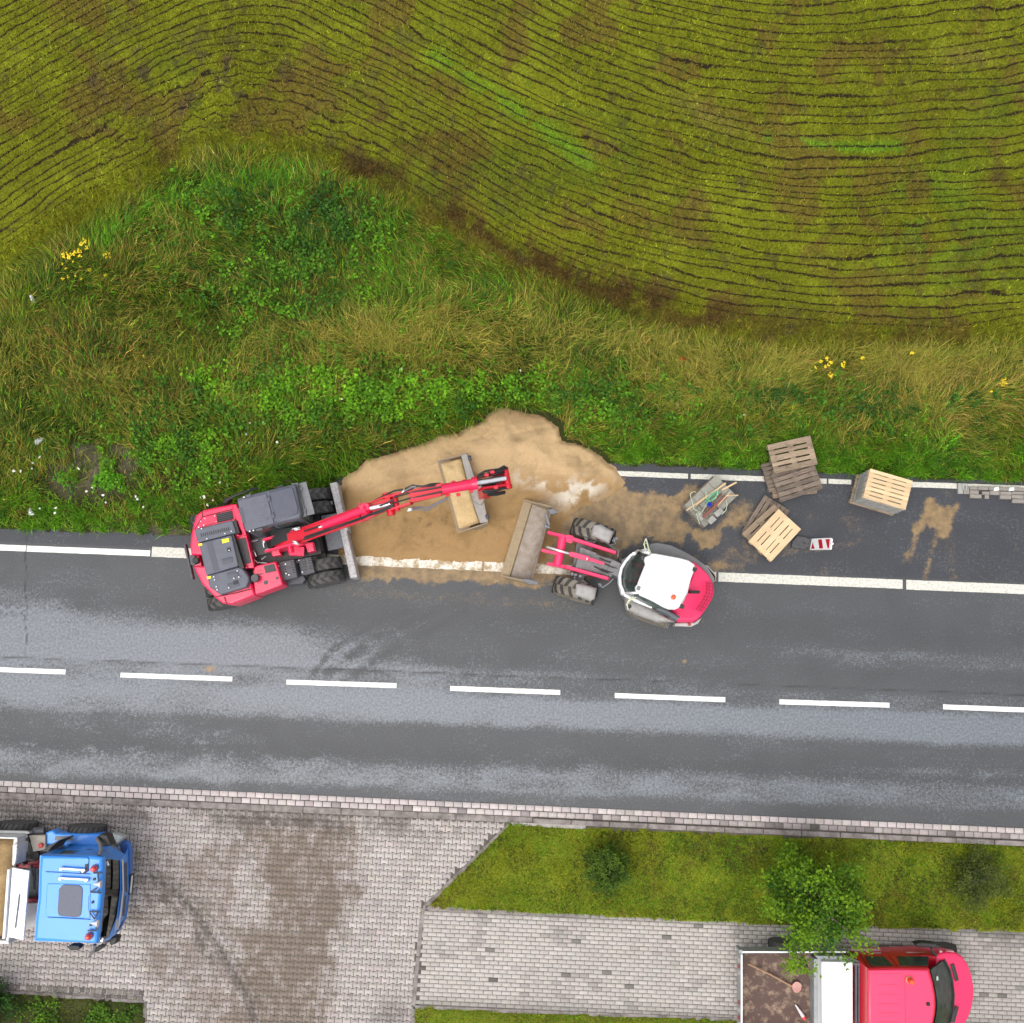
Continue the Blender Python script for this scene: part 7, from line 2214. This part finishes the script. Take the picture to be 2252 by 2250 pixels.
for pts, lb in (([(262, 690), (255, 640), (285, 620), (310, 625)], 'pale green strap loop at the left end of the slab pack'), ([(262, 690), (285, 760), (292, 790), (330, 810)], 'pale green strap curling down past the left lath end'),
                ([(312, 830), (325, 870), (345, 935)], 'pale green strap hanging over the slab pack\'s lower edge'), ([(335, 850), (375, 805), (410, 745), (440, 700)], 'pale green strap running up to the blue cap'),
                ([(405, 620), (408, 650), (415, 690)], 'short pale strap beside the longest lath'), ([(600, 700), (612, 740), (600, 800), (560, 840)], 'thin olive strap arching over the right end of the slab pack'),
                ([(500, 690), (520, 640), (525, 590)], 'pale green strap sticking up out of the green tangle')):
    mb = MB()
    P3 = [S(x, y, zz + 0.10 + 0.03 * math.sin(i)) for i, (x, y) in enumerate(pts)]
    den = []
    for i in range(len(P3) - 1):
        for j in range(6): den.append(P3[i].lerp(P3[i + 1], j / 6))
    den.append(P3[-1])
    mb.tube(den, 0.009, 5)
    lab_solo(mb, 'plastic_strap', m_lime, lb, 'strap', 'loose straps on the slab pack')
mb = MB()
for i in range(10):
    a = i * 2.4
    mb.rev(S(440 + 14 * math.cos(a), 745 + 14 * math.sin(a), zz + 0.13 + 0.008 * i), (math.cos(a), math.sin(a), 0.6), [(-0.03, 0.012), (0, 0.032), (0.03, 0.014)], 8)
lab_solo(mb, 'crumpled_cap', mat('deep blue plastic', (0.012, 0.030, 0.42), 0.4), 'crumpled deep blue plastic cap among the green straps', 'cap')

# barrier board on its rubber foot
bc = thing('barrier_board', 'red and white striped barrier board standing in a dark rubber foot', 'barrier', S(1420, 1125, 0))
f_ = MB()
f_.slab(pl(S, [(1288, 1042), (1425, 1068), (1470, 1078), (1475, 1175), (1412, 1182), (1232, 1162), (1240, 1100)], 0.11), z0=0.0, bev=0.025)
fo_ = f_.build('foot', mat('dark rubber foot', (0.052, 0.052, 0.058), 0.75, col2=(0.085, 0.083, 0.085), nscale=9, bump=0.3), bc)
f_ = MB()
for x, y, w in ((1360, 1118, 0.055), (1393, 1124, 0.03), (1398, 1070, 0.06), (1385, 1164, 0.06)):
    f_.box(S(x, y, 0.111), (w * (1.5 if y > 1130 or y < 1100 else 1), w * .8, 0.012))
f_.pieces('socket', m_black, fo_)
zb, zt_ = 0.14, 1.02
BL, BR_, TL_, TR_ = S(1412, 1184, zb), S(1432, 1076, zb), S(1612, 1180, zt_), S(1624, 1068, zt_)
def bpnt(u, v, off=0.0):       # u along the height, v across
    a = BL.lerp(TL_, u); b_ = BR_.lerp(TR_, u)
    nrm = (TL_ - BL).cross(BR_ - BL).normalized()
    if nrm.z < 0: nrm = -nrm
    return a.lerp(b_, v) + nrm * off
brd = MB()
out = [(0, 0.03), (0.02, 0), (0.97, 0), (1, 0.08), (1, 0.92), (0.97, 1), (0.02, 1), (0, 0.97)]
vs = [bpnt(u, v, 0.012) for u, v in out] + [bpnt(u, v, -0.028) for u, v in out]
k = 8
brd.add(vs, [tuple(range(k)), tuple(range(2 * k - 1, k - 1, -1))] + [(i, i + k, (i + 1) % k + k, (i + 1) % k) for i in range(k)])
brd.tube([bpnt(1.0, 0.5, 0), bpnt(1.06, 0.5, 0)], 0.03, 8)
bo_ = brd.build('panel', m_whitep, bc)
m_str = mat('red reflective stripe', (0.47, 0.008, 0.030), 0.4)
for pg in ([(0.06, 0.10), (0.24, 0.10), (0.12, 0.52), (0.09, 0.74)], [(0.34, 0.90), (0.52, 0.90), (0.64, 0.10), (0.46, 0.10)], [(0.70, 0.90), (0.92, 0.90), (0.93, 0.10), (0.86, 0.12)]):
    q = MB(); a_ = [bpnt(u, v, 0.0145) for u, v in pg]; b_ = [bpnt(u, v, 0.009) for u, v in pg]
    q.add(a_ + b_, [(0, 1, 2, 3), (7, 6, 5, 4)] + [(i, i + 4, (i + 1) % 4 + 4, (i + 1) % 4) for i in range(4)])
    q.build('stripe', m_str, bo_, smooth=False)
q = MB(); q.tube([S(1425, 1130, 0.02), bpnt(0.02, 0.5, -0.01)], 0.03, 8); q.build('post', m_step, bc)

# loose stones by the layby line
m_pav = mat('taupe concrete stone', (0.285, 0.255, 0.225), 0.8, col2=(0.235, 0.21, 0.185), nscale=8, bump=0.3)
m_pav2 = mat('light grey concrete stone', (0.37, 0.36, 0.34), 0.8, col2=(0.31, 0.30, 0.28), nscale=8, bump=0.3)
G3 = 'loose concrete stones laid along the layby line'
stones = [((1312, 352, 1360, 452), 'pale grey end stone of the laid row, set upright beside the line', m_pav2), ((1362, 380, 1420, 455), 'taupe stone beside the pale grey end stone of the laid row', m_pav), ((1422, 418, 1508, 456), 'taupe stone third from the row\'s pale end', m_pav),
          ((1424, 456, 1535, 494), 'longest low stone stepping out at the laid row\'s left end', m_pav), ((1538, 430, 1610, 462), 'taupe stone above the small gap in the laid row', m_pav), ((1564, 462, 1606, 500), 'small half stone beside the gap in the laid row', m_pav),
          ((1612, 424, 1705, 464), 'taupe stone right of the gap, under the nearer white block', m_pav), ((1708, 430, 1818, 464), 'taupe stone between the two white blocks', m_pav), ((1706, 464, 1815, 503), 'stone stepping out below the space between the white blocks', m_pav),
          ((1820, 430, 1932, 460), 'taupe stone under the farther white block', m_pav), ((1818, 462, 1932, 500), 'stone in the middle step at the picture\'s right edge', m_pav), ((1822, 502, 1940, 540), 'lowest stone of the laid row at the picture\'s right edge', m_pav),
          ((1500, 384, 1600, 418), 'taupe stone of the back row left of the white blocks', m_pav), ((1422, 384, 1498, 416), 'taupe stone of the back row near the pale end', m_pav), ((1604, 388, 1700, 422), 'back row stone behind the nearer white block', m_pav), ((1704, 390, 1816, 426), 'back row stone between and behind the white blocks', m_pav), ((1820, 394, 1940, 427), 'back row stone behind the farther white block', m_pav)]
for (x0, y0, x1, y1), lb, mm in stones:
    zz_ = 0.10
    c0 = Q((x0 + x1) / 2, (y0 + y1) / 2, zz_)
    w = (Q(x1, y0, zz_) - Q(x0, y0, zz_)).length - 0.008; d = (Q(x0, y0, zz_) - Q(x0, y1, zz_)).length - 0.008
    mb = MB(); mb.box((0, 0, 0.05), (w, d, 0.10), R(-2.2 + random.uniform(-.8, .8)))
    o = mb.build('concrete_stone', mm, origin=Vector((0, 0, 0)), bevel=0.006, segs=1)
    o.location = (c0.x, c0.y, 0.001)
    tag(o, lb, 'paving stone', G3)
for x, y, lb in ((1680, 406, 'white block on the laid stones, the one farther from the picture edge'), (1822, 408, 'white block on the laid stones, the one nearer the picture edge')):
    mb = MB(); mb.slab(pl(Q, [(x - 24, y - 14), (x + 18, y - 18), (x + 22, y + 14), (x - 30, y + 18)], 0.165), z0=0.101, bev=0.012)
    lab_solo(mb, 'white_block', m_whitep, lb, 'block', 'white blocks on the laid stones')
mb = MB()
p = [Q(x, y, 0.13) for x, y in ((1360, 360), (1390, 360), (1390, 412), (1362, 412), (1360, 360))]
mb.tube(p, 0.014, 6)
lab_solo(mb, 'wire_frame', mat('pale galvanised wire', (0.45, 0.45, 0.45), 0.4), 'small pale wire frame lying on the laid row\'s end stones', 'frame')

# litter
def scrap(f, pts, z, matl, label, name='litter', cat='litter'):
    mb = MB(); rs = random.Random(len(label))
    top = [f(x, y, z + rs.uniform(0.0, 0.06)) for x, y in pts]
    c_ = sum(top, Vector((0, 0, 0))) / len(top) + Vector((0, 0, 0.07))
    n = len(top)
    mid = [t.lerp(c_, 0.5) + Vector((rs.uniform(-.01, .01), rs.uniform(-.01, .01), rs.uniform(0, .03))) for t in top]
    vs = top + mid + [c_]
    fs = [(i, (i + 1) % n, n + (i + 1) % n, n + i) for i in range(n)] + [(n + i, n + (i + 1) % n, 2 * n) for i in range(n)]
    mb.add(vs + [v - Vector((0, 0, 0.006)) for v in vs], fs + [tuple(2 * n + 1 + j for j in g[::-1]) for g in fs])
    return lab_solo(mb, name, matl, label, cat, 'litter in the verge')
full = crop(0, 0, 1.0)
m_pl = mat('crumpled white plastic', (0.72, 0.74, 0.78), 0.4)
scrap(full, [(73, 980), (76, 968), (86, 962), (97, 963), (92, 971), (84, 978)], 0.34, m_pl, 'crumpled white plastic bag in the grass at the left edge')
scrap(full, [(63, 1132), (63, 1118), (66, 1117), (76, 1131), (70, 1133)], 0.22, m_pl, 'thin white plastic shred low in the verge near the road edge')
scrap(full, [(64, 650), (70, 648), (78, 664), (74, 668), (67, 660)], 0.42, m_pl, 'white scrap beside the yellow flowers in the tall grass')
scrap(full, [(1488, 794), (1500, 786), (1508, 787), (1500, 795)], 0.45, mat('red plastic scrap', (0.65, 0.02, 0.02), 0.4), 'small red plastic scrap in the dry grass')

# ================================================================== PLANTS
def rosette(label, px, py, zc, rad, n, c0, c1, size, cat='plant', name='leafy_plant', group=None, hgt=0.4, seed=1, aspect=0.6):
    x, y = Wn(px, py, zc)
    root = thing(name, label, cat, Vector((float(x), float(y), 0.05)), group)
    rs = np.random.default_rng(seed)
    r = rad * np.sqrt(rs.random(n)); a = rs.uniform(0, 2 * np.pi, n)
    wob = 1 + 0.28 * np.sin(a * 3 + seed) + 0.15 * np.sin(a * 7 + seed * 2)
    cen = np.stack([x + r * wob * np.cos(a), y + r * wob * np.sin(a), 0.10 + hgt * (1 - (r / rad) ** 2) * rs.uniform(0.35, 1.0, n)], 1)
    t = np.clip(rs.normal(0.5, 0.28, n), 0, 1)
    col = np.array(c0)[None] * (1 - t[:, None]) + np.array(c1)[None] * t[:, None]
    V, Fc, C3 = leaves(cen, rs.normal(0.25, 0.35, n), rs.uniform(size * 0.6, size * 1.3, n), col, aspect)
    o = np_mesh('leaves', V - np.array(root.location)[None], Fc, m_leaf, None, C3); o.parent = root
    mb = MB()
    for i in range(9):
        an = i * 0.7; q = Vector((float(x), float(y), 0.02))
        mb.tube([q, q + Vector((math.cos(an) * rad * .3, math.sin(an) * rad * .3, hgt * .5)), q + Vector((math.cos(an) * rad * .6, math.sin(an) * rad * .6, hgt * .6))], 0.007, 5)
    mb.build('stems', m_stem, root)
    return root
m_stem = mat('green stem', (0.06, 0.10, 0.02), 0.7)
m_bark = mat('grey brown bark', (0.10, 0.075, 0.05), 0.9, col2=(0.16, 0.13, 0.10), nscale=9, bump=0.5)
rosette('round bright green plant on bare soil, the rounder of two near the road', 238, 1053, 0.3, 0.54, 1300, (0.055, 0.20, 0.014), (0.19, 0.46, 0.018), 0.10, seed=3, hgt=0.55)
rosette('looser bright green plant on bare soil, the one farther from the excavator', 152, 1052, 0.3, 0.48, 850, (0.045, 0.16, 0.014), (0.16, 0.38, 0.020), 0.095, seed=5, hgt=0.45)
rosette('silvery green thistle standing in the upper verge, the taller leafy one', 745, 480, 0.5, 0.75, 900, (0.030, 0.085, 0.030), (0.095, 0.19, 0.07), 0.12, cat='weed', name='thistle', seed=7, hgt=0.6, aspect=0.35, group='thistles in the upper verge')
rosette('silvery green thistle in the upper verge beneath the field bend', 490, 465, 0.5, 0.60, 620, (0.035, 0.075, 0.030), (0.10, 0.17, 0.075), 0.11, cat='weed', name='thistle', seed=8, hgt=0.5, aspect=0.3, group='thistles in the upper verge')
rosette('dark glossy bramble bush at the grass edge above the pallets', 1705, 885, 0.4, 0.75, 1300, (0.010, 0.042, 0.010), (0.035, 0.125, 0.018), 0.10, cat='bush', name='bramble_bush', seed=9, hgt=0.6)
rosette('dark green weed clump straddling the verge above the loader', 1345, 868, 0.4, 0.7, 700, (0.018, 0.060, 0.012), (0.055, 0.16, 0.018), 0.10, cat='weed', name='weed_clump', seed=10, hgt=0.5)
rosette('bright yellow green weed patch at the verge corner beside the excavator cab', 425, 1118, 0.25, 0.40, 420, (0.05, 0.14, 0.012), (0.14, 0.30, 0.016), 0.08, cat='weed', name='weed_clump', seed=12, hgt=0.3)

# yellow ragwort
m_flow = mat('yellow petals', (0.82, 0.60, 0.010), 0.6)
m_wfl = mat('white petals', (0.75, 0.76, 0.66), 0.6)
def flower(label, heads, z, matl, cat, name, r0, group):
    x0 = sum(h[0] for h in heads) / len(heads); y0 = sum(h[1] for h in heads) / len(heads)
    b_ = W(x0, y0, z)
    root = thing(name, label, cat, Vector((b_.x, b_.y, 0.1)), group)
    rs = random.Random(int(x0 * 7 + y0))
    sm_ = MB()
    for (hx, hy, hr) in heads:
        mb = MB()
        zz_ = z + rs.uniform(-0.08, 0.08)
        for k in range(max(4, int(9 * hr))):
            a = rs.uniform(0, 6.28); d = r0 * hr * math.sqrt(rs.random())
            c = W(hx, hy, zz_) + Vector((d * math.cos(a), d * math.sin(a), rs.uniform(-0.02, 0.02)))
            n = 6; q = [c + Vector((r0 * 0.42 * (1 if i % 2 else .72) * math.cos(i * math.pi / n + a), r0 * 0.42 * (1 if i % 2 else .72) * math.sin(i * math.pi / n + a), -0.006 + rs.uniform(-.004, .004))) for i in range(2 * n)]
            mb.add([c + Vector((0, 0, 0.006))] + q, [(0, 1 + i, 1 + (i + 1) % (2 * n)) for i in range(2 * n)])
        mb.build('flower_head', matl, root)
        h = W(hx, hy, zz_)
        sm_.tube([Vector((b_.x, b_.y, 0.08)), Vector((b_.x, b_.y, 0.08)).lerp(h, 0.6) + Vector((0, 0, 0.06)), h - Vector((0, 0, 0.01))], 0.006, 5)
    sm_.build('stem', m_stem, root)
    return root
fz = 0.55
flower('tall ragwort with the largest yellow cluster at the upper left verge', [(142, 560, 1.3), (160, 557, 1.2), (172, 553, 1.2), (150, 566, 1), (176, 562, .8), (185, 530, 1), (190, 545, .8), (178, 536, .8)], fz, m_flow, 'flower', 'ragwort', 0.065, 'ragwort plants')
flower('ragwort with one compact yellow head right of the largest cluster', [(236, 560, 1.5), (232, 606, .5)], fz, m_flow, 'flower', 'ragwort', 0.07, 'ragwort plants')
flower('ragwort with small scattered yellow heads below the largest cluster', [(137, 580, .5), (145, 590, .6), (150, 608, .6), (138, 612, .9), (165, 606, .5), (178, 612, .6), (197, 593, .8), (176, 586, .5), (138, 630, .5), (160, 575, .5)], fz, m_flow, 'flower', 'ragwort', 0.05, 'ragwort plants')
flower('small yellow flowers in the tall grass left of the straw patch', [(328, 806, .5), (348, 821, .6), (368, 817, .6), (315, 783, .5)], fz, m_flow, 'flower', 'ragwort', 0.04, 'ragwort plants')
flower('ragwort with a close group of yellow heads above the pallet heap', [(1820, 788, 1), (1825, 800, 1.2), (1815, 806, .8), (1827, 825, 1.2), (1806, 795, .7), (1795, 808, .5)], fz, m_flow, 'flower', 'ragwort', 0.06, 'ragwort plants')
flower('ragwort with a single yellow head right of the close group', [(1855, 802, 1.4)], fz, m_flow, 'flower', 'ragwort', 0.06, 'ragwort plants')
flower('ragwort with a small pale yellow head in the dry grass', [(1897, 787, 1.0)], fz, m_flow, 'flower', 'ragwort', 0.05, 'ragwort plants')
flower('ragwort with one yellow head at the field margin', [(2007, 777, 1.0)], fz, m_flow, 'flower', 'ragwort', 0.055, 'ragwort plants')
flower('ragwort with a round yellow cluster near the right edge', [(2210, 838, 1.5), (2205, 845, 1), (2180, 860, .5)], fz, m_flow, 'flower', 'ragwort', 0.06, 'ragwort plants')
flower('low yellow flowers in green grass above the tall paving stone block', [(1942, 938, 1), (1928, 953, .6)], 0.35, m_flow, 'flower', 'ragwort', 0.055, 'ragwort plants')
flower('lone yellow flower low in the grass at the right', [(2163, 983, 1.0)], 0.3, m_flow, 'flower', 'ragwort', 0.05, 'ragwort plants')
# white flowers: each stalk a thing
wf = [(72, 1018), (46, 1037), (30, 1036), (70, 1030), (172, 1030), (88, 1005), (202, 1072), (190, 1080), (226, 1088), (232, 1105), (122, 1117), (119, 1128), (87, 1118), (298, 1092), (302, 1097), (315, 1115), (484, 1061), (499, 1066), (468, 1100), (456, 1111), (448, 1093), (440, 1093), (470, 1050), (540, 954), (550, 930), (578, 930), (610, 972), (866, 865), (752, 878), (1490, 890), (1636, 912), (548, 975), (882, 812), (1145, 815)]
for i, (x, y) in enumerate(wf):
    near = 'beside the excavator cab' if 430 < x < 510 else ('near the two round plants' if x < 330 else 'among the leafy weeds')
    flower('small white flower on a thin stalk, one of many ' + near, [(x, y, 0.45)], 0.55 if y > 1000 else 0.62, m_wfl, 'flower', 'white_flower', 0.042 + 0.012 * (i % 3), 'white flowers ' + near)

# ---- trees and shrubs of the planting strip
def tree(name, label, cat, base, hgt, rad, nlimb, nclump, perclump, size, c0, c1, lean=(0, 0), seed=1, trunk=0.06, zlow=0.25, spread=0.14, shape=None, tip=None, aspect=0.62):
    rs = np.random.default_rng(seed)
    root = thing(name, label, cat, base)
    mb = MB()
    top = base + Vector((lean[0], lean[1], hgt * 0.72))
    tr = [base - Vector((0, 0, 0.05)), base.lerp(top, 0.35) + Vector((0.03, -0.03, 0)), base.lerp(top, 0.7) - Vector((0.03, 0.02, 0)), top]
    mb.tube(tr, trunk, 10, trunk * 0.35)
    mb.build('trunk', m_bark, root)
    lb = MB(); cents = []; outs = []
    for i in range(nlimb):
        u = zlow + (1 - zlow) * (i + 0.5) / nlimb
        st_ = base.lerp(top, min(1, u * 0.95))
        a = i * 2.399 + rs.normal(0, 0.3)
        ln = rad * rs.uniform(0.65, 1.15) * (shape(u) if shape else (1.05 - 0.55 * u))
        if tip is not None: ln *= tip(a)
        en = st_ + Vector((math.cos(a) * ln, math.sin(a) * ln, ln * rs.uniform(0.10, 0.55)))
        mid = st_.lerp(en, 0.55) + Vector((rs.normal(0, .05), rs.normal(0, .05), rs.uniform(0, .10)))
        lb.tube([st_, mid, en], trunk * 0.30, 6, trunk * 0.08)
        m = max(2, nclump // nlimb)
        for j in range(m):
            t = rs.uniform(0.25, 1.08)
            p = st_.lerp(mid, t / 0.55) if t < 0.55 else mid.lerp(en, (t - 0.55) / 0.45)
            outs.append(t); cents.append((p.x + rs.normal(0, spread), p.y + rs.normal(0, spread), p.z + rs.normal(0, spread * 0.8)))
    lb.build('limbs', m_bark, root)
    cents = np.array(cents)
    k = perclump
    cen = np.repeat(cents, k, 0) + rs.normal(0, spread * 0.62, (len(cents) * k, 3))
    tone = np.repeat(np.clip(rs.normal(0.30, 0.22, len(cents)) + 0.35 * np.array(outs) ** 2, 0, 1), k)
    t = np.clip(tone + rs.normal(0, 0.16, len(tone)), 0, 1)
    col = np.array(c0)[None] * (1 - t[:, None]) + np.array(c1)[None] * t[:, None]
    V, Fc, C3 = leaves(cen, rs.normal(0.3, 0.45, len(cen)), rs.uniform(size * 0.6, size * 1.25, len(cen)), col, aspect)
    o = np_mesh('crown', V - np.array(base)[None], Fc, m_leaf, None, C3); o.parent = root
    return root
tree('deciduous_tree', 'young leafy green tree overhanging the flatbed of the pickup', 'tree', W(1745, 1918, 0.05), 4.4, 1.30, 34, 430, 26, 0.092, (0.022, 0.085, 0.011), (0.200, 0.350, 0.014), lean=(0.08, -0.50), seed=21,
     tip=lambda a: 1.0 + 0.60 * max(0, math.cos(a + math.pi / 2)) - 0.10 * max(0, math.cos(a - math.pi / 2)), spread=0.15, trunk=0.055)
tree('conifer_shrub', 'dark bluish green upright shrub alone at the narrow end of the grass strip', 'shrub', W(1332, 1905, 0.05), 1.5, 0.68, 20, 260, 24, 0.10, (0.028, 0.062, 0.011), (0.130, 0.215, 0.020), seed=31, trunk=0.03, zlow=0.08, spread=0.085, aspect=0.28)
tree('spreading_shrub', 'sparse dusky green shrub at the right end of the grass strip', 'shrub', W(2130, 1925, 0.05), 1.3, 0.85, 18, 230, 20, 0.070, (0.034, 0.052, 0.018), (0.150, 0.185, 0.030), seed=41, trunk=0.025, zlow=0.10, spread=0.12, aspect=0.4)
tree('hedge_bush', 'dark evergreen bush at the lower left corner of the yard', 'bush', W(-10, 2200, 0.05), 1.6, 0.72, 20, 170, 24, 0.07, (0.012, 0.040, 0.012), (0.045, 0.12, 0.018), seed=51, trunk=0.04, zlow=0.1, spread=0.12)
